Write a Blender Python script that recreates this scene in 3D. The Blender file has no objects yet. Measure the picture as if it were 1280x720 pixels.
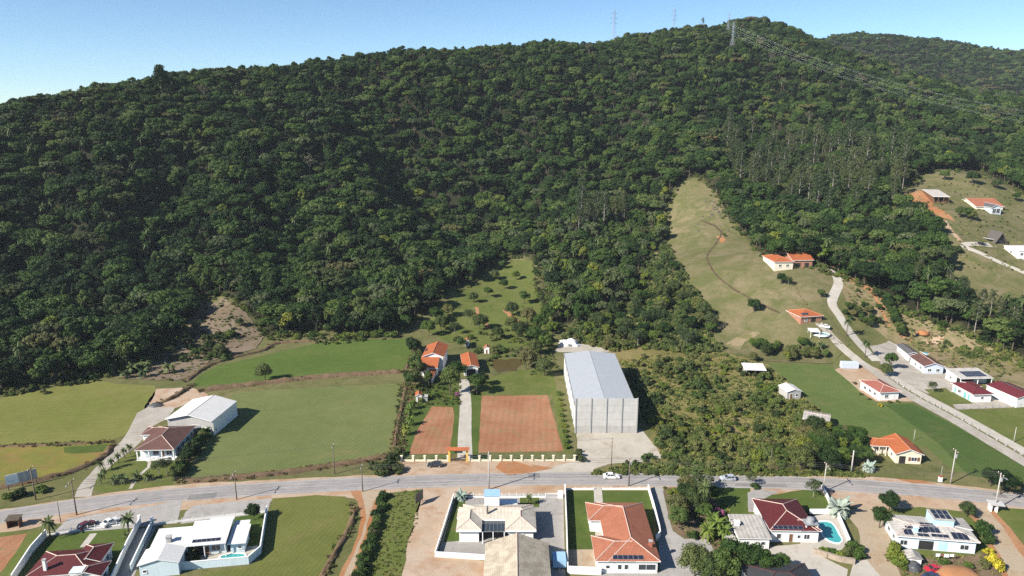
import bpy, bmesh, math, random
import numpy as np
from mathutils import Vector, Matrix, Euler, noise, geometry
from mathutils.bvhtree import BVHTree

random.seed(7)
SC = bpy.context.scene
COL = SC.collection

# ---------------------------------------------------------------- camera, sky, sun, exposure
F_PX, PITCH, CAM_H = 890.0, math.radians(14.0), 100.0      # focal length in photo pixels (1280 wide)
cam_data = bpy.data.cameras.new('camera')
cam_data.sensor_width = 36.0
cam_data.lens = 36.0 * F_PX / 1280.0
cam_data.clip_start = 1.0
cam_data.clip_end = 12000.0
cam = bpy.data.objects.new('camera', cam_data)
COL.objects.link(cam)
cam.location = (0, 0, CAM_H)
cam.rotation_euler = (math.radians(90) - PITCH, 0, 0)
SC.camera = cam

SUN_EL = math.radians(35.0)
LIGHT_DIR = math.radians(32.0)            # light travels towards this angle (from +X towards +Y)
to_sun = Vector((-math.cos(LIGHT_DIR) * math.cos(SUN_EL), -math.sin(LIGHT_DIR) * math.cos(SUN_EL), math.sin(SUN_EL)))
world = bpy.data.worlds.new('World')
SC.world = world
world.use_nodes = True
wn = world.node_tree.nodes
sky_tex = wn.new('ShaderNodeTexSky')
sky_tex.sky_type = 'NISHITA'
sky_tex.sun_disc = False
sky_tex.sun_elevation = SUN_EL
sky_tex.sun_rotation = math.atan2(to_sun.x, to_sun.y)
sky_tex.altitude = 100
sky_tex.air_density = 0.7
sky_tex.dust_density = 0.0
sky_tex.ozone_density = 4.0
sky_tint = wn.new('ShaderNodeMix'); sky_tint.data_type = 'RGBA'; sky_tint.blend_type = 'MULTIPLY'; sky_tint.inputs[0].default_value = 1.0
sky_tint.inputs[7].default_value = (0.93, 1.03, 1.02, 1)
world.node_tree.links.new(sky_tex.outputs[0], sky_tint.inputs[6]); world.node_tree.links.new(sky_tint.outputs[2], wn['Background'].inputs[0])
wn['Background'].inputs[1].default_value = 0.0777

sun_data = bpy.data.lights.new('sun', 'SUN')
sun_data.energy = 5.0
sun_data.angle = math.radians(0.5)
sun_data.color = (1.0, 0.93, 0.83)
sun = bpy.data.objects.new('sun', sun_data)
COL.objects.link(sun)
sun.location = (-300, -200, 400)
sun.rotation_euler = to_sun.to_track_quat('Z', 'Y').to_euler()

SC.view_settings.view_transform = 'Standard'
SC.view_settings.look = 'None'
SC.view_settings.exposure = 0.95
SC.view_settings.gamma = 1.0
SC.view_settings.use_curve_mapping = False
SC.cycles.use_denoising = False
SC.cycles.max_bounces = 6
SC.cycles.diffuse_bounces = 1
SC.cycles.glossy_bounces = 2
SC.cycles.transmission_bounces = 3
SC.cycles.volume_bounces = 0
SC.cycles.transparent_max_bounces = 4

# ---------------------------------------------------------------- pixel rays
CP, SP = math.cos(PITCH), math.sin(PITCH)
def ray(px, py):
    dx, dy = (px - 640.0) / F_PX, -(py - 360.0) / F_PX
    return Vector((dx, CP + dy * SP, -SP + dy * CP))
def P(px, py, z=0.0):                      # where the sight line meets the level z
    r = ray(px, py); t = (z - CAM_H) / r.z
    return Vector((r.x * t, r.y * t, z))
def PY(px, py, Y):                         # point of the sight line at distance Y
    r = ray(px, py); t = Y / r.y
    return Vector((r.x * t, Y, CAM_H + r.z * t))
def to_px(x, y, z):
    zc = y * CP - (z - CAM_H) * SP
    yc = y * SP + (z - CAM_H) * CP
    if zc < 1: return (-9999, -9999)
    return (640 + F_PX * x / zc, 360 - F_PX * yc / zc)
def in_poly(x, y, poly):
    c = False; j = len(poly) - 1
    for i in range(len(poly)):
        xi, yi = poly[i]; xj, yj = poly[j]
        if (yi > y) != (yj > y) and x < (xj - xi) * (y - yi) / (yj - yi) + xi: c = not c
        j = i
    return c

# ---------------------------------------------------------------- materials
MATS = {}
def nd(nt, kind, **kw):
    n = nt.nodes.new(kind)
    for k, v in kw.items(): setattr(n, k, v)
    return n
def base_mat(name, rough=0.8, spec=0.3):
    m = bpy.data.materials.new(name); m.use_nodes = True
    b = m.node_tree.nodes['Principled BSDF']
    b.inputs['Roughness'].default_value = rough
    b.inputs['Specular IOR Level'].default_value = spec
    MATS[name] = m
    return m, m.node_tree, b
def rgb(c): return (c[0], c[1], c[2], 1.0)
def noise_node(nt, scale, detail=4, rough=0.6, coord=None, dist=0.0):
    n = nd(nt, 'ShaderNodeTexNoise'); n.inputs['Scale'].default_value = scale
    n.inputs['Detail'].default_value = detail; n.inputs['Roughness'].default_value = rough
    n.inputs['Distortion'].default_value = dist
    if coord is not None: nt.links.new(coord, n.inputs['Vector'])
    return n
def ramp(nt, fac, stops):
    r = nd(nt, 'ShaderNodeValToRGB'); e = r.color_ramp.elements
    while len(e) < len(stops): e.new(0.5)
    for i, (p, c) in enumerate(stops): e[i].position = p; e[i].color = rgb(c)
    nt.links.new(fac, r.inputs[0]); return r
def mixc(nt, fac, a, b, mode='MIX'):
    m = nd(nt, 'ShaderNodeMix', data_type='RGBA', blend_type=mode)
    if isinstance(fac, (int, float)): m.inputs[0].default_value = fac
    else: nt.links.new(fac, m.inputs[0])
    for s, v in ((6, a), (7, b)):
        if isinstance(v, (tuple, list)): m.inputs[s].default_value = rgb(v)
        else: nt.links.new(v, m.inputs[s])
    return m.outputs[2]
def world_pos(nt): return nd(nt, 'ShaderNodeNewGeometry').outputs['Position']
def bump(nt, b, height, strength, dist):
    n = nd(nt, 'ShaderNodeBump'); n.inputs['Strength'].default_value = strength; n.inputs['Distance'].default_value = dist
    nt.links.new(height, n.inputs['Height']); nt.links.new(n.outputs[0], b.inputs['Normal'])

def ground_mat(name, c1, c2, s1=0.05, c3=None, s2=0.4, amt=0.5, fine=0.25, rough=0.95, bmp=0.3, stripes=None, patch=None):
    """two broad colours, a third in small patches, fine grain; stripes=(angle_deg, period_m, strength)"""
    m, nt, b = base_mat(name, rough, 0.12)
    c1, c2 = [tuple(0.79 * x for x in c) for c in (c1, c2)]
    if c3 is not None: c3 = tuple(0.79 * x for x in c3)
    w = world_pos(nt)
    n1 = noise_node(nt, s1, 5, 0.62, w)
    col = ramp(nt, n1.outputs[0], [(0.38, c1), (0.62, c2)]).outputs[0]
    if c3 is not None:
        n2 = noise_node(nt, s2, 6, 0.7, w, 0.6)
        f = ramp(nt, n2.outputs[0], [(0.62 - 0.3 * amt, (0, 0, 0)), (0.80 - 0.3 * amt, (1, 1, 1))]).outputs[0]
        col = mixc(nt, f, col, c3)
    if stripes:
        ang, per, st = stripes
        mp = nd(nt, 'ShaderNodeMapping'); mp.inputs['Rotation'].default_value = (0, 0, math.radians(-ang))
        nt.links.new(w, mp.inputs['Vector'])
        wv = nd(nt, 'ShaderNodeTexWave', wave_type='BANDS', bands_direction='Y', wave_profile='SIN')
        wv.inputs['Scale'].default_value = 2 * math.pi / (20.0 * per) ; wv.inputs['Distortion'].default_value = 2.6
        wv.inputs['Detail'].default_value = 4; wv.inputs['Detail Scale'].default_value = 0.8
        nt.links.new(mp.outputs[0], wv.inputs['Vector'])
        g = ramp(nt, wv.outputs['Fac'], [(0.1, (1 - st,) * 3), (0.9, (1 + st * .6,) * 3)]).outputs[0]
        col = mixc(nt, 1.0, col, g, 'MULTIPLY')
    n3 = noise_node(nt, 2.2, 5, 0.75, w)
    g = ramp(nt, n3.outputs[0], [(0.25, (1 - fine,) * 3), (0.75, (1 + fine,) * 3)]).outputs[0]
    col = mixc(nt, 1.0, col, g, 'MULTIPLY')
    n4 = noise_node(nt, 0.22, 4, 0.65, w, 0.8)
    g = ramp(nt, n4.outputs[0], [(0.32, (0.92, 0.93, 0.91)), (0.68, (1.07, 1.06, 1.07))]).outputs[0]
    col = mixc(nt, 1.0, col, g, 'MULTIPLY')
    nt.links.new(col, b.inputs['Base Color'])
    if bmp: bump(nt, b, n3.outputs[0], bmp, 0.3)
    return m
def plain_mat(name, c, rough=0.6, spec=0.3, vary=0.12, scale=0.8, metal=0.0, streak=0.0):
    m, nt, b = base_mat(name, rough, spec)
    b.inputs['Metallic'].default_value = metal
    w = world_pos(nt)
    n1 = noise_node(nt, scale, 6, 0.65, w)
    g = ramp(nt, n1.outputs[0], [(0.3, tuple(x * (1 - vary) for x in c)), (0.7, tuple(min(1, x * (1 + vary * .6)) for x in c))]).outputs[0]
    if streak:
        mp = nd(nt, 'ShaderNodeMapping'); mp.inputs['Scale'].default_value = (2.2, 2.2, 0.18)
        nt.links.new(w, mp.inputs['Vector'])
        n2 = noise_node(nt, 1.0, 5, 0.7, mp.outputs[0])
        f = ramp(nt, n2.outputs[0], [(0.50, (0, 0, 0)), (0.75, (streak,) * 3)]).outputs[0]
        g = mixc(nt, f, g, tuple(x * 0.45 for x in c))
    nt.links.new(g, b.inputs['Base Color'])
    return m
def roof_mat(name, c, c_dark, per=0.35, rough=0.75, wear=0.4, rows=True, spec=0.3, rib_c=0.2):
    """tiled roof: ribs down the slope and courses from the mesh's own roof coordinates (UV in metres), weathered patches"""
    m, nt, b = base_mat(name, rough, spec)
    c, c_dark = tuple(0.86 * x for x in c), tuple(0.86 * x for x in c_dark)
    uv = nd(nt, 'ShaderNodeUVMap').outputs[0]
    w = world_pos(nt)
    sx = nd(nt, 'ShaderNodeSeparateXYZ'); nt.links.new(uv, sx.inputs[0])
    def tri(sock, period):
        a = nd(nt, 'ShaderNodeMath', operation='MULTIPLY'); a.inputs[1].default_value = 2 * math.pi / period; nt.links.new(sock, a.inputs[0])
        s = nd(nt, 'ShaderNodeMath', operation='SINE'); nt.links.new(a.outputs[0], s.inputs[0]); return s.outputs[0]
    rib = tri(sx.outputs[0], per)
    n1 = noise_node(nt, 0.45, 6, 0.7, w, 0.4)
    n2 = noise_node(nt, 3.5, 4, 0.7, w)
    col = ramp(nt, n1.outputs[0], [(0.40, c), (0.40 + 0.5 * (1.01 - wear), c_dark)]).outputs[0]
    col = mixc(nt, 1.0, col, ramp(nt, n2.outputs[0], [(0.25, (0.78,) * 3), (0.75, (1.15,) * 3)]).outputs[0], 'MULTIPLY')
    g = ramp(nt, rib, [(0.0, (1 - rib_c,) * 3), (0.6, (1.0 + rib_c * .25,) * 3)]).outputs[0]
    col = mixc(nt, 1.0, col, g, 'MULTIPLY')
    h = rib
    if rows:
        crs = tri(sx.outputs[1], 0.42)
        g2 = ramp(nt, crs, [(0.0, (0.86,) * 3), (0.35, (1.0,) * 3)]).outputs[0]
        col = mixc(nt, 1.0, col, g2, 'MULTIPLY')
    nt.links.new(col, b.inputs['Base Color'])
    bump(nt, b, h, 2.2 * rib_c, 0.05)
    return m
def leaf_mat(name, stops, rough=0.6, trans=0.12, spec=0.2):
    """foliage: colour differs from tree to tree (object random) and a little inside a crown"""
    m, nt, b = base_mat(name, rough, spec)
    oi = nd(nt, 'ShaderNodeObjectInfo')
    col = ramp(nt, oi.outputs['Random'], stops).outputs[0]
    w = world_pos(nt)
    n = noise_node(nt, 0.8, 3, 0.7, w)
    g = ramp(nt, n.outputs[0], [(0.3, (0.62,) * 3), (0.72, (1.35, 1.30, 1.2))]).outputs[0]
    col = mixc(nt, 1.0, col, g, 'MULTIPLY')
    nb = noise_node(nt, 0.02, 3, 0.6, w)
    g2 = ramp(nt, nb.outputs[0], [(0.35, (0.85, 0.95, 0.95)), (0.65, (1.12, 1.08, 0.95))]).outputs[0]
    col = mixc(nt, 1.0, col, g2, 'MULTIPLY')
    nt.links.new(col, b.inputs['Base Color'])
    t = nd(nt, 'ShaderNodeBsdfTranslucent'); nt.links.new(col, t.inputs[0])
    mx = nd(nt, 'ShaderNodeMixShader'); mx.inputs[0].default_value = trans
    out = nt.nodes['Material Output']
    nt.links.new(b.outputs[0], mx.inputs[1]); nt.links.new(t.outputs[0], mx.inputs[2]); nt.links.new(mx.outputs[0], out.inputs[0])
    return m

# foliage
G1, G2, G3, G4 = (0.030, 0.052, 0.016), (0.042, 0.070, 0.020), (0.062, 0.090, 0.028), (0.085, 0.095, 0.034)
leaf_mat('leaf_forest', [(0.0, (0.012, 0.029, 0.008)), (0.22, (0.021, 0.046, 0.011)), (0.48, (0.033, 0.068, 0.014)), (0.7, (0.048, 0.090, 0.019)), (0.86, (0.067, 0.112, 0.026)), (1.0, (0.100, 0.134, 0.040))])
leaf_mat('leaf_thicket', [(0.0, (0.056, 0.088, 0.024)), (0.5, (0.092, 0.124, 0.034)), (1.0, (0.150, 0.155, 0.058))])
leaf_mat('leaf_silver', [(0.0, (0.068, 0.095, 0.042)), (1.0, (0.105, 0.130, 0.062))])
leaf_mat('leaf_deep', [(0.0, (0.010, 0.024, 0.009)), (1.0, (0.024, 0.050, 0.014))])
leaf_mat('leaf_olive', [(0.0, (0.050, 0.072, 0.026)), (0.5, (0.080, 0.098, 0.034)), (0.9, (0.115, 0.118, 0.045)), (1.0, (0.140, 0.105, 0.055))])
leaf_mat('leaf_euca', [(0.0, (0.042, 0.066, 0.026)), (0.6, (0.062, 0.086, 0.032)), (1.0, (0.088, 0.105, 0.042))])
leaf_mat('leaf_fresh', [(0.0, (0.070, 0.115, 0.022)), (0.6, (0.105, 0.150, 0.026)), (1.0, (0.160, 0.180, 0.030))])
leaf_mat('leaf_palm', [(0.0, (0.050, 0.080, 0.028)), (1.0, (0.085, 0.110, 0.036))])
leaf_mat('leaf_scrub', [(0.0, (0.032, 0.052, 0.018)), (0.4, (0.054, 0.078, 0.024)), (0.75, (0.090, 0.110, 0.036)), (1.0, (0.125, 0.120, 0.052))])
leaf_mat('leaf_yellow', [(0.0, (0.42, 0.36, 0.03)), (1.0, (0.50, 0.42, 0.04))])
leaf_mat('leaf_agave', [(0.0, (0.21, 0.28, 0.27)), (1.0, (0.29, 0.35, 0.34))])
leaf_mat('leaf_purple', [(0.0, (0.30, 0.10, 0.22)), (1.0, (0.36, 0.14, 0.28))])
leaf_mat('leaf_magenta', [(0.0, (0.34, 0.03, 0.12)), (1.0, (0.38, 0.04, 0.15))])
leaf_mat('leaf_bare', [(0.0, (0.085, 0.080, 0.052)), (1.0, (0.14, 0.125, 0.085))])
leaf_mat('grass_tuft', [(0.0, (0.095, 0.135, 0.034)), (0.5, (0.150, 0.178, 0.050)), (1.0, (0.235, 0.215, 0.085))])
leaf_mat('brush_dry', [(0.0, (0.115, 0.075, 0.048)), (0.6, (0.175, 0.12, 0.075)), (1.0, (0.12, 0.12, 0.05))])
plain_mat('bark', (0.10, 0.08, 0.06), 0.9, 0.1, 0.3, 2.0)
plain_mat('bark_pale', (0.26, 0.24, 0.21), 0.85, 0.15, 0.3, 1.5)
# ---------------------------------------------------------------- object helpers
def tag(o, label=None, cat=None, group=None, kind=None):
    if label: o['label'] = label
    if cat: o['category'] = cat
    if group: o['group'] = group
    if kind: o['kind'] = kind
    return o
def empty(name, loc=(0, 0, 0), rz=0.0, label=None, cat=None, group=None):
    o = bpy.data.objects.new(name, None); COL.objects.link(o)
    o.location = loc; o.rotation_euler = (0, 0, rz); o.empty_display_size = 0.5
    return tag(o, label, cat, group)
def link_mesh(name, me, parent=None, loc=None, rot=None, scale=None):
    o = bpy.data.objects.new(name, me); COL.objects.link(o)
    if parent is not None: o.parent = parent
    if loc is not None: o.location = loc
    if rot is not None: o.rotation_euler = rot
    if scale is not None: o.scale = scale
    return o
def copy_tree(o, parent=None):
    c = o.copy(); COL.objects.link(c)
    c.parent = parent
    for ch in o.children: copy_tree(ch, c)
    return c
class MB:
    """collects faces (each with a material slot and optional uv)"""
    def __init__(s): s.v = []; s.f = []; s.m = []; s.uv = []; s.smooth = False
    def add(s, verts, faces, mi=0, uvs=None):
        b = len(s.v); s.v += [tuple(p) for p in verts]
        for i, f in enumerate(faces):
            s.f.append(tuple(b + k for k in f)); s.m.append(mi); s.uv.append(uvs[i] if uvs else None)
        return s
    def box(s, c, size, mi=0, rz=0.0, rx=0.0, ry=0.0):
        hx, hy, hz = size[0] / 2, size[1] / 2, size[2] / 2
        R = Euler((rx, ry, rz)).to_matrix(); c = Vector(c)
        vs = [c + R @ Vector((x * hx, y * hy, z * hz)) for z in (-1, 1) for y in (-1, 1) for x in (-1, 1)]
        return s.add(vs, [(0, 2, 3, 1), (4, 5, 7, 6), (0, 1, 5, 4), (2, 6, 7, 3), (0, 4, 6, 2), (1, 3, 7, 5)], mi)
    def b2(s, x0, y0, z0, x1, y1, z1, mi=0):
        return s.box(((x0 + x1) / 2, (y0 + y1) / 2, (z0 + z1) / 2), (x1 - x0, y1 - y0, z1 - z0), mi)
    def tube(s, pts, radii, n=8, mi=0, cap=True):
        pts = [Vector(p) for p in pts]; rings = []
        for i, p in enumerate(pts):
            d = (pts[min(i + 1, len(pts) - 1)] - pts[max(i - 1, 0)]).normalized()
            a = d.orthogonal().normalized() if abs(d.z) < 0.99 else Vector((1, 0, 0))
            b = d.cross(a).normalized()
            r = radii[i] if isinstance(radii, (list, tuple)) else radii
            rings.append([p + (a * math.cos(2 * math.pi * k / n) + b * math.sin(2 * math.pi * k / n)) * r for k in range(n)])
        vs = [v for r in rings for v in r]; fs = []
        for i in range(len(pts) - 1):
            for k in range(n):
                fs.append((i * n + k, i * n + (k + 1) % n, (i + 1) * n + (k + 1) % n, (i + 1) * n + k))
        if cap: fs += [tuple(range(n))[::-1], tuple((len(pts) - 1) * n + k for k in range(n))]
        return s.add(vs, fs, mi)
    def bar(s, a, b, w, mi=0): return s.tube([a, b], w / 2, 4, mi)
    def prism(s, poly, z0, z1, mi=0):
        n = len(poly)
        vs = [(x, y, z0) for x, y in poly] + [(x, y, z1) for x, y in poly]
        return s.add(vs, [tuple(range(n))[::-1], tuple(range(n, 2 * n))] + [(i, (i + 1) % n, n + (i + 1) % n, n + i) for i in range(n)], mi)
    def mesh(s, name, mats):
        me = bpy.data.meshes.new(name); me.from_pydata(s.v, [], s.f)
        for m in (mats if isinstance(mats, (list, tuple)) else [mats]): me.materials.append(MATS[m])
        if any(s.m): me.polygons.foreach_set('material_index', s.m)
        if any(u is not None for u in s.uv):
            ul = me.uv_layers.new(name='UVMap'); k = 0
            for pi, f in enumerate(s.f):
                for j in range(len(f)):
                    if s.uv[pi]: ul.data[k].uv = s.uv[pi][j]
                    k += 1
        if s.smooth: me.polygons.foreach_set('use_smooth', [True] * len(me.polygons))
        me.update(); return me
    def build(s, name, mats, parent=None, loc=None, rot=None):
        return link_mesh(name, s.mesh(name, mats), parent, loc, rot)

# ---------------------------------------------------------------- terrain
def terrain_points():
    pts = []
    sky = [(-700, 160, 400), (-400, 150, 420), (-150, 140, 430), (0, 129, 450), (100, 110, 480), (200, 93, 515), (300, 79, 555), (400, 66, 600), (500, 54, 640),
           (600, 48, 680), (700, 44, 730), (800, 36, 780), (860, 29, 830), (930, 18, 870), (980, 27, 870), (1030, 42, 850), (1087, 65, 830),
           (1140, 87, 810), (1220, 102, 790), (1280, 108, 780), (1400, 117, 760), (1700, 127, 740)]
    for px, py, Y in sky:
        p = PY(px, py, Y); p.z -= 13.0 if px < 1000 else 18.0; pts.append(p)
        k = 1 + 170.0 / Y; pts.append(Vector((p.x * k, p.y * k, max(p.z - 42, 5))))
    for px, py in [(1000, 58), (1040, 44), (1070, 38), (1110, 41), (1170, 47), (1230, 59), (1280, 61), (1450, 60), (1700, 80)]:
        p = PY(px, py, 1350); p.z -= 9; pts.append(p)
        pts.append(Vector((p.x * 1.25, p.y * 1.25, p.z - 80)))
        pts.append(Vector((p.x * 0.78, p.y * 0.78, 92)))
    for px, py in [(-600, 500), (-300, 500), (-100, 492), (0, 488), (110, 470), (180, 455), (240, 436), (330, 424), (420, 424), (500, 420), (560, 413), (640, 420),
                   (700, 424), (770, 420), (850, 432), (920, 445), (1000, 442), (1060, 434), (1120, 434), (1180, 442), (1240, 455), (1280, 470), (1400, 500), (1700, 520)]:
        pts.append(P(px, py))
    for py in (530, 620, 720):
        for px in range(-500, 1801, 230):
            p = P(px, py); p.z = -9; pts.append(p)
    for x in (-600, -200, 200, 600): pts.append(Vector((x, -150, -9)))
    for px, py, Y, dz in [(600, 362, 370, 0), (622, 322, 418, 0), (562, 382, 343, 0), (605, 262, 485, 10), (270, 385, 325, 0), (240, 372, 335, 6),
                          (870, 228, 478, 0), (850, 245, 460, 0), (895, 300, 402, 0), (860, 350, 350, 0), (930, 380, 322, 0), (940, 420, 297, 0), (990, 332, 342, 0), (1040, 340, 335, 0),
                          (1010, 400, 294, 0), (1050, 380, 308, 0), (1080, 410, 288, 0), (965, 318, 354, 0), (1000, 200, 520, 15), (760, 330, 385, 6), (720, 380, 338, 3),
                          (1180, 252, 420, 0), (1240, 264, 410, 0), (1250, 309, 370, 0), (1200, 332, 350, 0), (1160, 290, 378, 0), (1215, 218, 470, 0), (1280, 245, 440, 0),
                          (1280, 345, 340, 0), (1280, 400, 304, 0), (1200, 400, 300, 0), (1150, 380, 312, 0), (1280, 180, 560, 12), (1110, 300, 380, 12)]:
        p = PY(px, py, Y); p.z -= dz; pts.append(p)
    return np.array([tuple(p) for p in pts])
_tp = terrain_points()
_xy = _tp[:, :2] / 100.0
def _phi(d): return np.sqrt(d * d + 0.04)
_n = len(_tp)
_A = _phi(np.linalg.norm(_xy[:, None] - _xy[None], axis=2)) - np.eye(_n) * 0.02
_Pm = np.hstack([np.ones((_n, 1)), _xy])
_M = np.block([[_A, _Pm], [_Pm.T, np.zeros((3, 3))]])
_w = np.linalg.solve(_M, np.concatenate([_tp[:, 2], np.zeros(3)]))
def terrain_height(x, y):
    q = np.stack([x, y], -1).reshape(-1, 2) / 100.0
    out = np.zeros(len(q))
    for i in range(0, len(q), 20000):
        c = q[i:i + 20000]
        out[i:i + 20000] = _phi(np.linalg.norm(c[:, None] - _xy[None], axis=2)) @ _w[:_n] + _w[_n] + c @ _w[_n + 1:]
    return out.reshape(x.shape)
def base_hit(px, py):
    r = ray(px, py); Yv = np.arange(200.0, 900.0, 3.0); t = Yv / r.y
    below = np.nonzero(CAM_H + r.z * t <= np.maximum(terrain_height(r.x * t, Yv), 0))[0]
    k = below[0] if len(below) else len(Yv) - 1
    return float(r.x * t[k]), float(Yv[k])
GULLIES = [([(608, 330), (585, 292), (530, 232), (480, 172), (450, 118), (440, 92)], 26, 30), ([(238, 378), (205, 322), (198, 255), (232, 190), (262, 140)], 24, 28), ([(118, 468), (62, 395), (28, 310), (34, 225), (60, 160)], 24, 30),
           ([(806, 322), (792, 260), (764, 195), (744, 130), (738, 84)], 22, 28), ([(430, 418), (400, 340), (372, 262), (362, 190)], 18, 24), ([(968, 250), (960, 190), (968, 130), (980, 80)], 18, 28), ([(690, 300), (672, 240), (640, 180), (612, 120)], 16, 22), ([(1220, 190), (1160, 160), (1110, 130), (1070, 95)], 16, 26)]
def build_terrain():
    xs = np.concatenate([np.arange(-1900, -700, 40), np.arange(-700, 1000, 6.0), np.arange(1000, 2200, 40)])
    ys = np.concatenate([np.arange(-400, 100, 40), np.arange(100, 1000, 6.0), np.arange(1000, 2000, 20), np.arange(2000, 3401, 100)])
    X, Y = np.meshgrid(xs, ys)
    Z = terrain_height(X, Y)
    Z = np.where(Z > 0, Z, 0)
    Z = np.where(Z < 3, Z * Z / 6.0, Z - 1.5)             # soft foot of the slope
    amp = np.clip(Z * 0.14, 0, 5.5)
    nz = np.zeros_like(Z)
    for i in range(Z.shape[0]):
        for j in range(Z.shape[1]):
            if Z[i, j] > 0.2: nz[i, j] = noise.fractal(Vector((X[i, j] / 85.0, Y[i, j] / 85.0, 3.3)), 1.0, 2.0, 3)
    carve = np.zeros_like(Z)
    for line, dep, wid in GULLIES:                       # folds running down the hillside
        pts = [base_hit(px, py) for px, py in line]
        d2 = np.full(Z.shape, 1e9); tt = np.zeros_like(Z)
        for k in range(len(pts) - 1):
            (ax, ay), (bx, by) = pts[k], pts[k + 1]; L2 = (bx - ax) ** 2 + (by - ay) ** 2
            t = np.clip(((X - ax) * (bx - ax) + (Y - ay) * (by - ay)) / L2, 0, 1)
            d = (X - ax - t * (bx - ax)) ** 2 + (Y - ay - t * (by - ay)) ** 2
            m = d < d2; d2 = np.where(m, d, d2); tt = np.where(m, (k + t) / (len(pts) - 1), tt)
        carve = np.maximum(carve, dep * np.exp(-d2 / (wid * wid)) * np.sin(np.pi * np.clip(tt * .92 + .04, 0, 1)))
    Z = np.maximum(Z + amp * nz - np.minimum(carve, Z * .55), 0)
    ny, nx = Z.shape
    v = np.stack([X, Y, Z], -1).reshape(-1, 3)
    idx = np.arange(ny * nx).reshape(ny, nx)
    f = np.stack([idx[:-1, :-1], idx[:-1, 1:], idx[1:, 1:], idx[1:, :-1]], -1).reshape(-1, 4)
    me = bpy.data.meshes.new('ground')
    vl = v.tolist(); fl = f.tolist()
    me.from_pydata(vl, [], fl)
    me.polygons.foreach_set('use_smooth', [True] * len(fl))
    me.update()
    return me, BVHTree.FromPolygons(vl, fl)
ground_mat('ground_mix', (0.140, 0.145, 0.052), (0.195, 0.178, 0.080), 0.03, (0.100, 0.115, 0.038), 0.12, 0.5, 0.3)
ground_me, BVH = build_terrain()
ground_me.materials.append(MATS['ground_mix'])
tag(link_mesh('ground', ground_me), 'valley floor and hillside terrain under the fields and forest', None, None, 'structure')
def gz(x, y):
    h = BVH.ray_cast(Vector((x, y, 900)), Vector((0, 0, -1)))
    return h[0].z if h[0] else 0.0
def T(px, py):                              # where the sight line meets the terrain
    h = BVH.ray_cast(Vector((0, 0, CAM_H)), ray(px, py).normalized())
    return h[0].copy() if h[0] else P(px, py)
# ---------------------------------------------------------------- plants: shared meshes
def crown_mesh(name, seed, R, H, lobes, per_lobe, leaf, mat, z0=0.0, flat=0.0, bark=None, trunk_r=0.22, sparse=False, core=0.80, lr=(0.27, 0.46)):
    """crown of many lobes, each a rough core covered with leaf-sized faces; z0 = height of the crown's foot; the trunk is added when bark is given"""
    rnd = random.Random(seed); mb = MB()
    cz = z0 + H * 0.5
    ic = bmesh.new(); bmesh.ops.create_icosphere(ic, subdivisions=1, radius=1.0)
    iv = [v.co.copy() for v in ic.verts]; ifc = [tuple(v.index for v in f.verts) for f in ic.faces]; ic.free()
    lob = []
    for i in range(lobes):
        for _ in range(30):
            u = rnd.uniform(-0.55, 1.0); a = rnd.uniform(0, 2 * math.pi); s = math.sqrt(max(0, 1 - u * u))
            k = rnd.uniform(0.55, 0.82)
            c = Vector((math.cos(a) * s * R * k, math.sin(a) * s * R * k, cz + u * H * 0.5 * k * (1 - flat * 0.4)))
            r = rnd.uniform(lr[0], lr[1]) * min(R, H * 0.75)
            if all((c - d).length > 0.55 * min(r, e) for d, e in lob): break
        lob.append((c, r))
    for c, r in lob:
        zs = rnd.uniform(0.7, 0.95)
        jit = [rnd.uniform(0.78, 1.05) for _ in iv]
        if not sparse:
            mb.add([c + Vector((v.x * r * core * j, v.y * r * core * j, v.z * r * core * j * zs)) for v, j in zip(iv, jit)], ifc, 0)
        for _ in range(per_lobe):
            u = rnd.uniform(-0.6, 1.0); a = rnd.uniform(0, 2 * math.pi); s = math.sqrt(max(0, 1 - u * u))
            n = Vector((math.cos(a) * s, math.sin(a) * s, u))
            p = c + Vector((n.x * r, n.y * r, n.z * r * zs)) * rnd.uniform(0.75, 1.12)
            nn = (n + Vector((rnd.gauss(0, .55), rnd.gauss(0, .55), rnd.gauss(0.15, .45)))).normalized()
            t = nn.orthogonal().normalized(); t.rotate(Matrix.Rotation(rnd.uniform(0, 6.28), 3, nn)); b = nn.cross(t)
            l = leaf * rnd.uniform(0.6, 1.3); w = l * rnd.uniform(0.5, 0.9)
            mb.add([p - t * l * .5, p + b * w * .5 + nn * 0.1 * l, p + t * l * .5, p - b * w * .5 + nn * .1 * l], [(0, 1, 2, 3)], 0)
    if not bark: return mb.mesh(name, [mat])
    tb = MB(); trunk_into(tb, rnd, cz, R, trunk_r, 0, lob)
    both = MB(); both.add(mb.v, mb.f, 0); both.add(tb.v, tb.f, 1)
    return mb.mesh(name + '_crown', [mat]), tb.mesh(name + '_trunk', [bark]), both.mesh(name, [mat, bark])
def trunk_into(mb, rnd, top, R, r0, mi, lob=None, n=6):
    x, y = rnd.uniform(-.3, .3), rnd.uniform(-.3, .3)
    mid = Vector((x, y, top * 0.55))
    mb.tube([(0, 0, -1.0), (0, 0, 0.0), mid, (x * 1.6, y * 1.6, top)], [r0 * 1.25, r0, r0 * .75, r0 * .4], n, mi)
    ends = [c for c, r in lob[:5]] if lob else [Vector((math.cos(a) * R * .6, math.sin(a) * R * .6, top * rnd.uniform(.9, 1.15))) for a in (0.4, 1.9, 3.1, 4.6)]
    for e in ends: mb.tube([mid, mid.lerp(Vector(e), .5) + Vector((0, 0, -.2)), e], [r0 * .5, r0 * .35, r0 * .15], 5, mi)
def trunk_mesh(name, seed, top, R, r0, mat):
    mb = MB(); trunk_into(mb, random.Random(seed), top, R, r0, 0); return mb.mesh(name, [mat])
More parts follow.
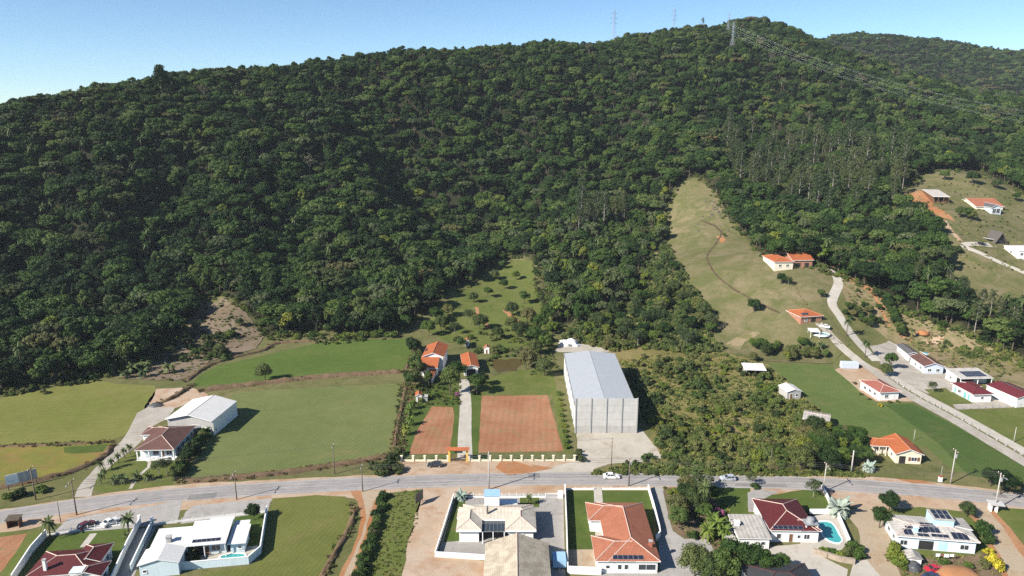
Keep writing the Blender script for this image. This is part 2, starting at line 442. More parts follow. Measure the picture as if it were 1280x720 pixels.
def euca_mesh(name, seed, H, mat, split=False):
    rnd = random.Random(seed); mb = MB(); tb = MB()
    x = rnd.uniform(-.8, .8)
    tb.tube([(0, 0, -1), (x * .3, 0, H * .35), (x * .6, .2, H * .7), (x, 0, H * .96)], [0.34, 0.27, 0.18, 0.06], 6, 0)
    for i in range(26):
        z = H * (0.42 + 0.56 * (i / 26.0)); a = i * 2.4 + rnd.uniform(-.4, .4)
        L = H * 0.16 * (1.15 - 0.6 * (i / 26.0)) * rnd.uniform(0.6, 1.2)
        e = Vector((x * z / H + math.cos(a) * L, math.sin(a) * L, z + L * 0.5))
        tb.tube([(x * z / H, 0, z), e], [0.07, 0.03], 4, 0)
        r = rnd.uniform(1.0, 1.7)
        for _ in range(58):
            n = Vector((rnd.gauss(0, 1), rnd.gauss(0, 1), rnd.gauss(0, 1))).normalized()
            p = e + Vector((n.x * r, n.y * r, n.z * r * .8)) * rnd.uniform(0.4, 1.1)
            nn = (n + Vector((rnd.gauss(0, .6), rnd.gauss(0, .6), rnd.gauss(0, .5)))).normalized()
            t = nn.orthogonal().normalized(); t.rotate(Matrix.Rotation(rnd.uniform(0, 6.28), 3, nn)); b = nn.cross(t)
            l = rnd.uniform(0.45, 0.95); w = l * .6
            mb.add([p - t * l * .5, p + b * w * .5, p + t * l * .5, p - b * w * .5], [(0, 1, 2, 3)], 0)
    both = MB(); both.add(mb.v, mb.f, 0); both.add(tb.v, tb.f, 1)
    return mb.mesh(name + '_crown', [mat]), tb.mesh(name + '_trunk', ['bark_pale']), both.mesh(name, [mat, 'bark_pale'])
def frond_into(mb, base, az, L, droop, w, mi=0, seg=5, lift=0.7):
    d = Vector((math.cos(az), math.sin(az), 0)); s = Vector((-d.y, d.x, 0))
    pts = []
    for i in range(seg + 1):
        t = i / seg
        pts.append(base + d * (L * t * (1 - 0.15 * t)) + Vector((0, 0, L * (lift * t - droop * t * t))))
    vs = []; fs = []
    for i, p in enumerate(pts):
        t = i / seg; ww = w * (0.25 + 0.75 * math.sin(math.pi * min(1, t * 0.85 + 0.12)))
        vs += [p - s * ww - Vector((0, 0, ww * .45)), p, p + s * ww - Vector((0, 0, ww * .45))]
    for i in range(seg):
        for k in (0, 1): fs.append((3 * i + k, 3 * i + k + 1, 3 * i + 4 + k, 3 * i + 3 + k))
    mb.add(vs, fs, mi)
def palm_meshes(name, seed, H, fronds=18, L=2.3, w=0.34, mat='leaf_palm', r=0.16, fan=False):
    rnd = random.Random(seed); cb = MB(); tb = MB()
    tb.tube([(0, 0, -.4), (0.05, 0, H * .5), (0, 0.05, H)], [r * 1.3, r, r * .8], 8, 0)
    for i in range(fronds):
        k = i / fronds
        frond_into(cb, Vector((0, 0, H)), i * 2.4 + rnd.uniform(-.2, .2), L * rnd.uniform(.8, 1.1), 0.35 + 1.0 * (1 - k), w * rnd.uniform(.8, 1.2), 0, 5, 1.0 * k + 0.15)
    both = MB(); both.add(cb.v, cb.f, 0); both.add(tb.v, tb.f, 1)
    return cb.mesh(name + '_crown', [mat]), tb.mesh(name + '_trunk', ['bark']), both.mesh(name, [mat, 'bark'])
def bush_mesh(name, seed, R, H, lobes, per_lobe, leaf, mat): return crown_mesh(name, seed, R, H, lobes, per_lobe, leaf, mat, z0=-H * 0.12)
def tuft_mesh(name, seed, R, H, n, mat):
    rnd = random.Random(seed); mb = MB()
    for i in range(n):
        a = rnd.uniform(0, 6.28); q = R * math.sqrt(rnd.random()); p = Vector((math.cos(a) * q, math.sin(a) * q, -.05))
        l = Vector((rnd.gauss(0, .35), rnd.gauss(0, .35), 1)) * H * rnd.uniform(.5, 1.1); w = rnd.uniform(.10, .22)
        b = rnd.uniform(0, 6.28); s = Vector((math.cos(b), math.sin(b), 0)) * w
        mb.add([p - s, p + s, p + l * .6 + s * .8, p + l, p + l * .6 - s * .8], [(0, 1, 2, 3, 4)], 0)
    return mb.mesh(name, [mat])

def scatter(name, protos, pts, label, kind='stuff', cat=None):
    """one object: pts = (x, y, z, rz, scale, index) with geometry nodes drawing the shared meshes on them"""
    c = bpy.data.collections.new(name + '_shapes')
    for i, me in enumerate(protos):
        o = bpy.data.objects.new('%s_%02d' % (name, i), me); c.objects.link(o)
    me = bpy.data.meshes.new(name); me.from_pydata([p[:3] for p in pts], [], [])
    a = me.attributes.new('rot', 'FLOAT_VECTOR', 'POINT'); a.data.foreach_set('vector', [q for p in pts for q in (0, 0, p[3])])
    a = me.attributes.new('scl', 'FLOAT_VECTOR', 'POINT'); a.data.foreach_set('vector', [q for p in pts for q in (p[4], p[4], p[4] * p[6] if len(p) > 6 else p[4])])
    a = me.attributes.new('idx', 'INT', 'POINT'); a.data.foreach_set('value', [int(p[5]) for p in pts])
    o = link_mesh(name, me)
    g = bpy.data.node_groups.new(name + '_nodes', 'GeometryNodeTree')
    g.interface.new_socket('Geometry', in_out='INPUT', socket_type='NodeSocketGeometry')
    g.interface.new_socket('Geometry', in_out='OUTPUT', socket_type='NodeSocketGeometry')
    gi, go = g.nodes.new('NodeGroupInput'), g.nodes.new('NodeGroupOutput')
    ci = g.nodes.new('GeometryNodeCollectionInfo'); ci.inputs[0].default_value = c
    ci.inputs['Separate Children'].default_value = True; ci.inputs['Reset Children'].default_value = True
    ip = g.nodes.new('GeometryNodeInstanceOnPoints'); ip.inputs['Pick Instance'].default_value = True
    def attr(nm, ty):
        n = g.nodes.new('GeometryNodeInputNamedAttribute'); n.data_type = ty; n.inputs[0].default_value = nm
        return n.outputs['Attribute']
    g.links.new(gi.outputs[0], ip.inputs['Points']); g.links.new(ci.outputs[0], ip.inputs['Instance'])
    g.links.new(attr('idx', 'INT'), ip.inputs['Instance Index'])
    e2r = g.nodes.new('FunctionNodeEulerToRotation'); g.links.new(attr('rot', 'FLOAT_VECTOR'), e2r.inputs[0])
    g.links.new(e2r.outputs[0], ip.inputs['Rotation'])
    g.links.new(attr('scl', 'FLOAT_VECTOR'), ip.inputs['Scale'])
    g.links.new(ip.outputs[0], go.inputs[0])
    md = o.modifiers.new('scatter', 'NODES'); md.node_group = g
    return tag(o, label, cat, None, kind)

# ---------------------------------------------------------------- forest
OPEN = [  # open land, outlined on the photograph by where it meets the foot of the trees
    [(-900, 505), (-200, 497), (0, 490), (60, 482), (120, 470), (160, 462), (205, 440), (226, 412), (240, 376), (282, 368), (312, 392), (334, 420), (420, 424), (500, 416),
     (527, 392), (543, 384), (552, 366), (590, 352), (612, 334), (622, 322), (668, 320), (676, 372), (692, 400), (716, 412), (760, 400), (790, 372), (806, 330), (832, 300), (836, 250),
     (850, 228), (872, 218), (892, 236), (908, 268), (930, 292), (950, 314), (968, 328), (1020, 330), (1062, 350), (1104, 366), (1122, 388), (1165, 402), (1200, 412), (1228, 427), (1280, 452), (1320, 470), (1700, 520), (1700, 1400), (-900, 1400)],
    [(1122, 246), (1160, 212), (1216, 212), (1250, 224), (1300, 252), (1700, 270), (1700, 420), (1300, 398), (1212, 384), (1178, 350), (1182, 312), (1164, 288), (1140, 276)],
]
ROAD_CLEAR = []
def is_open(px, py): return any(in_poly(px, py, q) for q in OPEN)
FSPEC = [(4.4, 7.0, 28, 'leaf_forest', 2.4, 0), (3.6, 6.5, 22, 'leaf_forest', 2.6, 0), (5.2, 7.0, 34, 'leaf_forest', 3.0, .2), (2.8, 7.0, 18, 'leaf_deep', 2.2, 0),
    (4.8, 5.6, 30, 'leaf_forest', 4.2, .3), (3.0, 9.0, 22, 'leaf_forest', 2.8, 0), (6.0, 4.0, 32, 'leaf_olive', 7.0, .6), (4.0, 5.0, 22, 'leaf_silver', 4.6, .4),
    (3.2, 6.0, 20, 'leaf_fresh', 2.8, 0), (2.6, 5.0, 14, 'leaf_deep', 2.2, 0)]
FOREST = [crown_mesh('forest_tree_%d' % i, 100 + i, R, H, lb, 82, 0.66, mt, z0=z0, flat=fl, lr=(0.17, 0.38), bark='bark', trunk_r=.25) for i, (R, H, lb, mt, z0, fl) in enumerate(FSPEC)]
EUCA = [euca_mesh('gum_tree_%d' % i, 300 + i, h, 'leaf_euca') for i, h in enumerate((22, 25, 19))]
FAR_PALM = [palm_meshes('forest_palm_%d' % i, 40 + i, 8.5 + i * 1.5, 16, 2.8, 0.42) for i in range(2)]
BARE = crown_mesh('bare_tree', 77, 3.6, 6.5, 14, 34, 0.55, 'leaf_bare', z0=4, bark='bark_pale', sparse=True)
UNDER = [bush_mesh('undergrowth_%d' % i, 60 + i, 2.6, 3.2, 8, 60, .6, mt) for i, mt in enumerate(('leaf_forest', 'leaf_forest', 'leaf_scrub'))]
SETS = FOREST + EUCA + FAR_PALM + [BARE]
PROTO = [t[2] for t in SETS] + UNDER
IE, IP, IB, IU = 10, 13, 15, 16
KIND = ['broad dark green tree', 'round dark green tree', 'wide dense dark tree', 'narrow deep green tree', 'broad flattish dark tree', 'tall narrow dark tree', 'flat-topped olive tree', 'loose silvery green tree', 'fresh green tree', 'small deep green tree',
        'tall pale-trunked gum tree', 'very tall pale-trunked gum tree', 'slender pale-trunked gum tree', 'feathery forest palm', 'tall feathery forest palm', 'grey half-bare tree']
EUCA_ZONES = [[(905, 170), (960, 180), (1060, 190), (1140, 215), (1140, 262), (1100, 262), (1050, 285), (1000, 262), (960, 262), (910, 235)], [(722, 270), (780, 270), (780, 294), (722, 294)], [(1095, 330), (1300, 372), (1300, 445), (1232, 445), (1180, 410)]]
LIGHTWOOD = [(650, 300), (720, 285), (790, 300), (838, 240), (838, 300), (808, 335), (792, 374), (762, 402), (716, 414), (690, 402), (674, 372)]
forest = []
rnd = random.Random(11)
def add_forest(x0, x1, y0, y1, step, s0=1.0):
    y = y0
    while y < y1:
        x = x0
        while x < x1:
            X = x + rnd.uniform(-.48, .48) * step; Y = y + rnd.uniform(-.48, .48) * step
            x += step
            z = gz(X, Y)
            px, py = to_px(X, Y, z)
            if px < -260 or px > 1540 or py > 540: continue
            if is_open(px, py): continue
            u = rnd.random(); s = min(1.6, math.exp(rnd.gauss(.07 if Y < 560 else -.05, .32))) * s0
            zone = [k for k, q in enumerate(EUCA_ZONES) if in_poly(px, py, q)]
            if zone and u < (.34, .6, .5)[zone[0]]:
                i = IE + rnd.randrange(3); s = rnd.uniform(0.5, 1.02) * (.72 if zone[0] == 2 else 1)
                if zone[0] == 2 and rnd.random() < .4: i = IP + rnd.randrange(2); s = rnd.uniform(.8, 1.05)
            elif u < (0.03 if Y < 450 else .006): i = IP + rnd.randrange(2); s = rnd.uniform(.9, 1.3)
            elif u < 0.012: i = IB; s = rnd.uniform(.8, 1.2)
            else:
                n = noise.noise(Vector((X / 60, Y / 60, 0)))
                w = [10, 10, 8, 9, 8, 9, 1.5 + 8 * max(0, n), 3 - 4 * min(0, n), 2.6, 6]
                if px < 340 and py > 190: w[3] += 12; w[9] += 10; w[8] = .4  # more dark-leaved trees at lower left, their colour standing in for deep shade
                if in_poly(px, py, LIGHTWOOD): w = [3, 6, 1, 1, 1, 5, 1, 7, 10, 1]; s *= .78
                i = rnd.choices(range(10), w)[0]
                s *= 1 + 0.25 * noise.noise(Vector((X / 25, Y / 25, 5)))
            sz = rnd.uniform(.75, 1.35)
            if i < IE: sz = min(sz, 1.18 / s if Y < 400 + max(0, px) * .35 else .98 / s)
            forest.append((X, Y, z, rnd.uniform(0, 6.28), s, i, sz))
            if Y < 470 and rnd.random() < .55:
                forest.append((X + rnd.uniform(-3, 3), Y - rnd.uniform(0, 3), z - .3, rnd.uniform(0, 6.28), rnd.uniform(.6, 1.2), IU + rnd.randrange(3), 1.0))
        y += step
add_forest(-420, 760, 240, 560, 5.5)
add_forest(-420, 760, 560, 940, 5.2, .88)
add_forest(250, 1100, 940, 1420, 8.5, 1.2)
# bare leaf litter and shade-loving ground under the trees
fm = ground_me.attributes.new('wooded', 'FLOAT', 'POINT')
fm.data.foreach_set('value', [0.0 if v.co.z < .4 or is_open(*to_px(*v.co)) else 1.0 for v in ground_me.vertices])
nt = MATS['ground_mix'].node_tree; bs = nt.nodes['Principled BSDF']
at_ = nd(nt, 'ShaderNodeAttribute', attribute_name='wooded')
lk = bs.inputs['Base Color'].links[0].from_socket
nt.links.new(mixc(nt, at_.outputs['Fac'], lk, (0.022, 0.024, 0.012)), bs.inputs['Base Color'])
# ---------------------------------------------------------------- ground cover: fields, roads, yards
ground_mat('gully_shade_soil', (0.085, 0.060, 0.040), (0.120, 0.085, 0.055), 0.2, (0.100, 0.095, 0.040), 0.4, 0.4, 0.3)  # brown soil, darkened so its colour carries the shade inside the ditch
ground_mat('patch_dark', (0.240, 0.232, 0.228), (0.280, 0.270, 0.262), 0.3, None, 1, 0, 0.12, 0.9, 0.1)
ground_mat('furrows', (0.200, 0.150, 0.105), (0.250, 0.195, 0.140), 0.06, (0.140, 0.130, 0.060), 0.16, 0.4, 0.25, stripes=(70, 1.1, 0.2))
ground_mat('pasture', (0.168, 0.152, 0.074), (0.225, 0.185, 0.108), 0.030, (0.122, 0.128, 0.048), 0.09, 0.7, 0.35)
ground_mat('turf_left', (0.169, 0.184, 0.044), (0.202, 0.205, 0.060), 0.025, (0.240, 0.205, 0.081), 0.06, 0.25, 0.14, stripes=(8, 2.6, 0.03))
ground_mat('turf_mid', (0.142, 0.173, 0.059), (0.168, 0.191, 0.069), 0.025, (0.210, 0.194, 0.079), 0.045, 0.3, 0.12, stripes=(62, 1.5, 0.07))
ground_mat('turf_back', (0.088, 0.138, 0.029), (0.108, 0.154, 0.034), 0.03, (0.160, 0.166, 0.060), 0.12, 0.1, 0.15, stripes=(12, 2.2, 0.05))
ground_mat('turf_right', (0.098, 0.145, 0.039), (0.125, 0.167, 0.048), 0.03, (0.150, 0.165, 0.057), 0.08, 0.3, 0.12, stripes=(-48, 1.6, 0.06))
ground_mat('turf_dark', (0.062, 0.108, 0.026), (0.080, 0.124, 0.032), 0.03, (0.105, 0.125, 0.040), 0.08, 0.3, 0.13, stripes=(-48, 1.3, 0.07))
ground_mat('turf_near', (0.129, 0.147, 0.036), (0.161, 0.173, 0.048), 0.04, (0.196, 0.173, 0.066), 0.10, 0.3, 0.14, stripes=(74, 1.15, 0.06))
ground_mat('lawn', (0.105, 0.140, 0.030), (0.145, 0.165, 0.045), 0.12, (0.165, 0.150, 0.062), 0.3, 0.35, 0.2)
ground_mat('lawn_deep', (0.070, 0.112, 0.022), (0.098, 0.135, 0.030), 0.12, (0.125, 0.130, 0.045), 0.3, 0.3, 0.2)
ground_mat('turf_yellow', (0.225, 0.200, 0.045), (0.175, 0.185, 0.042), 0.07, (0.270, 0.165, 0.065), 0.10, 0.4, 0.18)
ground_mat('red_soil', (0.335, 0.150, 0.080), (0.410, 0.210, 0.122), 0.07, (0.240, 0.190, 0.090), 0.22, 0.34, 0.22, stripes=(87, 2.1, 0.05), bmp=0.3)
ground_mat('orange_earth', (0.400, 0.170, 0.070), (0.430, 0.230, 0.120), 0.08, (0.330, 0.200, 0.115), 0.4, 0.4, 0.2)
ground_mat('dirt', (0.465, 0.335, 0.225), (0.515, 0.405, 0.310), 0.07, (0.410, 0.245, 0.145), 0.16, 0.42, 0.14)
ground_mat('sand', (0.430, 0.340, 0.235), (0.460, 0.375, 0.275), 0.08, (0.370, 0.255, 0.150), 0.22, 0.38, 0.14)
ground_mat('gravel', (0.410, 0.375, 0.325), (0.480, 0.445, 0.395), 0.09, (0.360, 0.315, 0.250), 0.25, 0.4, 0.2)
ground_mat('gravel_grey', (0.390, 0.370, 0.345), (0.430, 0.415, 0.395), 0.12, (0.330, 0.310, 0.285), 0.35, 0.35, 0.2)
ground_mat('shed_yard', (0.470, 0.430, 0.360), (0.530, 0.490, 0.420), 0.06, (0.400, 0.345, 0.260), 0.2, 0.35, 0.12)
ground_mat('dry_ground', (0.230, 0.185, 0.100), (0.300, 0.240, 0.145), 0.05, (0.150, 0.150, 0.055), 0.14, 0.5, 0.25)
ground_mat('scrub_ground', (0.162, 0.150, 0.050), (0.243, 0.206, 0.078), 0.05, (0.311, 0.231, 0.114), 0.14, 0.35, 0.3)
ground_mat('garden_soil', (0.190, 0.130, 0.085), (0.230, 0.170, 0.115), 0.08, (0.120, 0.115, 0.050), 0.4, 0.45, 0.3)
ground_mat('asphalt', (0.352, 0.333, 0.323), (0.413, 0.387, 0.367), 0.12, (0.300, 0.282, 0.273), 0.10, 0.30, 0.10, 0.9, 0.1)
ground_mat('tyre_lane', (0.312, 0.296, 0.291), (0.368, 0.347, 0.336), 0.15, (0.272, 0.256, 0.248), 0.4, 0.35, 0.10, 0.9, 0.1)
ground_mat('concrete', (0.500, 0.460, 0.400), (0.550, 0.515, 0.455), 0.15, (0.430, 0.390, 0.330), 0.3, 0.35, 0.1, 0.9, 0.1)
ground_mat('paver_grey', (0.360, 0.340, 0.320), (0.400, 0.380, 0.355), 0.2, (0.310, 0.290, 0.265), 0.5, 0.4, 0.14, 0.9, 0.15)
ground_mat('paint_white', (0.62, 0.61, 0.58), (0.45, 0.44, 0.42), 1.5, None, 1, 0, 0.2, 0.8, 0)
ground_mat('earth_bank', (0.165, 0.110, 0.066), (0.205, 0.140, 0.088), 0.15, (0.120, 0.105, 0.050), 0.4, 0.4, 0.35, bmp=0.8)

def smooth_poly(pts, closed=True, step=2.0):
    n = len(pts); out = []
    rng = range(n) if closed else range(n - 1)
    for i in rng:
        p0, p1 = pts[(i - 1) % n] if closed or i > 0 else pts[i], pts[i]
        p2 = pts[(i + 1) % n]; p3 = pts[(i + 2) % n] if closed or i + 2 < n else p2
        k = max(1, int((p2 - p1).length / step))
        for j in range(k):
            t = j / k; t2, t3 = t * t, t * t * t
            out.append(0.5 * ((2 * p1) + (p2 - p0) * t + (2 * p0 - 5 * p1 + 4 * p2 - p3) * t2 + (3 * p1 - p0 - 3 * p2 + p3) * t3))
    if not closed: out.append(pts[-1])
    return out
def straight_poly(pts, step=3.0):
    out = []
    for i, p in enumerate(pts):
        q = pts[(i + 1) % len(pts)]; k = max(1, int((q - p).length / step))
        out += [p.lerp(q, j / k) for j in range(k)]
    return out
def drape(name, outline, mat, lift, res=None, label=None, kind='structure'):
    """outline: world points; a sheet on the terrain; res = grid of inner points where the ground is not level"""
    ol = [Vector((p.x, p.y)) for p in outline]
    vs = list(ol); n = len(ol)
    edges = [(i, (i + 1) % n) for i in range(n)]
    if res:
        poly = [(p.x, p.y) for p in ol]
        x0, x1 = min(p.x for p in ol), max(p.x for p in ol); y0, y1 = min(p.y for p in ol), max(p.y for p in ol)
        y = y0
        while y < y1:
            x = x0
            while x < x1:
                if in_poly(x, y, poly): vs.append(Vector((x, y)))
                x += res
            y += res
    r = geometry.delaunay_2d_cdt(vs, edges, [list(range(n))], 1 if res else 1, 1e-4)
    me = bpy.data.meshes.new(name)
    me.from_pydata([(v.x, v.y, gz(v.x, v.y) + lift) for v in r[0]], [], r[2])
    me.materials.append(MATS[mat])
    if res: me.polygons.foreach_set('use_smooth', [True] * len(me.polygons))
    me.update()
    if me.polygons and me.polygons[0].normal.z < 0: me.flip_normals()
    return tag(link_mesh(name, me), label, None, None, kind)
def sheet(name, px, mat, layer, nat=0.25, res=None, smooth=False, label=None):
    pts = [T(x, y) if res else P(x, y) for x, y in px]
    for p in pts: p.z = 0
    ol = smooth_poly(pts) if smooth else straight_poly(pts)
    if nat:
        ol = [p + Vector((noise.noise(Vector((p.x * .35, p.y * .35, 1.7))), noise.noise(Vector((p.x * .35, p.y * .35, 9.1))), 0)) * nat * 2.2 for p in ol]
    return drape(name, ol, mat, (0.16 if res else 0.0) + 0.007 * layer, res, label)
def ribbon_px(name, px, width, mat, layer, res=None, label=None, nat=0.12, off=0.0):
    """a strip along a line of pixels, width in metres (one number or one per point)"""
    pts = [T(x, y) if res else P(x, y) for x, y in px]
    for p in pts: p.z = 0
    ln = smooth_poly(pts, False)
    w = width if isinstance(width, (int, float)) else None
    L, R = [], []
    for i, p in enumerate(ln):
        d = (ln[min(i + 1, len(ln) - 1)] - ln[max(i - 1, 0)]).normalized(); s = Vector((-d.y, d.x, 0))
        ww = w if w is not None else np.interp(i / (len(ln) - 1), np.linspace(0, 1, len(width)), width)
        j1 = noise.noise(Vector((p.x * .4, p.y * .4, 3))) * nat; j2 = noise.noise(Vector((p.x * .4, p.y * .4, 8))) * nat
        L.append(p + s * (off + ww / 2 + j1)); R.append(p + s * (off - ww / 2 - j2))
    return drape(name, L + R[::-1], mat, (0.17 if res else 0.0) + 0.007 * layer, res, label)

# slopes
sheet('pasture', [(836, 252), (852, 230), (872, 220), (892, 238), (910, 270), (950, 316), (966, 330), (1024, 331), (1050, 360), (1040, 400), (1062, 430), (1040, 455), (960, 452), (905, 440), (880, 380), (850, 335), (836, 300)], 'pasture', 1, .4, 3.0)
sheet('dry_slope', [(1062, 352), (1100, 366), (1120, 388), (1165, 402), (1200, 412), (1228, 428), (1280, 453), (1320, 475), (1300, 508), (1246, 472), (1180, 458), (1150, 430), (1118, 430), (1090, 408), (1060, 380), (1040, 345)], 'dry_ground', 1, .4, 3.0)
sheet('hill_clearing', [(1126, 246), (1160, 216), (1216, 216), (1250, 228), (1300, 256), (1500, 272), (1500, 400), (1300, 396), (1214, 382), (1182, 348), (1185, 312), (1166, 288), (1142, 276)], 'pasture', 1, .4, 3.5)
sheet('meadow', [(545, 388), (580, 362), (615, 340), (640, 326), (666, 326), (672, 370), (690, 398), (690, 425), (640, 436), (560, 428), (530, 412)], 'lawn', 1, .3, 2.5)
sheet('garden_plot', [(208, 442), (228, 412), (242, 380), (280, 372), (308, 392), (330, 420), (320, 436), (262, 452), (245, 470), (220, 476), (150, 474), (165, 462)], 'furrows', 2, .3, 2.5)
sheet('orange_cut', [(1124, 246), (1140, 240), (1160, 238), (1166, 246), (1168, 258), (1186, 268), (1194, 276), (1176, 272), (1150, 258), (1130, 256)], 'orange_earth', 3, .3, 2.0)
ribbon_px('earth_track', [(1030, 328), (1060, 346), (1092, 366), (1108, 392), (1122, 414), (1140, 424)], [5, 4, 4, 4, 6], 'orange_earth', 3, 2.0)
sheet('bare_earth', [(907, 430), (922, 421), (945, 414), (950, 417), (932, 428), (926, 438), (916, 436)], 'dry_ground', 3, .4, 2.0)
sheet('earth_patch', [(1132, 420), (1156, 412), (1180, 420), (1176, 432), (1156, 430)], 'dirt', 3, .4, 2.0)
sheet('bare_earth', [(895, 296), (902, 294), (908, 300), (902, 304)], 'orange_earth', 3, .4, 1.5)
ribbon_px('gully_shade_line', [(876, 276), (900, 288), (898, 300), (884, 320), (892, 340), (912, 358), (925, 366), (950, 380), (975, 392)], [1.6, 1.0, .9, .9, 1.2], 'gully_shade_soil', 4, 1.0, nat=.5)  # flat strip instead of a trench; the ditch's shade is in its colour
ribbon_px('earth_track', [(1180, 276), (1190, 290), (1200, 302)], 2.5, 'dirt', 3, 2.0)
ribbon_px('concrete_lane', [(1025, 333), (1040, 340), (1048, 354), (1040, 378), (1050, 396), (1066, 420), (1080, 436), (1096, 452)], 4.2, 'concrete', 5, 1.5)
ribbon_px('concrete_path', [(1242, 307), (1220, 305), (1204, 308), (1224, 316), (1256, 331), (1282, 342)], [5, 3.4, 3.2, 3.2, 3.2], 'concrete', 4, 1.5)
# plain
sheet('scrubland', [(700, 428), (850, 428), (905, 440), (960, 455), (1010, 500), (1050, 532), (1090, 548), (1085, 590), (900, 594), (742, 590), (800, 574), (815, 540), (770, 470)], 'scrub_ground', 1, .3)
sheet('turf_field', [(-60, 512), (0, 498), (60, 486), (105, 474), (150, 480), (194, 482), (196, 490), (183, 512), (157, 543), (138, 551), (0, 556), (-90, 560)], 'turf_left', 3, .2, label='bright green turf field below the dark forest edge')
sheet('turf_field', [(-90, 564), (0, 559), (138, 554), (124, 572), (92, 588), (50, 596), (0, 600), (-90, 610)], 'turf_yellow', 3, .2)
sheet('turf_strip', [(80, 559), (136, 555), (128, 565), (90, 567), (80, 566)], 'lawn_deep', 4, .2)
sheet('turf_field', [(290, 492), (345, 487), (505, 479), (512, 484), (503, 545), (496, 562), (470, 568), (350, 588), (246, 597), (233, 594), (242, 574), (264, 545), (285, 515)], 'turf_mid', 3, .15)
sheet('turf_field', [(238, 484), (250, 469), (272, 457), (320, 447), (400, 428), (440, 425), (505, 424), (517, 432), (508, 461), (400, 467), (330, 476)], 'turf_back', 3, .2)
sheet('tilled_plot', [(540, 508), (566, 509), (568, 520), (562, 567), (511, 568), (520, 540)], 'red_soil', 4, .12)
sheet('tilled_plot', [(602, 495), (684, 494), (692, 520), (704, 564), (598, 566)], 'red_soil', 4, .12)
sheet('lawn', [(590, 494), (612, 472), (650, 462), (690, 462), (697, 492), (716, 566), (704, 567), (690, 493)], 'lawn', 3, .2)
sheet('lawn', [(512, 510), (545, 500), (575, 500), (575, 568), (504, 568)], 'lawn_deep', 2, .2)
sheet('lawn', [(588, 490), (602, 492), (598, 568), (588, 568)], 'lawn_deep', 3, .2)
sheet('lawn', [(525, 478), (570, 470), (576, 505), (520, 506)], 'lawn_deep', 3, .2)
sheet('shed_yard', [(664, 591), (690, 584), (720, 576), (722, 538), (802, 538), (816, 554), (827, 572), (800, 578), (762, 580), (742, 586), (738, 593)], 'shed_yard', 4, .35)
sheet('rubble_yard', [(694, 440), (702, 426), (752, 424), (762, 440)], 'shed_yard', 4, .35)
sheet('turf_field', [(958, 454), (1042, 456), (1060, 466), (1072, 478), (1076, 492), (1096, 504), (1140, 504), (1200, 534), (1300, 592), (1300, 606), (1190, 588), (1160, 560), (1100, 548), (1046, 530), (1012, 500)], 'turf_right', 3, .12)
sheet('turf_field', [(1106, 506), (1140, 505), (1200, 536), (1300, 594), (1300, 606), (1210, 594), (1175, 556)], 'turf_dark', 4, .12)
sheet('yard', [(1044, 462), (1072, 452), (1100, 462), (1134, 494), (1142, 502), (1096, 502), (1076, 490)], 'dirt', 4, .2)
sheet('gravel_yard', [(1086, 440), (1116, 430), (1142, 448), (1188, 460), (1192, 478), (1200, 490), (1158, 492), (1112, 468)], 'gravel', 5, .2)
sheet('paved_yard', [(1190, 505), (1215, 505), (1240, 494), (1300, 490), (1300, 508), (1196, 512)], 'gravel', 4, .1)
sheet('lawn', [(1155, 487), (1182, 485), (1194, 494), (1217, 503), (1187, 506), (1172, 498)], 'lawn', 6, .15)
sheet('turf_field', [(1197, 513), (1300, 509), (1300, 572), (1255, 548)], 'lawn', 3, .15)
ribbon_px('valley_road', [(1023, 404), (1036, 417), (1052, 434), (1072, 451), (1092, 464), (1122, 486), (1160, 508), (1200, 530), (1280, 578), (1340, 612)], [3.6, 4, 4.5, 4.5, 4.5, 4.5], 'gravel', 5, 2.0)
ribbon_px('valley_lane', [(1108, 466), (1136, 484), (1164, 500), (1200, 519), (1280, 564), (1340, 598)], [3.0, 4.0, 4.0, 4.0], 'concrete', 6)
sheet('gravel_drive', [(92, 622), (103, 602), (120, 585), (139, 566), (160, 540), (172, 516), (184, 509), (220, 509), (206, 525), (192, 532), (176, 552), (166, 562), (142, 580), (120, 600), (114, 620)], 'gravel', 5, .25)
sheet('dirt_verge', [(178, 512), (196, 486), (240, 484), (262, 494), (220, 510)], 'dirt', 3, .3)
sheet('lawn', [(113, 611), (119, 599), (146, 576), (168, 562), (215, 570), (232, 570), (222, 592), (214, 606), (168, 612), (130, 616)], 'lawn', 4, .15)
ribbon_px('garden_path', [(183, 574), (187, 578), (186, 584), (172, 596), (163, 611)], 0.9, 'concrete', 6, nat=.02)
ribbon_px('paved_drive', [(581, 574), (581, 540), (582, 508), (580, 474)], [4.6, 4.2, 4.0, 4.0], 'concrete', 5)
# roadside
sheet('dirt_verge', [(-120, 668), (0, 637), (170, 612), (240, 604), (330, 600), (500, 592), (500, 575), (718, 576), (742, 589), (800, 590), (940, 594), (1110, 597), (1300, 618), (1420, 640), (1420, 668), (1300, 640), (1240, 640), (1130, 636), (1070, 636), (1040, 622), (940, 616), (830, 612), (640, 622), (570, 626), (430, 622), (338, 626), (240, 636), (140, 645), (60, 656), (0, 668), (-120, 696)], 'dirt', 2, .5)
ROAD_TOP = [(-130, 662), (0, 640.5), (80, 628), (170, 617), (255, 610), (340, 604.5), (420, 600), (500, 596.5), (580, 594), (660, 592.5), (735, 592.5), (810, 593.5), (900, 595.5), (980, 597.5), (1050, 600), (1110, 603), (1195, 610), (1280, 620), (1400, 638)]
ROAD_BOT = [(-130, 676), (0, 653), (80, 641), (170, 629.5), (255, 622.5), (340, 617), (420, 612.5), (500, 609), (580, 606.5), (660, 605), (735, 604.5), (810, 605), (900, 607.5), (980, 609.5), (1050, 612.5), (1110, 616.5), (1195, 623.5), (1280, 634), (1400, 654)]
road_c = smooth_poly([(P(*a) + P(*b)) / 2 for a, b in zip(ROAD_TOP, ROAD_BOT)], False, 3.0)
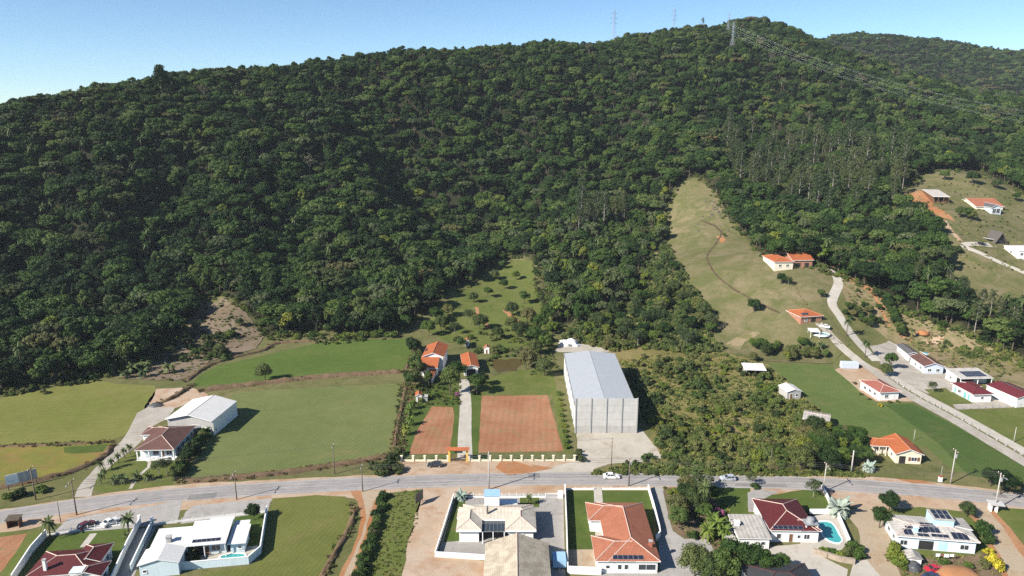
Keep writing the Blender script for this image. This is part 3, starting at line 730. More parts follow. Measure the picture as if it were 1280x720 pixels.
def along(line, off):
    out = []
    for i, p in enumerate(line):
        d = (line[min(i + 1, len(line) - 1)] - line[max(i - 1, 0)]).normalized()
        out.append(p + Vector((-d.y, d.x, 0)) * off)
    return out
def road_strip(name, o0, o1, mat, layer, seg=None, jit=0.0):
    ln = road_c if seg is None else road_c[seg[0]:seg[1]]
    a = [p + Vector((0, noise.noise(Vector((p.x * .2, 0, 4))) * jit, 0)) for p in along(ln, o0)]
    b = [p + Vector((0, noise.noise(Vector((p.x * .2, 5, 4))) * jit, 0)) for p in along(ln, o1)]
    return drape(name, a + b[::-1], mat, 0.007 * layer)
road_strip('main_road', -3.55, 3.55, 'asphalt', 5, None, 0.35)
for o in (-2.3, -1.0, 1.0, 2.3): road_strip('tyre_lane', o - .38, o + .38, 'tyre_lane', 6, None, 0.3)
for o in (-3.05, 3.05): road_strip('edge_line', o - .06, o + .06, 'paint_white', 7)
for i in range(2, len(road_c) - 6, 6): road_strip('centre_line', -.055, .055, 'paint_white', 7, (i, i + 3))
for a_, b_, o0, o1 in ((20, 23, -3.2, -.4), (46, 48, .3, 3.1), (63, 68, -2.6, -1.0), (84, 86, .5, 2.4), (101, 107, -3.0, -.6), (122, 125, .4, 3.0)):
    if b_ < len(road_c): road_strip('road_patch', o0, o1, 'patch_dark', 8, (a_, b_), .3)
sheet('earth_spill', [(622, 582), (640, 578), (668, 580), (684, 586), (660, 590), (632, 590)], 'orange_earth', 6, 2.2)
sheet('earth_spill', [(430, 606), (470, 605), (500, 607), (486, 611), (440, 613)], 'orange_earth', 4, 1.6)
sheet('earth_spill', [(1120, 598), (1150, 601), (1172, 606), (1140, 604)], 'orange_earth', 4, .6)
# foreground lots
sheet('tilled_plot', [(-20, 674), (34, 667), (20, 690), (4, 712), (-20, 735)], 'red_soil', 4, .1)
sheet('lawn', [(-30, 668), (20, 664), (58, 664), (50, 690), (24, 725), (-30, 760)], 'lawn', 3, .2)
ribbon_px('footpath', [(58, 670), (40, 690), (12, 730)], 1.2, 'dirt', 5)
sheet('lawn', [(62, 672), (110, 663), (166, 655), (152, 690), (140, 740), (20, 740)], 'lawn_deep', 3, .05)
sheet('parking', [(64, 670), (84, 648), (140, 640), (228, 626), (222, 654), (166, 660), (110, 664)], 'gravel_grey', 4, .2)
ribbon_px('garden_path', [(117, 667), (104, 684)], 1.6, 'concrete', 5, nat=.02)
sheet('paved_yard', [(226, 655), (232, 640), (242, 632), (339, 623), (334, 641), (280, 648)], 'gravel_grey', 5, .1)
ribbon_px('paved_drive', [(183, 660), (168, 690), (150, 730)], 4.6, 'paver_grey', 5, nat=.02)
sheet('lawn', [(196, 662), (331, 640), (326, 694), (300, 706), (178, 716), (176, 690)], 'lawn_deep', 3, .1)
sheet('terrace', [(252, 706), (250, 692), (300, 684), (324, 682), (318, 692), (310, 700)], 'concrete', 5, .0)
sheet('turf_field', [(340, 623), (395, 619), (432, 621), (440, 636), (436, 656), (412, 700), (396, 735), (250, 735), (252, 716), (312, 708), (330, 694), (336, 650)], 'turf_near', 3, .15)
sheet('dirt_track', [(436, 610), (486, 608), (474, 622), (462, 660), (440, 735), (414, 735), (440, 690), (452, 650), (446, 628)], 'orange_earth', 3, .25)
sheet('wheel_track', [(452, 612), (480, 610), (468, 626), (456, 664), (436, 735), (422, 735), (444, 690), (458, 650)], 'sand', 4, .25)
sheet('ditch_bank', [(484, 616), (528, 612), (522, 650), (506, 690), (500, 735), (444, 735), (462, 680)], 'lawn', 3, .3)
sheet('dirt_yard', [(528, 612), (578, 618), (560, 650), (544, 694), (612, 702), (614, 735), (500, 735), (508, 690), (518, 650)], 'dirt', 3, .3)
sheet('paved_yard', [(548, 690), (570, 620), (704, 616), (707, 735), (690, 735), (640, 700)], 'paver_grey', 4, .0)
sheet('lawn', [(569, 625), (582, 625), (579, 650), (574, 676), (554, 678)], 'lawn_deep', 5, .05)
sheet('lawn', [(650, 622), (674, 622), (674, 634), (650, 634)], 'lawn_deep', 5, .05)
sheet('lawn', [(709, 613), (812, 613), (818, 650), (812, 690), (745, 686), (712, 687)], 'lawn_deep', 5, .05)
sheet('sand_patch', [(711, 687), (752, 687), (752, 714), (709, 714)], 'sand', 6, .05)
sheet('garden_path', [(742, 609), (752, 609), (754, 632), (743, 632)], 'concrete', 7, .0)
sheet('patio', [(744, 640), (762, 640), (766, 676), (744, 676)], 'concrete', 6, .0)
sheet('gravel_drive', [(814, 609), (829, 609), (834, 640), (842, 664), (856, 674), (884, 674), (896, 692), (910, 735), (750, 735), (752, 714), (825, 716), (822, 660)], 'gravel_grey', 4, .2)
sheet('garden_bed', [(830, 610), (888, 606), (912, 640), (912, 660), (930, 700), (960, 735), (912, 735), (884, 674), (856, 674), (842, 662), (834, 636)], 'garden_soil', 3, .3)
sheet('lawn', [(880, 608), (938, 606), (938, 624), (934, 650), (912, 652), (898, 630)], 'lawn_deep', 4, .2)
sheet('lawn', [(952, 622), (990, 614), (1024, 610), (1036, 630), (1044, 640), (1010, 646), (960, 640)], 'lawn_deep', 4, .1)
sheet('paved_yard', [(936, 640), (934, 616), (944, 612), (974, 614), (955, 624), (948, 640)], 'paver_grey', 5, .1)
sheet('paved_yard', [(912, 688), (1000, 680), (1010, 640), (1046, 641), (1062, 676), (1050, 690), (1024, 694), (1060, 712), (1056, 735), (946, 735), (950, 700)], 'concrete', 4, .05)
sheet('sand_drive', [(1056, 640), (1080, 632), (1112, 652), (1114, 690), (1130, 735), (1058, 735), (1084, 700), (1070, 660)], 'sand', 4, .3)
sheet('lot', [(1086, 640), (1112, 646), (1108, 676), (1122, 690), (1240, 692), (1262, 735), (1126, 735), (1112, 690)], 'garden_soil', 3, .3)
sheet('lawn', [(1100, 640), (1150, 634), (1216, 640), (1236, 690), (1170, 700), (1126, 692), (1108, 660)], 'lawn', 4, .3)
sheet('dirt_track', [(1206, 636), (1240, 634), (1262, 660), (1300, 708), (1300, 740), (1262, 740), (1240, 690), (1222, 655)], 'orange_earth', 5, .25)
sheet('wheel_track', [(1214, 636), (1232, 634), (1252, 658), (1290, 712), (1290, 740), (1270, 740), (1250, 696), (1228, 655)], 'sand', 6, .25)
sheet('lawn', [(1238, 634), (1300, 638), (1360, 660), (1360, 720), (1300, 706), (1262, 658)], 'lawn', 4, .3)
sheet('loading_pad', [(1058, 735), (1068, 700), (1084, 700), (1112, 735)], 'concrete', 6, .05)

# banks of earth and dry brush between the levels
def bank(px, w, h, name='earth_bank', label=None):
    pts = [P(x, y) for x, y in px]; ln = smooth_poly(pts, False, 1.2); mb = MB(); n = 9; mb.smooth = True
    vs = []
    for i, p in enumerate(ln):
        d = (ln[min(i + 1, len(ln) - 1)] - ln[max(i - 1, 0)]).normalized(); s = Vector((-d.y, d.x, 0))
        e = min(1.0, i / 4.0, (len(ln) - 1 - i) / 4.0)
        for k in range(n):
            t = k / (n - 1) * 2 - 1
            z = h * e * max(0, (1 - t * t)) * (0.75 + 0.6 * noise.noise(Vector((p.x * .4 + t, p.y * .4, 2)))) 
            q = p + s * (t * w / 2 * (1 + .2 * noise.noise(Vector((p.x * .3, p.y * .3, t)))))
            vs.append((q.x, q.y, max(z, 0) + 0.03 - (0.1 if k in (0, n - 1) else 0)))
    fs = [(i * n + k, (i + 1) * n + k, (i + 1) * n + k + 1, i * n + k + 1) for i in range(len(ln) - 1) for k in range(n - 1)]
    mb.add(vs, fs); o = mb.build(name, ['earth_bank']); tag(o, label, None, None, 'structure')
    return ln
BANKS = [bank([(222, 602), (270, 600), (350, 592), (440, 579), (490, 569), (503, 560)], 2.6, 1.3),
         bank([(250, 489), (300, 483), (400, 472), (505, 465)], 3.6, 1.6),
         bank([(508, 482), (500, 520), (492, 562)], 1.6, 0.8),
         bank([(-40, 618), (20, 606), (60, 598), (95, 588), (128, 572), (140, 556)], 2.4, 1.1),
         bank([(140, 552), (80, 556), (-60, 560)], 1.2, .5),
         bank([(441, 632), (440, 652), (420, 690), (398, 730)], 1.8, 0.9),
         bank([(240, 482), (215, 498), (196, 505)], 2.2, 1.2),
         bank([(232, 478), (250, 464), (275, 452), (330, 438), (345, 430), (400, 426)], 2.2, 1.0),
         bank([(507, 462), (516, 446), (519, 432)], 1.6, .8)]
# ---------------------------------------------------------------- building materials
roof_mat('roof_orange', (0.49, 0.185, 0.105), (0.40, 0.145, 0.082), 0.30, wear=.45)
roof_mat('roof_bright', (0.52, 0.155, 0.055), (0.43, 0.125, 0.050), 0.30, wear=.4)
roof_mat('roof_maroon', (0.135, 0.024, 0.024), (0.105, 0.022, 0.024), 0.34, 0.55, .35)
roof_mat('roof_brown', (0.185, 0.090, 0.072), (0.140, 0.072, 0.060), 0.32, .7, .5)
roof_mat('roof_wine', (0.175, 0.030, 0.035), (0.140, 0.028, 0.032), 0.6, 0.5, .3, rows=False)
roof_mat('roof_pink', (0.42, 0.150, 0.110), (0.36, 0.120, 0.090), 0.30, wear=.35)
roof_mat('roof_cream', (0.74, 0.68, 0.57), (0.58, 0.52, 0.42), 0.34, wear=.5)
roof_mat('roof_tan', (0.66, 0.58, 0.45), (0.46, 0.39, 0.29), 0.40, wear=.6)
roof_mat('roof_white', (0.78, 0.77, 0.74), (0.70, 0.69, 0.66), 0.9, 0.5, .25, rows=False, rib_c=.05)
roof_mat('roof_steel', (0.47, 0.50, 0.53), (0.43, 0.46, 0.50), 0.8, 0.45, .3, rows=False, rib_c=.06)
roof_mat('roof_fibre', (0.50, 0.47, 0.43), (0.36, 0.34, 0.31), 1.0, 0.85, .6, rows=False, rib_c=.13)
roof_mat('roof_fibre_light', (0.60, 0.565, 0.52), (0.45, 0.42, 0.385), 1.0, 0.85, .6, rows=False, rib_c=.13)
roof_mat('roof_grey', (0.150, 0.150, 0.155), (0.120, 0.120, 0.128), 0.34, 0.7, .4)
roof_mat('roof_slate', (0.060, 0.062, 0.068), (0.045, 0.046, 0.052), 0.34, 0.7, .4)
plain_mat('ridge_pale', (0.55, 0.42, 0.36), .8, .2, .2, 2)
plain_mat('ridge_orange', (0.50, 0.22, 0.12), .8, .2, .2, 2)
plain_mat('ridge_dark', (0.085, 0.03, 0.03), .7, .2, .2, 2)
plain_mat('wall_white', (0.78, 0.77, 0.74), .75, .2, .05, .7, streak=.35)
plain_mat('wall_blue', (0.62, 0.72, 0.77), .75, .2, .05, .7, streak=.3)
plain_mat('wall_sky', (0.42, 0.66, 0.82), .75, .2, .06, .7, streak=.3)
plain_mat('wall_ice', (0.58, 0.68, 0.72), .75, .2, .05, .7, streak=.4)
plain_mat('wall_cream', (0.72, 0.64, 0.50), .8, .2, .06, .7, streak=.3)
plain_mat('wall_grey', (0.40, 0.39, 0.37), .85, .2, .10, .6, streak=.6)
plain_mat('wall_slate', (0.50, 0.56, 0.64), .8, .2, .06, .6, streak=.2)
plain_mat('wall_brick', (0.36, 0.18, 0.12), .85, .2, .2, 1.5)
plain_mat('concrete_panel', (0.47, 0.46, 0.44), .85, .2, .10, .35, streak=.45)
plain_mat('concrete_post', (0.36, 0.36, 0.35), .85, .2, .10, .6, streak=.4)
plain_mat('paint_trim', (0.80, 0.80, 0.78), .6, .3, .03)
plain_mat('frame_dark', (0.10, 0.09, 0.08), .5, .4, .1)
plain_mat('wood', (0.17, 0.085, 0.045), .7, .25, .2, 2)
plain_mat('teal_door', (0.16, 0.42, 0.38), .5, .4, .05)
plain_mat('dark_room', (0.035, 0.033, 0.032), .8, .1, .2)
plain_mat('metal_grey', (0.33, 0.34, 0.35), .5, .5, .1, 1, .3)
plain_mat('metal_blue', (0.30, 0.48, 0.66), .5, .4, .1, 1)
plain_mat('plastic_blue', (0.10, 0.22, 0.52), .4, .5, .05)
plain_mat('brick_red', (0.38, 0.14, 0.09), .85, .2, .2, 3)
def glass_mat(name, c, rough=.08):
    m, nt, b = base_mat(name, rough, 0.6); b.inputs['Base Color'].default_value = rgb(c); return m
glass_mat('glass', (0.035, 0.045, 0.055))
glass_mat('glass_car', (0.02, 0.025, 0.03))
glass_mat('panel_cell', (0.018, 0.022, 0.040), .18)
glass_mat('pool_water', (0.055, 0.33, 0.33), .03)
glass_mat('pool_blue', (0.08, 0.42, 0.62), .03)
plain_mat('panel_edge', (0.45, 0.46, 0.47), .4, .5, .05, 1, .5)

# ---------------------------------------------------------------- houses
PANEL_ME = None
def panel_mesh(w, d):
    mb = MB(); mb.box((0, 0, 0.02), (w, d, .04), 1); mb.box((0, 0, .044), (w - .07, d - .07, .012), 0)
    return mb.mesh('solar_panel', ['panel_cell', 'panel_edge'])
_pm = {}
class House:
    def __init__(s, name, label, FL, FR, BL=None, BR=None, h=3.2, z0=0.0, cat='house', group=None, depth=None):
        s.z0 = z0; s.h = h
        a, b = P(*FL, z0 + h), P(*FR, z0 + h)
        ux = (b - a); s.W = ux.length; ux.normalize(); uy = Vector((-ux.y, ux.x, 0))
        if depth: s.D = depth
        else: s.D = abs((P(*BL, z0 + h) - a).dot(uy)) if BL else abs((P(*BR, z0 + h) - b).dot(uy))
        s.rz = math.atan2(ux.y, ux.x); a.z = z0
        s.root = empty(name, a, s.rz, label, cat, group)
        s.M = Matrix.Translation(a) @ Matrix.Rotation(s.rz, 4, 'Z'); s.Mi = s.M.inverted()
        s.n = 0; s.wings = []
    def wing(s, r=(0, 0, 1, 1), k='lrfb', dh=0.0, pitch=.36, ov=.55, roof='roof_orange', wall='wall_white', ridge='ridge_pale', fascia='paint_trim', inset=None, th=.18, walls=True, deep=0.0, cap=.11, openings=(), loc=False):
        i = s.n; s.n += 1
        h = s.h + dh + .007 * i; ov += .005 * i
        x0, y0, x1, y1 = (r[0] * s.W, r[1] * s.D, r[2] * s.W, r[3] * s.D) if not loc else r
        pl = {'l': ((1, 0), x0), 'r': ((-1, 0), -x1), 'f': ((0, 1), y0), 'b': ((0, -1), -y1)}
        def dist(c, p): n, o = pl[c]; return n[0] * p[0] + n[1] * p[1] - o
        def zz(x, y): return h + pitch * min(dist(c, (x, y)) for c in k)
        s.wings.append((zz, (x0, y0, x1, y1), k, pitch, h))
        w = dict(zz=zz, rect=(x0, y0, x1, y1), h=h)
        mb = MB(); rm = MB(); seen = {}
        for c in k:                                    # each roof face: the part of the rectangle nearest to its own eave
            poly = [(x0, y0), (x1, y0), (x1, y1), (x0, y1)]
            for d in k:
                if d == c: continue
                out = []
                f = lambda p: dist(d, p) - dist(c, p)
                for q in range(len(poly)):
                    p, t = poly[q], poly[(q + 1) % len(poly)]; fp, ft = f(p), f(t)
                    if fp >= -1e-9: out.append(p)
                    if (fp > 1e-9 and ft < -1e-9) or (fp < -1e-9 and ft > 1e-9):
                        u = fp / (fp - ft); out.append((p[0] + (t[0] - p[0]) * u, p[1] + (t[1] - p[1]) * u))
                poly = out
                if len(poly) < 3: break
            if len(poly) < 3: continue
            v3 = [(x, y, zz(x, y) + .001) for x, y in poly]
            n = pl[c][0]; sl = math.sqrt(1 + pitch * pitch)
            uv = [(p[0] * abs(n[1]) + p[1] * abs(n[0]), dist(c, p) * sl) for p in poly]
            mb.add(v3, [tuple(range(len(v3)))], 0, [uv])
            mb.add([(x, y, z - th) for x, y, z in v3], [tuple(range(len(v3)))[::-1]], 1)
            for q in range(len(v3)):
                a, b = v3[q], v3[(q + 1) % len(v3)]
                ky = tuple(sorted((tuple(round(t, 2) for t in a[:2]), tuple(round(t, 2) for t in b[:2]))))
                if (Vector(a) - Vector(b)).length < .05: continue
                seen.setdefault(ky, []).append((a, b))
        for ky, L in seen.items():
            a, b = L[0]
            if len(L) > 1:
                if cap: rm.tube([(a[0], a[1], a[2] + .01), (b[0], b[1], b[2] + .01)], cap, 6)
            else:
                mb.add([a, b, (b[0], b[1], b[2] - th), (a[0], a[1], a[2] - th)], [(0, 3, 2, 1)], 1)
        ro = mb.build('roof', [roof, fascia], s.root); w['roof'] = ro
        if rm.v: rm.build('ridge_cap', [ridge], ro)
        if walls:
            iv = inset or (ov, ov, ov, ov)
            a0, b0, a1, b1 = x0 + iv[0], y0 + iv[2], x1 - iv[1], y1 - iv[3]
            wb = MB(); base = -0.25 - deep
            def side(p, q):
                L = (Vector(q) - Vector(p)).length; N = 8
                pts = [(p[0] + (q[0] - p[0]) * t / N, p[1] + (q[1] - p[1]) * t / N) for t in range(N + 1)]
                top = [(x, y, zz(x, y) - th * .6) for x, y in pts]
                wb.add([(p[0], p[1], base)] + [(q[0], q[1], base)] + top[::-1], [tuple(range(N + 3))])
            side((a0, b0), (a1, b0)); side((a1, b0), (a1, b1)); side((a1, b1), (a0, b1)); side((a0, b1), (a0, b0))
            wo = wb.build('wall', [wall], s.root); w['wr'] = (a0, b0, a1, b1)
            for op in openings: s.opening(w, *op)
        return w
    def opening(s, w, side, frac, z, ww, hh, kind='win'):
        a0, b0, a1, b1 = w['wr']
        if side == 'f': p = (a0 + (a1 - a0) * frac, b0); ang = 0
        elif side == 'b': p = (a0 + (a1 - a0) * frac, b1); ang = math.pi
        elif side == 'l': p = (a0, b1 + (b0 - b1) * frac); ang = -math.pi / 2
        else: p = (a1, b0 + (b1 - b0) * frac); ang = math.pi / 2
        loc = (p[0], p[1], z); rot = (0, 0, ang)
        if kind in ('win', 'shut'):
            key = ('win', ww, hh)
            if key not in _pm:
                f = MB(); t = .08
                f.b2(-ww / 2 - t, -.07, 0 - t, ww / 2 + t, .02, 0); f.b2(-ww / 2 - t, -.07, hh, ww / 2 + t, .02, hh + t)
                f.b2(-ww / 2 - t, -.07, 0, -ww / 2, .02, hh); f.b2(ww / 2, -.07, 0, ww / 2 + t, .02, hh)
                if ww > 1.1: f.b2(-.03, -.05, 0, .03, .02, hh)
                g = MB(); g.b2(-ww / 2, -.03, 0, ww / 2, .02, hh)
                l = MB(); l.b2(-ww / 2 - .15, -.16, -t - .06, ww / 2 + .15, .02, -t)
                _pm[key] = (f.mesh('window', ['paint_trim']), g.mesh('pane', ['glass']), l.mesh('sill', ['paint_trim']))
            f, g, l = _pm[key]
            fo = link_mesh('window', f, s.root, loc, rot); link_mesh('pane', g, fo); link_mesh('sill', l, fo)
            if kind == 'shut':
                for sx in (-1, 1):
                    m = MB(); m.b2(sx * (ww / 2 + .08) if sx > 0 else -ww / 2 - .08 - ww * .5, -.06, 0, ww / 2 + .08 + ww * .5 if sx > 0 else -ww / 2 - .08, .0, hh)
                    for q in range(4): m.b2((ww / 2 + .12) if sx > 0 else (-ww / 2 - .04 - ww * .5), -.075, hh * (q + .3) / 4, (ww / 2 + .04 + ww * .5) if sx > 0 else (-ww / 2 - .12), -.061, hh * (q + .7) / 4)
                    m.build('shutter', ['wood'], fo)
        else:
            mat = {'door': 'wood', 'teal': 'teal_door', 'dark': 'dark_room', 'white': 'paint_trim', 'sky': 'wall_sky', 'garage': 'metal_grey'}[kind]
            d = MB(); d.b2(-ww / 2, -.04, 0, ww / 2, .02, hh)
            nm = 'porch_opening' if kind == 'dark' else ('garage_door' if kind == 'garage' else 'door')
            do = d.build(nm, [mat], s.root, loc, rot)
            if kind not in ('dark', 'sky'):
                f = MB(); f.b2(-ww / 2 - .08, -.07, 0, -ww / 2, .02, hh + .08); f.b2(ww / 2, -.07, 0, ww / 2 + .08, .02, hh + .08); f.b2(-ww / 2, -.07, hh, ww / 2, .02, hh + .08)
                f.build('door_frame', ['paint_trim'], do)
                hd = MB(); hd.b2(ww / 2 - .2, -.1, hh * .45, ww / 2 - .1, -.04, hh * .5); hd.build('handle', ['metal_grey'], do)
    def local(s, px, py, wi=0, face='f'):
        """the spot of a roof face that a pixel shows, in the house's own coordinates"""
        zz, (x0, y0, x1, y1), k, pitch, h = s.wings[wi]
        o = s.Mi @ Vector((0, 0, CAM_H)); d = s.Mi.to_3x3() @ ray(px, py)
        n = {'f': (0, -pitch, 1), 'b': (0, pitch, 1), 'l': (-pitch, 0, 1), 'r': (pitch, 0, 1), 'flat': (0, 0, 1)}[face]
        q = {'f': (x0, y0, h), 'b': (x1, y1, h), 'l': (x0, y0, h), 'r': (x1, y1, h), 'flat': (x0, y0, h)}[face]
        n = Vector(n); t = (Vector(q) - o).dot(n) / d.dot(n); return o + d * t, n.normalized()
    def panels(s, pxs, w=1.0, d=1.65, wi=0, face='f', lift=.06):
        key = (w, d)
        if key not in _pm: _pm[key] = panel_mesh(w, d)
        for px, py in pxs:
            p, n = s.local(px, py, wi, face)
            o = link_mesh('solar_panel', _pm[key], s.root)
            o.location = p + n * lift
            pitch = s.wings[wi][3]
            a = math.atan(pitch)
            o.rotation_euler = {'f': (a, 0, 0), 'b': (-a, 0, 0), 'l': (0, -a, 0), 'r': (0, a, 0), 'flat': (0, 0, 0)}[face]
    def panel_grid(s, px, py, nu, nv, w=1.0, d=1.65, wi=0, face='f'):
        key = (w, d)
        if key not in _pm: _pm[key] = panel_mesh(w, d)
        p, n = s.local(px, py, wi, face); a = math.atan(s.wings[wi][3])
        for i in range(nu):
            for j in range(nv):
                o = link_mesh('solar_panel', _pm[key], s.root)
                if face in 'fb':
                    sg = 1 if face == 'f' else -1
                    du, dv = Vector((1, 0, 0)), Vector((0, math.cos(a) * sg, math.sin(a)))
                    o.rotation_euler = (a * sg, 0, 0)
                else:
                    sg = 1 if face == 'r' else -1
                    du, dv = Vector((0, 1, 0)), Vector((-sg * math.cos(a), 0, math.sin(a)))
                    o.rotation_euler = (0, a * sg, math.pi / 2) if False else (0, a * sg, 0)
                uu, vv = (w, d) if face in 'fb' else (d, w)
                o.location = p + n * .06 + du * ((i - (nu - 1) / 2) * (uu + .03)) + dv * ((j - (nv - 1) / 2) * (vv + .03))
    def chimney(s, px, py, w=.6, hgt=1.6, mat='brick_red', wi=0, face='f', capm='concrete_post'):
        p, n = s.local(px, py, wi, face)
        mb = MB(); mb.b2(p.x - w / 2, p.y - w / 2, p.z - .8, p.x + w / 2, p.y + w / 2, p.z + hgt)
        c = mb.build('chimney', [mat], s.root)
        mb = MB(); mb.b2(p.x - w * .65, p.y - w * .65, p.z + hgt + .12, p.x + w * .65, p.y + w * .65, p.z + hgt + .22)
        for sx in (-1, 1):
            for sy in (-1, 1): mb.b2(p.x + sx * w * .42 - .05, p.y + sy * w * .42 - .05, p.z + hgt, p.x + sx * w * .42 + .05, p.y + sy * w * .42 + .05, p.z + hgt + .12)
        mb.build('chimney_cap', [capm], c)
    def block(s, name, r, z0, z1, mat, loc=True, top=None):
        x0, y0, x1, y1 = r if loc else (r[0] * s.W, r[1] * s.D, r[2] * s.W, r[3] * s.D)
        mb = MB(); mb.b2(x0, y0, z0, x1, y1, z1); o = mb.build(name, [mat], s.root)
        if top:
            mb = MB(); mb.b2(x0 - .15, y0 - .15, z1, x1 + .15, y1 + .15, z1 + .15); mb.build('lid', [top], o)
        return o
    def posts(s, pts, z1, w=.22, mat='paint_trim'):
        for x, y in pts:
            mb = MB(); mb.b2(x - w / 2, y - w / 2, -.1, x + w / 2, y + w / 2, z1); mb.b2(x - w * .75, y - w * .75, -.1, x + w * .75, y + w * .75, .25)
            mb.build('post', [mat], s.root)

# --- 1 maroon-roofed villa
H = House('villa', 'dark maroon tiled hip-roof house behind the white post-and-rail front fence', (30, 722), (112, 716), BL=(54, 689.5), h=3.3)
H.wing(roof='roof_maroon', ridge='ridge_pale', pitch=.36, openings=[('r', .5, 1.0, 1.4, 1.2), ('r', .8, .1, 1.0, 2.1, 'door'), ('b', .4, 1.0, 1.4, 1.2)])
H.wing((.72, -.15, 1.22, .42), 'lrb', roof='roof_maroon', pitch=.36, openings=[('r', .5, 1.0, 1.4, 1.2)])
H.wing((.60, .40, 1.06, 1.16), 'lrb', dh=.1, roof='roof_maroon', pitch=.36, openings=[('r', .6, 1.0, 1.2, 1.2)])
H.chimney(57, 712, .6, 2.3, 'wall_white')
p, n = H.local(98, 718); H.block('roof_tank', (p.x - 1.2, p.y - 1, p.x + 1.2, p.y + 1), p.z - 1, p.z + 1.1, 'wall_white', top='wall_ice')
# --- 2 white house with pool
H = House('villa', 'white-roofed modern house with pale blue walls beside the small oval pool', (231, 683), (282, 678.5), BL=(238, 656), h=3.6)
H.wing(k='f', pitch=.10, roof='roof_white', wall='wall_ice', ov=.5, inset=(.4, .4, 1.6, .4), openings=[('f', .2, .05, 3.4, 2.3, 'dark'), ('f', .72, 1.0, 1.9, 1.2), ('f', .48, .1, .9, 2.1, 'door')])
H.wing((.36, .9, 1.0, 1.16), 'f', pitch=.10, dh=.28, roof='roof_white', wall='wall_ice')
H.wing((1.01, .06, 1.48, .82), 'f', pitch=.09, dh=-.75, roof='roof_white', wall='wall_ice', openings=[('f', .7, 1.2, .8, .7)])
H.wing((1.01, .75, 1.42, 1.05), 'f', pitch=.09, dh=-.45, roof='roof_white', wall='wall_ice')
H.wing((-.9, .02, .03, .92), 'f', pitch=.08, dh=-.6, roof='roof_white', wall='wall_ice')
H.wing((-.96, -.62, .03, .06), 'lr', pitch=.26, dh=-.3, roof='roof_white', wall='wall_ice', ov=.3, cap=0, openings=[('f', .13, 1.3, .7, .6)])
H.panel_grid(258, 675.5, 6, 1, 1.0, 1.1)
H.posts([(.3, .3), (H.W * .45, .3), (H.W - .3, .3)], 3.5, .18)
p, n = H.local(211.5, 677, 4); H.block('roof_tank', (p.x - .5, p.y - .5, p.x + .5, p.y + .5), p.z - .2, p.z + 1.3, 'wall_grey', top='concrete_post')
# --- 3 house with cream hip roofs
H = House('villa', 'white house with cream tiled hip roofs and a glazed court behind the white wall', (570, 662.5), (670.5, 662.5), BR=(672, 634), h=3.7)
for r_ in ((0, 0, .317, 1.0), (.61, 0, 1, 1.0)):
    H.wing(r_, roof='roof_cream', ridge='ridge_pale', pitch=.36, th=.55, ov=.7, openings=[('f', .5, .9, 1.6, 1.2)] if r_[0] else [('l', .5, .9, 1.6, 1.2), ('l', .2, .9, 1.2, 1.2)])
H.wing((.05, .45, .98, 1.12), roof='roof_cream', ridge='ridge_pale', pitch=.34, th=.5, dh=.05, openings=[('f', .45, .1, 4.5, 2.4, 'dark')])
H.wing((-.01, .55, .2, .92), 'lfb', roof='roof_cream', dh=-.1, pitch=.36, th=.5)
gb = MB(); gb.b2(.32 * H.W, .02 * H.D, 3.05, .605 * H.W, .5 * H.D, 3.12); g_ = gb.build('court_roof', ['metal_grey'], H.root)
for i in range(6):
    for j in range(2):
        mb = MB(); w_ = .285 * H.W / 6; mb.b2(.32 * H.W + i * w_ + .05, .03 * H.D + j * .235 * H.D, 3.124, .32 * H.W + (i + 1) * w_ - .05, .03 * H.D + (j + 1) * .235 * H.D - .05, 3.16); mb.build('pane', ['glass'], g_)
H.posts([(.33 * H.W, .1), (.46 * H.W, .1), (.6 * H.W, .1)], 3.05, .2)
H.block('water_tank_tower', (.335 * H.W, .97 * H.D, .53 * H.W, 1.28 * H.D), -.2, 6.9, 'wall_white', top='metal_blue')
H.block('garden_room', (.53 * H.W, 1.12 * H.D, .76 * H.W, 1.42 * H.D), -.2, 3.3, 'wall_white', top='paint_trim')
H.chimney(609.5, 642, .4, 2.0, 'frame_dark', wi=2)
# --- 4 tan tiled shed in front of it
H = House('store_shed', 'broad gabled shed with pale tan tiles beside the cream-roofed house', (603.5, 735), (690, 735), BL=(614, 678.5), h=3.8, cat='shed')
H.wing(k='lr', roof='roof_tan', pitch=.36, ov=.4, ridge='ridge_pale', openings=[('l', .4, .9, 1.4, 1.0), ('l', .7, .9, 1.4, 1.0)])
# --- 5 orange roofed house
H = House('house', 'large house with orange tiled hip roof beside the narrow green lawn', (744, 701.5), (826, 702), BL=(738.5, 628), h=3.4)
H.wing((.20, 0, 1, 1), roof='roof_orange', pitch=.37, openings=[('f', .20, 1.0, .8, 1.2), ('f', .34, 1.0, .8, 1.2), ('f', .76, .9, 4.2, 1.4), ('f', .55, .1, .9, 2.1, 'white'), ('r', .3, .9, 1.4, 1.2), ('r', .7, .9, 1.4, 1.2)])
H.wing((0, .66, .62, 1.0), 'lfb', roof='roof_orange', pitch=.37, openings=[('l', .5, .9, 1.4, 1.2)])
H.wing((0, 0, .62, .40), 'lfb', roof='roof_orange', pitch=.37, openings=[('f', .3, 1.2, .8, .8), ('l', .5, .9, 1.4, 1.2)])
H.panel_grid(785, 696.8, 6, 1, 1.1, 1.1)
H.chimney(813, 682.5, .7, 1.2, 'brick_red', face='r')
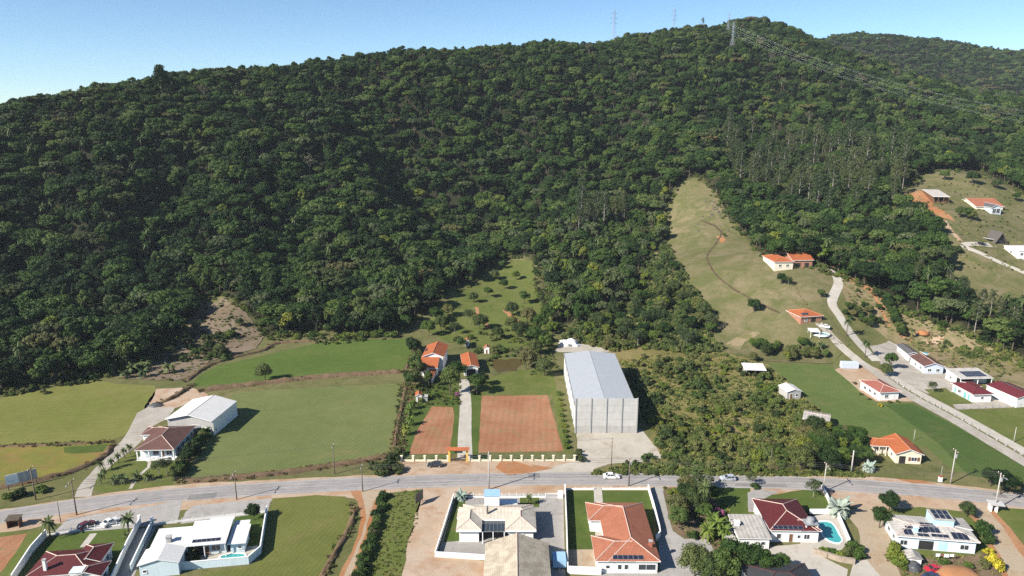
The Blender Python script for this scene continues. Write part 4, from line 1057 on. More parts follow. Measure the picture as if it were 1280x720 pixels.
# --- 6 maroon house with pool, annex
H = House('villa', 'maroon tiled hip-roof house beside the teal kidney-shaped pool', (962.5, 663), (1028, 664), BL=(938, 623), h=3.4)
H.wing((0, 0, .93, 1), roof='roof_maroon', pitch=.33, openings=[('f', .18, .9, 1.0, 1.3), ('f', .46, .1, .9, 2.1, 'door'), ('f', .64, 1.1, .7, .8), ('f', .82, .9, 1.3, 1.2), ('l', .5, .9, 1.4, 1.2), ('l', .8, .9, 1.2, 1.2)])
H.wing((.6, 0, 1.0, .42), 'rfb', roof='roof_maroon', pitch=.33)
H.panel_grid(985, 659.5, 6, 1, 1.15, 1.0)
H = House('water_tower', 'white steel tank stand with ladder legs beside the maroon-roofed house', (1006, 672), (1021, 672), depth=2.4, h=1.0, cat='water tank')
H.posts([(.1, .1), (H.W - .1, .1), (.1, 2.3), (H.W - .1, 2.3)], 4.3, .25, 'wall_white')
H.block('platform', (-.15, -.15, H.W + .15, 2.55), 4.3, 4.5, 'metal_grey')
mb = MB(); mb.tube([(H.W / 2, 1.2, 4.5), (H.W / 2, 1.2, 5.5), (H.W / 2, 1.2, 5.75)], [.95, .85, .3], 14); mb.build('tank', ['roof_white' if False else 'metal_grey'], H.root)
H.block('pump_room', (.25, .2, H.W - .25, 2.2), -.2, 2.3, 'wall_white')
H = House('annex', 'white annex under a grey ribbed sheet roof beside the maroon-roofed house', (922.5, 673), (965, 673.5), BL=(914, 646.5), h=3.1, cat='outbuilding')
H.wing(k='f', pitch=.10, roof='roof_fibre', ov=.4, openings=[('f', .8, 1.2, .9, .8), ('f', .25, 1.1, 1.2, 1.0)])
mb = MB(); mb.b2(-2.0, 1, 0, -.05, 6, 2.2); o_ = mb.build('lean_to', ['wall_white'], H.root); mb = MB(); mb.b2(-2.2, .8, 2.2, -.02, 6.2, 2.3); mb.build('lean_to_roof', ['roof_fibre_light'], o_)
p, n = H.local(921, 656); H.block('roof_tank', (p.x - .5, p.y - .5, p.x + .5, p.y + .5), p.z, p.z + .8, 'wall_white', top='wall_white')
# --- 7 dark grey roof at the bottom
H = House('house', 'dark grey slate-coloured hip roof below the concrete yard', (946, 748), (1030, 748), BL=(985, 704), h=3.2)
H.wing((0, 0, 1.05, 1), roof='roof_slate', ridge='ridge_dark', pitch=.33, openings=[('r', .5, .9, 1.4, 1.2), ('r', .8, .9, 1.2, 1.2)])
# --- 8 blue and white house with many panels
H = House('house', 'light blue and white house with a pale sheet roof full of solar panels', (1121, 670), (1226, 678.5), BL=(1110, 644), h=3.4)
H.wing(roof='roof_fibre_light', ridge='ridge_pale', pitch=.17, ov=.6, wall='wall_blue', cap=.14, openings=[('f', .08, .9, 1.5, 1.2), ('f', .37, .1, 3.2, 2.3, 'dark'), ('f', .585, .3, 2.0, 2.1, 'sky'), ('f', .50, .05, .3, 2.5, 'white'), ('f', .72, .1, .9, 2.1, 'white'), ('f', .86, .9, 1.8, 1.2), ('l', .3, .9, 1.4, 1.2), ('l', .7, .9, 1.4, 1.2)])
H.wing((.02, .9, .62, 1.10), 'fb', dh=-.2, pitch=.16, roof='roof_fibre_light', wall='wall_blue', cap=0)
H.wing((.70, .55, 1.03, 1.12), 'rb', dh=.12, pitch=.17, roof='roof_fibre', wall='wall_blue', cap=0)
p, n = H.local(1179, 657); bz = p.z + 1.5
H.block('tank_room', (p.x - 2.2, p.y - .2, p.x + 2.2, p.y + 4.2), 2.5, bz, 'wall_sky', top='roof_fibre_light')
for i in range(3):
    for j in range(2):
        if (1.15, 1.75) not in _pm: _pm[(1.15, 1.75)] = panel_mesh(1.15, 1.75)
        link_mesh('solar_panel', _pm[(1.15, 1.75)], H.root, (p.x + (i - 1) * 1.3, p.y + 1.1 + j * 1.85, bz + .22 + j * .1), (.06, 0, 0))
H.panel_grid(1135, 665, 2, 1, 1.0, 2.0); H.panel_grid(1139, 659.5, 2, 1, 1.4, .9); H.panel_grid(1152, 662.5, 2, 1, 1.0, 1.9); H.panel_grid(1165, 662.5, 3, 1, 1.05, 1.9)
H.panel_grid(1159, 656, 3, 1, 1.1, 1.2); H.panel_grid(1154, 669, 2, 1, 1.25, 1.0); H.panel_grid(1175, 670, 3, 1, 1.25, 1.0); H.panel_grid(1200, 670.5, 3, 1, 1.15, 2.3)
p, n = H.local(1144, 664); H.block('roof_tank', (p.x - .45, p.y - .4, p.x + .45, p.y + .4), p.z - .1, p.z + 1.1, 'wall_sky', top='wall_blue')
# --- 9 orange bungalow beyond the road
H = House('house', 'cream bungalow with bright orange roof beyond the road beside the green field', (1119.5, 567.5), (1156, 569), BL=(1104, 547), h=3.2)
H.wing(k='lr', roof='roof_bright', ridge='ridge_orange', pitch=.40, wall='wall_cream', openings=[('f', .72, .9, 1.5, 1.2, 'shut'), ('f', .25, .05, 1.8, 2.3, 'dark'), ('l', .4, .9, 1.2, 1.1), ('l', .7, .9, 1.2, 1.1)])
H.wing((-.62, .45, .5, .98), 'lfb', roof='roof_bright', ridge='ridge_orange', pitch=.38, wall='wall_cream', inset=(.5, .5, 1.5, .5), openings=[('f', .3, .9, 1.0, 1.1), ('f', .6, .1, .9, 2.1, 'door')])
H.posts([(-.55 * H.W, .48 * H.D), (-.3 * H.W, .48 * H.D), (-.05 * H.W, .48 * H.D)], 3.2, .2, 'wall_cream')
# --- 10 house and barn by the gravel drive
H = House('house', 'white house with weathered brown hip roof and columned porch beside the barn', (167.5, 563), (217.5, 562), BR=(249, 532), h=3.5)
H.wing(roof='roof_brown', ridge='ridge_pale', pitch=.34, inset=(.6, .6, 2.0, .6), wall='wall_blue', openings=[('f', .45, 1.0, 1.6, 1.3), ('f', .82, 1.0, 1.6, 1.3), ('f', .64, .1, .9, 2.1, 'door'), ('f', .1, .1, 1.0, 2.2, 'white'), ('r', .15, 1.0, 1.6, 1.3), ('r', .4, 1.0, 1.6, 1.3), ('r', .65, 1.0, 1.6, 1.3), ('r', .88, 1.0, 1.2, 1.3)])
H.posts([(.5, .5), (H.W * .34, .5), (H.W * .66, .5), (H.W - .5, .5)], 3.5, .3)
mb = MB(); mb.b2(.2, .2, -.1, H.W - .2, 2.2, .25); mb.build('porch_floor', ['paint_trim'], H.root)
H.wing((-.25, .62, .25, .98), 'lfb', dh=.1, roof='roof_brown', pitch=.34, openings=[('f', .4, .8, 2.4, 1.5)])
H = House('barn', 'big barn with white metal gable roof behind the brown-roofed house', (206, 524), (264.5, 527), BR=(287.5, 501), h=5.2, cat='barn')
H.wing(k='lr', roof='roof_white', wall='wall_grey', pitch=.24, ov=.45, cap=.08, inset=(.2, .2, .9, .2), openings=[('f', .62, .1, 2.6, 3.2, 'garage'), ('f', .85, .1, 3.0, 2.6, 'white'), ('r', .3, 2.5, 2.4, 1.0), ('r', .6, 2.5, 2.4, 1.0), ('r', .85, 2.5, 2.4, 1.0)])
sw = MB(); a0, b0, a1, b1 = .2, .9, H.W - .2, H.D - .2
sw.b2(a1 + .005, b0, -.2, a1 + .06, b1, 4.9); sw.build('side_cladding', ['wall_white'], H.root)

# --- 11 precast concrete shed
base_l, base_r = P(719, 540.5), P(795.5, 540.5)
def z_at(px, py, Y): return PY(px, py, Y).z
hp, he = z_at(757, 497.5, base_l.y), z_at(757, 509.5, base_l.y)
H = House('warehouse', 'long pale steel-roofed warehouse with a precast concrete panel front', (719.5, 509.7), (796.5, 509.7), BL=(694.6, 441.7), h=he, cat='warehouse')
H.wing(k='lr', roof='roof_steel', wall='wall_white', pitch=.115, ov=.12, cap=.06, ridge='metal_grey', th=.12)
PW = H.W / 4.0; rows = 5
pan = {}
for i in range(4):
    for j in range(rows):
        zj0, zj1 = hp * j / rows, hp * (j + 1) / rows
        if j not in pan:
            mb = MB(); mb.b2(.17, -.10, zj0 + .02, PW - .17, .06, zj1 - .02)
            me_ = mb.mesh('wall_panel', ['concrete_panel' if j else 'wall_grey'])
            pan[j] = me_
        link_mesh('wall_panel', pan[j], H.root, (i * PW, -.22, 0))
mb = MB(); mb.b2(-.19, -.5, -.3, .19, -.02, hp + .12); me_ = mb.mesh('column', ['concrete_post'])
for i in range(5): link_mesh('column', me_, H.root, (i * PW, 0, 0))
for i in range(1, 8):
    mb = MB(); mb.b2(-.14, i * H.D / 8 - .18, -.2, .10, i * H.D / 8 + .18, he - .15); mb.build('side_column', ['concrete_post'], H.root)
    mb = MB(); mb.b2(H.W - .10, i * H.D / 8 - .18, -.2, H.W + .14, i * H.D / 8 + .18, he - .15); mb.build('side_column', ['concrete_post'], H.root)
mb = MB(); mb.b2(-.2, .1, he - .1, .0, H.D, he + .08); mb.build('gutter', ['metal_grey'], H.root)
mb = MB(); mb.b2(H.W + .0, .1, he - .1, H.W + .2, H.D, he + .08); mb.build('gutter', ['metal_grey'], H.root)

# --- 12 farmstead behind the gate
H = House('farmhouse', 'white farmhouse with stepped orange roofs behind the tall garden trees', (527, 445.8), (555, 446.2), BL=(532, 431), h=6.0)
H.wing(k='lr', roof='roof_bright', ridge='ridge_orange', pitch=.38, openings=[('f', .5, 3.6, 1.4, 1.1), ('f', .25, .9, 1.2, 1.1), ('l', .5, 3.6, 1.2, 1.0)])
H.wing((-.02, -.42, .80, .02), 'f', dh=-2.4, roof='roof_bright', ridge='ridge_orange', pitch=.34, openings=[('f', .3, .8, 1.2, 1.1), ('f', .7, .1, .9, 2.1, 'door')])
H.wing((.45, -.95, .75, -.40), 'lrf', dh=-3.2, roof='roof_bright', ridge='ridge_orange', pitch=.36, openings=[('f', .5, .1, .9, 2.1, 'door')])
H.panel_grid(533, 437.5, 2, 1, 1.0, 1.6, 0, 'l')
H = House('carport', 'open gabled garage with orange tiled roof at the head of the paved drive', (578.5, 460), (599.5, 459), BL=(579.5, 443), h=3.4, cat='garage')
H.wing(k='lr', roof='roof_bright', ridge='ridge_orange', pitch=.34, openings=[('f', .5, .05, 3.4, 2.5, 'dark'), ('l', .5, .9, 1.2, 1.0)])
H = House('garden_hut', 'small white garden hut with orange roof beside the striped turf edge', (519, 495), (528, 494.5), BL=(520.5, 490), h=2.4, cat='hut')
H.wing(k='lr', roof='roof_bright', ridge='ridge_orange', pitch=.45, ov=.25, openings=[('f', .5, .1, .8, 1.8, 'door')])
H.block('water_tank', (H.W + .3, .2, H.W + 1.8, 2.2), -.1, 1.7, 'wall_grey', top='wall_grey')
for (fl, fr, bl, lab) in [((580.5, 425.8), (586.5, 425.8), (581, 423), 'tiny white chapel hut on the meadow above the orange garage'), ((604.5, 435), (612, 435), (605, 432), 'tiny white hut with red roof beside the brown pond')]:
    z_ = T((fl[0] + fr[0]) / 2, fl[1] + 10).z
    H = House('chapel_hut', lab, fl, fr, BL=bl, h=2.6, z0=z_, cat='hut')
    H.wing(k='lr', roof='roof_bright', ridge='ridge_orange', pitch=.5, ov=.2, deep=1, openings=[('f', .5, .1, .7, 1.7, 'door')])

# --- 13 sheds along the scrub
H = House('open_shed', 'open shed with flat white roof at the top of the right-hand turf field', (931, 462), (958.5, 463), BL=(927.5, 454.5), h=3.0, cat='shed')
H.wing(k='f', pitch=.06, roof='roof_white', wall='wall_grey', inset=(.4, .4, 3.5, .3), openings=[('f', .5, .1, 5.0, 2.2, 'dark')])
H.posts([(.4, .4), (H.W * .5, .4), (H.W - .4, .4)], 3.0, .18, 'wood')
H = House('shed', 'little white-roofed shed on the edge of the scrub and turf', (984, 490), (1003, 489), BL=(979, 481), h=3.0, cat='shed')
H.wing(k='lr', pitch=.30, roof='roof_white', wall='wall_grey', ov=.3, openings=[('f', .3, .1, .9, 2.0, 'door'), ('f', .7, 1.0, .9, .9)])
H = House('shed', 'weathered grey shed with fibre sheet roof half hidden by banana plants', (1003, 523), (1037, 529), BL=(996, 510.5), h=2.8, cat='shed')
H.wing(k='fb', pitch=.22, roof='roof_fibre', wall='wood', ov=.3, openings=[('f', .7, .1, 1.0, 2.0, 'dark')])
H.wing((.35, -.1, 1.02, .3), 'f', dh=-.5, pitch=.2, roof='roof_fibre', wall='wood', ov=.3)
# --- 15-21 houses along the valley road
H = House('house', 'white house with pinkish red hip roof beside the gravel valley road', (1100, 491), (1127, 489.5), BL=(1073, 475), h=3.2)
H.wing(roof='roof_pink', ridge='ridge_pale', pitch=.32, openings=[('f', .35, .9, 1.3, 1.1), ('f', .7, .1, .9, 2.1, 'white'), ('l', .25, .9, 1.3, 1.1), ('l', .5, .9, 1.3, 1.1), ('l', .75, .9, 1.3, 1.1)])
H = House('house', 'grey-roofed house with white gable beside the small blue pool', (1119.5, 431), (1134.5, 442.5), BL=(1130, 427.5), h=3.2)
H.wing(k='fb', roof='roof_grey', ridge='ridge_dark', pitch=.36, openings=[('r', .5, .1, 2.6, 2.3, 'dark'), ('f', .3, .9, 1.2, 1.1)])
H = House('house', 'brown-roofed gabled house with pale grey front and two white windows', (1155, 458), (1182.5, 458.5), BL=(1141, 445), h=3.2)
H.wing(k='lr', roof='roof_brown', ridge='ridge_pale', pitch=.34, wall='wall_slate', openings=[('f', .28, .9, 1.3, 1.1), ('f', .72, .9, 1.3, 1.1), ('l', .4, .9, 1.2, 1.1), ('l', .75, .9, 1.2, 1.1)])
H = House('solar_carport', 'flat pale carport roof carrying a block of dark solar panels', (1201, 473.5), (1242.5, 472.5), BL=(1184, 462.5), h=3.2, cat='carport')
H.wing(k='f', pitch=.08, roof='roof_fibre_light', wall='wall_white', ov=.4, inset=(.4, .4, 3.0, .4), openings=[('f', .3, .1, 6.5, 2.4, 'dark'), ('l', .5, .9, 1.2, 1.0)])
H.posts([(.4, .4), (H.W * .55, .4), (H.W - .4, .4)], 3.1, .22)
H.panel_grid(1216, 467.5, 8, 3, 1.0, 1.5)
H = House('house', 'white house with wine-red sheet roof and teal doors beside the lawn', (1217, 493.5), (1243.5, 492.5), BL=(1188, 478), h=3.2)
H.wing(roof='roof_wine', ridge='ridge_dark', pitch=.28, ov=.6, openings=[('l', .80, .1, 1.0, 2.1, 'teal'), ('l', .62, .1, 1.6, 2.1, 'teal'), ('l', .35, .9, 1.4, 1.2), ('l', .15, .1, 1.0, 2.1, 'teal'), ('f', .5, 1.2, 1.0, .8)])
H.wing((.55, .62, 1.12, 1.05), 'rfb', dh=-.05, roof='roof_wine', ridge='ridge_dark', pitch=.28)
H = House('garage_block', 'long white building with wine-red roof and a panel strip by the valley houses', (1272, 498), (1302, 495), BL=(1240, 480), h=3.6, cat='garage')
H.wing(k='lr', roof='roof_wine', ridge='ridge_dark', pitch=.22, ov=.3, openings=[('f', .5, .1, 2.6, 2.4, 'white')])
H.panel_grid(1270, 484, 8, 1, 1.0, 1.6, 0, 'r')
# --- 16 container
H = House('container', 'blue-grey shipping container beside the gravel valley road', (1053, 453.5), (1074, 454), BL=(1051, 450.5), h=2.5, cat='container')
mb = MB(); mb.b2(0, 0, .1, H.W, 2.4, 2.5); cb = mb.build('body', ['metal_grey'], H.root); cb.data.materials[0] = MATS['wall_slate']
for i in range(16):
    mb = MB(); mb.b2(i * H.W / 16 + .05, -.04, .2, i * H.W / 16 + .2, -.001, 2.4); mb.build('rib', ['wall_slate'], cb)
# --- 22-24 houses on the slopes
def slope_house(base): return T(*base).z
z_ = slope_house((990, 333)) - .2
H = House('house', 'cream hillside house with two orange hip roofs below the tall gum trees', (966, 326.5), (1017, 326), BL=(964, 320), h=3.4, z0=z_, depth=None)
H.wing((0, -.15, .5, 1.1), roof='roof_bright', ridge='ridge_orange', pitch=.34, wall='wall_cream', deep=3, openings=[('f', .3, .9, 1.3, 1.1), ('f', .7, .9, 1.3, 1.1)])
H.wing((.46, -.05, 1, 1.25), 'fb', dh=.5, roof='roof_bright', ridge='ridge_orange', pitch=.34, wall='wall_brick', deep=3, openings=[('f', .3, .2, 2.2, 2.2, 'dark'), ('f', .72, .2, 2.2, 2.2, 'dark')])
z_ = slope_house((1012, 405)) + .4
H = House('house', 'small hillside house with orange roof and dark panels beside the concrete lane', (1001, 396.5), (1030, 394.5), BL=(996, 387), h=3.0, z0=z_)
H.wing(roof='roof_bright', ridge='ridge_orange', pitch=.34, wall='wall_brick', deep=2.5, openings=[('f', .25, .9, 1.2, 1.1), ('f', .6, .1, 2.2, 2.2, 'dark')])
H.panel_grid(1006, 392.5, 3, 1, 1.1, 1.6, 0, 'f')
z_ = slope_house((1022, 420))
H = House('canopy', 'white canopy with thin posts beside the small hillside pool', (1013, 414.5), (1026, 415), BL=(1012, 410.5), h=2.6, z0=z_, cat='canopy')
H.wing(k='f', pitch=.05, roof='roof_white', walls=False)
H.posts([(.3, .3), (H.W - .3, .3), (.3, H.D - .3), (H.W - .3, H.D - .3)], 2.6, .15)
z_ = slope_house((1176, 252))
H = House('open_shed', 'open hillside shed with pale sheet roof beside the orange earth cut', (1166.5, 245.5), (1188, 246), BL=(1165, 241), h=3.6, z0=z_, cat='shed')
H.wing(k='f', pitch=.10, roof='roof_fibre_light', wall='wood', deep=2, inset=(.4, .4, 2.6, .3), openings=[('f', .5, .2, 6.0, 2.4, 'dark')])
H.posts([(.4, .4), (H.W * .33, .4), (H.W * .66, .4), (H.W - .4, .4)], 3.6, .25, 'wood')
z_ = slope_house((1240, 263)) - 1.0
H = House('house', 'long hillside house with orange roof and a blue-grey glazed gable', (1220, 258), (1256, 258), BL=(1221, 252.5), h=3.4, z0=z_)
H.wing(k='fb', roof='roof_orange', ridge='ridge_orange', pitch=.34, wall='wall_cream', deep=2, openings=[('f', .12, .9, 1.3, 1.1), ('f', .85, .9, 1.3, 1.1)])
H.wing((.28, -.32, .68, .5), 'lr', dh=.15, roof='roof_grey', pitch=.5, wall='wall_slate', deep=2, openings=[('f', .3, .2, 2.0, 2.6), ('f', .7, .2, 2.0, 2.6)])
z_ = slope_house((1250, 309))
r0 = P(1240, 307.5, z_); r1 = P(1260, 307.5, z_); w_ = (r1 - r0).length
A = empty('a_frame_house', r0, 0, 'steep dark A-frame house at the end of the pale concrete path', 'house')
hA = 7.4; dA = 9.0
for sx in (0, 1):
    mb = MB(); x_ = 0 if sx == 0 else w_; t_ = .18 if sx == 0 else -.18
    e_ = -.5 if sx == 0 else .5
    mb.add([(x_ + e_, -.8, -.6), (w_ / 2, -.8, hA), (w_ / 2, dA, hA), (x_ + e_, dA, -.6), (x_ + e_ + t_ * 1.3, -.8, -.6), (w_ / 2, -.8, hA - .5), (w_ / 2, dA, hA - .5), (x_ + e_ + t_ * 1.3, dA, -.6)], [(0, 1, 2, 3), (4, 7, 6, 5), (0, 4, 5, 1), (3, 2, 6, 7), (0, 3, 7, 4)])
    mb.build('roof_slab', ['roof_slate' if False else 'frame_dark'], A)
mb = MB(); mb.add([(.3, .6, -.5), (w_ - .3, .6, -.5), (w_ / 2, .6, hA - .7)], [(0, 1, 2)]); wf = mb.build('front_wall', ['dark_room'], A)
for i, (x_, h_) in enumerate([(.35, 2.2), (.5, 3.8), (.65, 2.2)]):
    mb = MB(); mb.b2(w_ * x_ - .45, .52, .2, w_ * x_ + .45, .595, h_); mb.build('pane', ['glass'], wf)
mb = MB(); mb.b2(-.2, -2.4, -.1, w_ + .2, .5, .05); dk = mb.build('deck', ['wood'], A)
for x_ in (0, w_ / 3, w_ * 2 / 3, w_):
    mb = MB(); mb.b2(x_ - .12, -2.3, -2.5, x_ + .12, -2.06, -.1); mb.build('post', ['wood'], dk)
mb = MB(); mb.add([(-1.9, 1.5, 3.6), (w_ * .22, 1.5, 3.0), (w_ * .22, 5.5, 3.0), (-1.9, 5.5, 3.6), (-1.9, 1.5, 3.75), (w_ * .22, 1.5, 3.15), (w_ * .22, 5.5, 3.15), (-1.9, 5.5, 3.75)], [(0, 3, 2, 1), (4, 5, 6, 7), (0, 1, 5, 4), (1, 2, 6, 5), (2, 3, 7, 6), (3, 0, 4, 7)]); mb.build('side_dormer_roof', ['roof_white'], A)
z_ = slope_house((1278, 330))
H = House('house', 'tall white two-storey house on the hillside above the palm belt', (1274, 313.5), (1300, 313.5), BL=(1274, 308), h=6.0, z0=z_)
H.wing(k='f', pitch=.05, roof='roof_white', deep=2, ov=.3, openings=[('f', .15, 3.6, 1.4, 1.2), ('f', .45, 3.6, 1.4, 1.2), ('f', .15, .5, 1.4, 1.4), ('f', .45, .2, 1.8, 2.2, 'dark'), ('l', .5, 3.6, 1.2, 1.2)])
# ---------------------------------------------------------------- walls, fences, pools
def wall(name, label, px, h, mat='wall_white', th=.18, capm='paint_trim', cat='wall', z=0.0, pillars=None):
    pts = [P(x, y) for x, y in px]
    r = empty(name, pts[0], 0, label, cat); o = pts[0]
    for i in range(len(pts) - 1):
        a, b = pts[i] - o, pts[i + 1] - o; d = (b - a); L = d.length; ang = math.atan2(d.y, d.x); c = (a + b) / 2
        mb = MB(); mb.box((0, 0, h / 2 - .1), (L + th * .9, th, h + .2)); mb.build('wall_panel', [mat], r, (c.x, c.y, z + .002 * i), (0, 0, ang))
        mb = MB(); mb.box((0, 0, h + .05), (L + th * .9, th + .1, .1)); mb.build('coping', [capm], r, (c.x, c.y, z + .003 * i), (0, 0, ang))
    for (x, y) in pillars or []:
        q = P(x, y) - o; mb = MB(); mb.b2(-.25, -.25, -.1, .25, .25, h + .5); mb.b2(-.32, -.32, h + .5, .32, .32, h + .62); mb.build('pillar', [mat], r, (q.x, q.y, 0))
    return r
def fence(name, label, px, h=1.1, gap=2.0, rails=2, mat='paint_trim', pw=.12, base=0.0, rail_t=.07, mesh=None, terrain=False, group=None):
    pts = [T(x, y) if terrain else P(x, y) for x, y in px]
    r = empty(name, pts[0], 0, label, 'fence', group); o = pts[0].copy()
    mb = MB(); mb.b2(-pw / 2, -pw / 2, -.2, pw / 2, pw / 2, h); mb.b2(-pw * .7, -pw * .7, h, pw * .7, pw * .7, h + .06); pm = mb.mesh('post', [mat])
    for i in range(len(pts) - 1):
        a, b = pts[i], pts[i + 1]; L = (b - a).length; n = max(1, round(L / gap)); ang = math.atan2(b.y - a.y, b.x - a.x)
        for k in range(n + (1 if i == len(pts) - 2 else 0)):
            q = a.lerp(b, k / n)
            if terrain: q.z = gz(q.x, q.y)
            link_mesh('post', pm, r, q - o, (0, 0, ang))
        c = (a + b) / 2 - o; sl = -math.asin((b.z - a.z) / L)
        for k in range(rails):
            m = MB(); m.box((0, 0, 0), (L, rail_t * .6, rail_t)); m.build('rail', [mat], r, (c.x, c.y, c.z + h * (k + .7) / (rails + .2)), (0, sl, ang))
        if base:
            m = MB(); m.box((0, 0, base / 2 - .1), (L, .14, base + .2)); m.build('base_wall', [mat], r, (c.x, c.y, 0), (0, 0, ang))
        if mesh:
            for k in range(n):
                q = a.lerp(b, (k + .5) / n) - o
                m = MB(); w_ = L / n - pw
                for t in range(7): m.box((-w_ / 2 + w_ * (t + .5) / 7, 0, (base + h) / 2), (.03, .03, h - base - .05))
                m.box((0, 0, h - .08), (w_, .04, .04)); m.box((0, 0, base + .06), (w_, .04, .04))
                m.build('mesh_panel', [mesh], r, q, (0, 0, ang))
    return r
plain_mat('mesh_green', (0.06, 0.16, 0.09), .6, .3, .1)
plain_mat('post_cream', (0.74, 0.68, 0.52), .8, .2, .08)
plain_mat('gate_yellow', (0.66, 0.42, 0.10), .7, .3, .08)
plain_mat('stone', (0.33, 0.27, 0.21), .9, .2, .3, 1.2)
fence('front_fence', 'white post-and-rail fence in front of the maroon-roofed villa and parking lot', [(59, 669), (110, 662), (164, 655)], 1.1, 1.7, 2, base=.3)
wall('side_wall', 'white wall between the footpath and the maroon-roofed villa', [(58, 671), (40, 691), (16, 728)], 1.9)
wall('drive_wall', 'long white wall on the villa side of the paved driveway', [(175, 656), (160, 684), (140, 730)], 1.8, pillars=[(175, 655)])
wall('drive_wall', 'white wall between the paved driveway and the white-roofed house', [(191, 657), (178, 684), (164, 714)], 1.6, 'wall_ice', pillars=[(191, 657)])
fence('front_fence', 'low white fence between the paved yard and the white-roofed house', [(192, 657), (228, 652), (280, 646), (334, 640)], 1.0, 2.4, 1, base=.45)
wall('garden_wall', 'pale blue wall around the pool garden of the white-roofed house', [(334, 641), (326, 692), (311, 705), (224, 713), (182, 718)], 1.9, 'wall_ice')
wall('garden_wall', 'low white wall around the yard of the cream-roofed house', [(567, 623.5), (544, 696), (606, 700)], 1.25)
fence('front_fence', 'white posts and low wall behind the cream-roofed house along the road', [(567, 622.5), (600, 622), (682, 622)], 1.3, 2.0, 2, base=.5)
g_ = empty('yard_gate', P(683, 622), 0, 'white sliding gate with square pillar beside the roadside fence', 'gate')
mb = MB(); [mb.b2(.1 + k * .3, -.03, .15, .16 + k * .3, .03, 1.25) for k in range(10)]; mb.b2(0, -.04, .1, 3.0, .04, .2); mb.b2(0, -.04, 1.2, 3.0, .04, 1.3); mb.build('leaf', ['paint_trim'], g_)
mb = MB(); mb.b2(3.05, -.5, -.1, 4.4, .5, 1.9); mb.build('pillar', ['wall_white'], g_)
wall('garden_wall', 'white wall on the left and front of the orange-roofed house garden', [(706, 613), (708, 660), (709.5, 717), (751, 719)], 1.8)
wall('garden_wall', 'curved white wall between the orange-roofed house and the gravel drive', [(810, 612), (817, 636), (824, 664), (825, 671), (820, 676)], 1.5)
fence('front_fence', 'low white roadside wall with planter in front of the orange-roofed house', [(707, 612.5), (742, 612.2)], .8, 2.4, 1, base=.55)
fence('front_fence', 'low white roadside wall right of the paved path to the orange roof', [(753, 612.2), (810, 612)], .8, 2.4, 1, base=.55)
wall('pool_wall', 'white wall around the pool deck of the maroon-roofed house', [(1012, 642.5), (1045.5, 642.5), (1061.5, 680)], 1.3)
wall('stone_wall', 'stone retaining wall below the shrubs by the pool', [(1018, 692), (1034, 697), (1050, 702), (1067, 705)], 1.2, 'stone', .5, 'stone')
wall('fence_wall', 'long white wall sloping beside the garden and silver palm', [(1027, 610), (1034, 624), (1040, 640)], 1.2)
fence('field_fence', 'grey wire fence between the paved yard and the right-hand grass field', [(1194, 512), (1240, 510), (1310, 508)], 1.3, 2.6, 2, 'metal_grey', .1, rail_t=.03)
fence('front_fence', 'cream pillars with green mesh left of the orange-roofed gate', [(502, 576.5), (560, 576.5)], 1.7, 3.2, 0, 'post_cream', .55, .55, mesh='mesh_green')
fence('front_fence', 'cream pillars with green mesh right of the orange-roofed gate', [(586, 576.5), (718, 576)], 1.7, 3.15, 0, 'post_cream', .55, .55, mesh='mesh_green')
fence('hill_fence', 'thin wooden fence posts climbing between the pasture and the lane', [(985, 345), (1000, 372), (1020, 398), (1042, 424)], 1.2, 3.0, 1, 'wood', .12, rail_t=.03, terrain=True)
# kerb of dark stones between the two lanes
for i in range(60):
    t_ = i / 59.0; q = smooth_poly([P(*c) for c in [(1106, 468), (1136, 488), (1164, 504), (1200, 523), (1280, 570)]], False, 1.6)
    break
mb = MB(); rr = random.Random(3)
for j, pq in enumerate(q):
    if j % 2: continue
    me_ = None
    b_ = MB(); b_.box((0, 0, .2), (rr.uniform(.5, .8), rr.uniform(.35, .55), rr.uniform(.4, .6)), 0, rr.uniform(0, 3)); o = b_.build('kerb_stone', ['concrete_post'], None, pq)
    tag(o, 'dark kerb stone in the row between the gravel road and the concrete lane', 'kerb stone', 'kerb stones between the two valley lanes')
# entrance gate with tiled roof
gl, gr = P(561.8, 576.5), P(584, 576.5); gw = (gr - gl).length
G = empty('entrance_gate', gl, 0, 'yellow-posted entrance gate under a little orange tiled roof', 'gate')
for x_ in (0, gw):
    mb = MB(); mb.b2(x_ - .3, -.3, -.1, x_ + .3, .3, 4.0); mb.b2(x_ - .38, -.38, -.1, x_ + .38, .38, .4); mb.build('post', ['gate_yellow'], G)
mb = MB(); mb.add([(-.7, -1.1, 3.95), (gw + .7, -1.1, 3.95), (gw + .7, 0, 4.55), (-.7, 0, 4.55), (-.7, 1.1, 3.95), (gw + .7, 1.1, 3.95)], [(0, 1, 2, 3), (3, 2, 5, 4), (0, 3, 4), (1, 5, 2), (0, 4, 5, 1)], 0, [[(0, 0), (gw, 0), (gw, 1.2), (0, 1.2)], [(0, 1.2), (gw, 1.2), (gw, 0), (0, 0)], [(0, 0)] * 3, [(0, 0)] * 3, [(0, 0)] * 4])
mb.build('gate_roof', ['roof_bright'], G)
mb = MB(); mb.b2(.3, -.12, 3.35, gw - .3, .12, 3.6); mb.build('beam', ['wood'], G)
mb = MB(); mb.b2(gw * .3, -.2, 2.75, gw * .75, -.1, 3.3); mb.build('name_board', ['frame_dark'], G)
for x0_, x1_, nm in ((.32, gw * .45, 'gate_leaf'), (gw * .62, gw - .32, 'gate_leaf')):
    mb = MB(); mb.b2(x0_, -.05, .15, x1_, .02, .3); mb.b2(x0_, -.05, 1.7, x1_, .02, 1.85); [mb.b2(x0_ + k * .32, -.04, .3, x0_ + k * .32 + .08, .01, 1.7) for k in range(int((x1_ - x0_) / .32) + 1)]
    mb.build(nm, ['wood'], G)

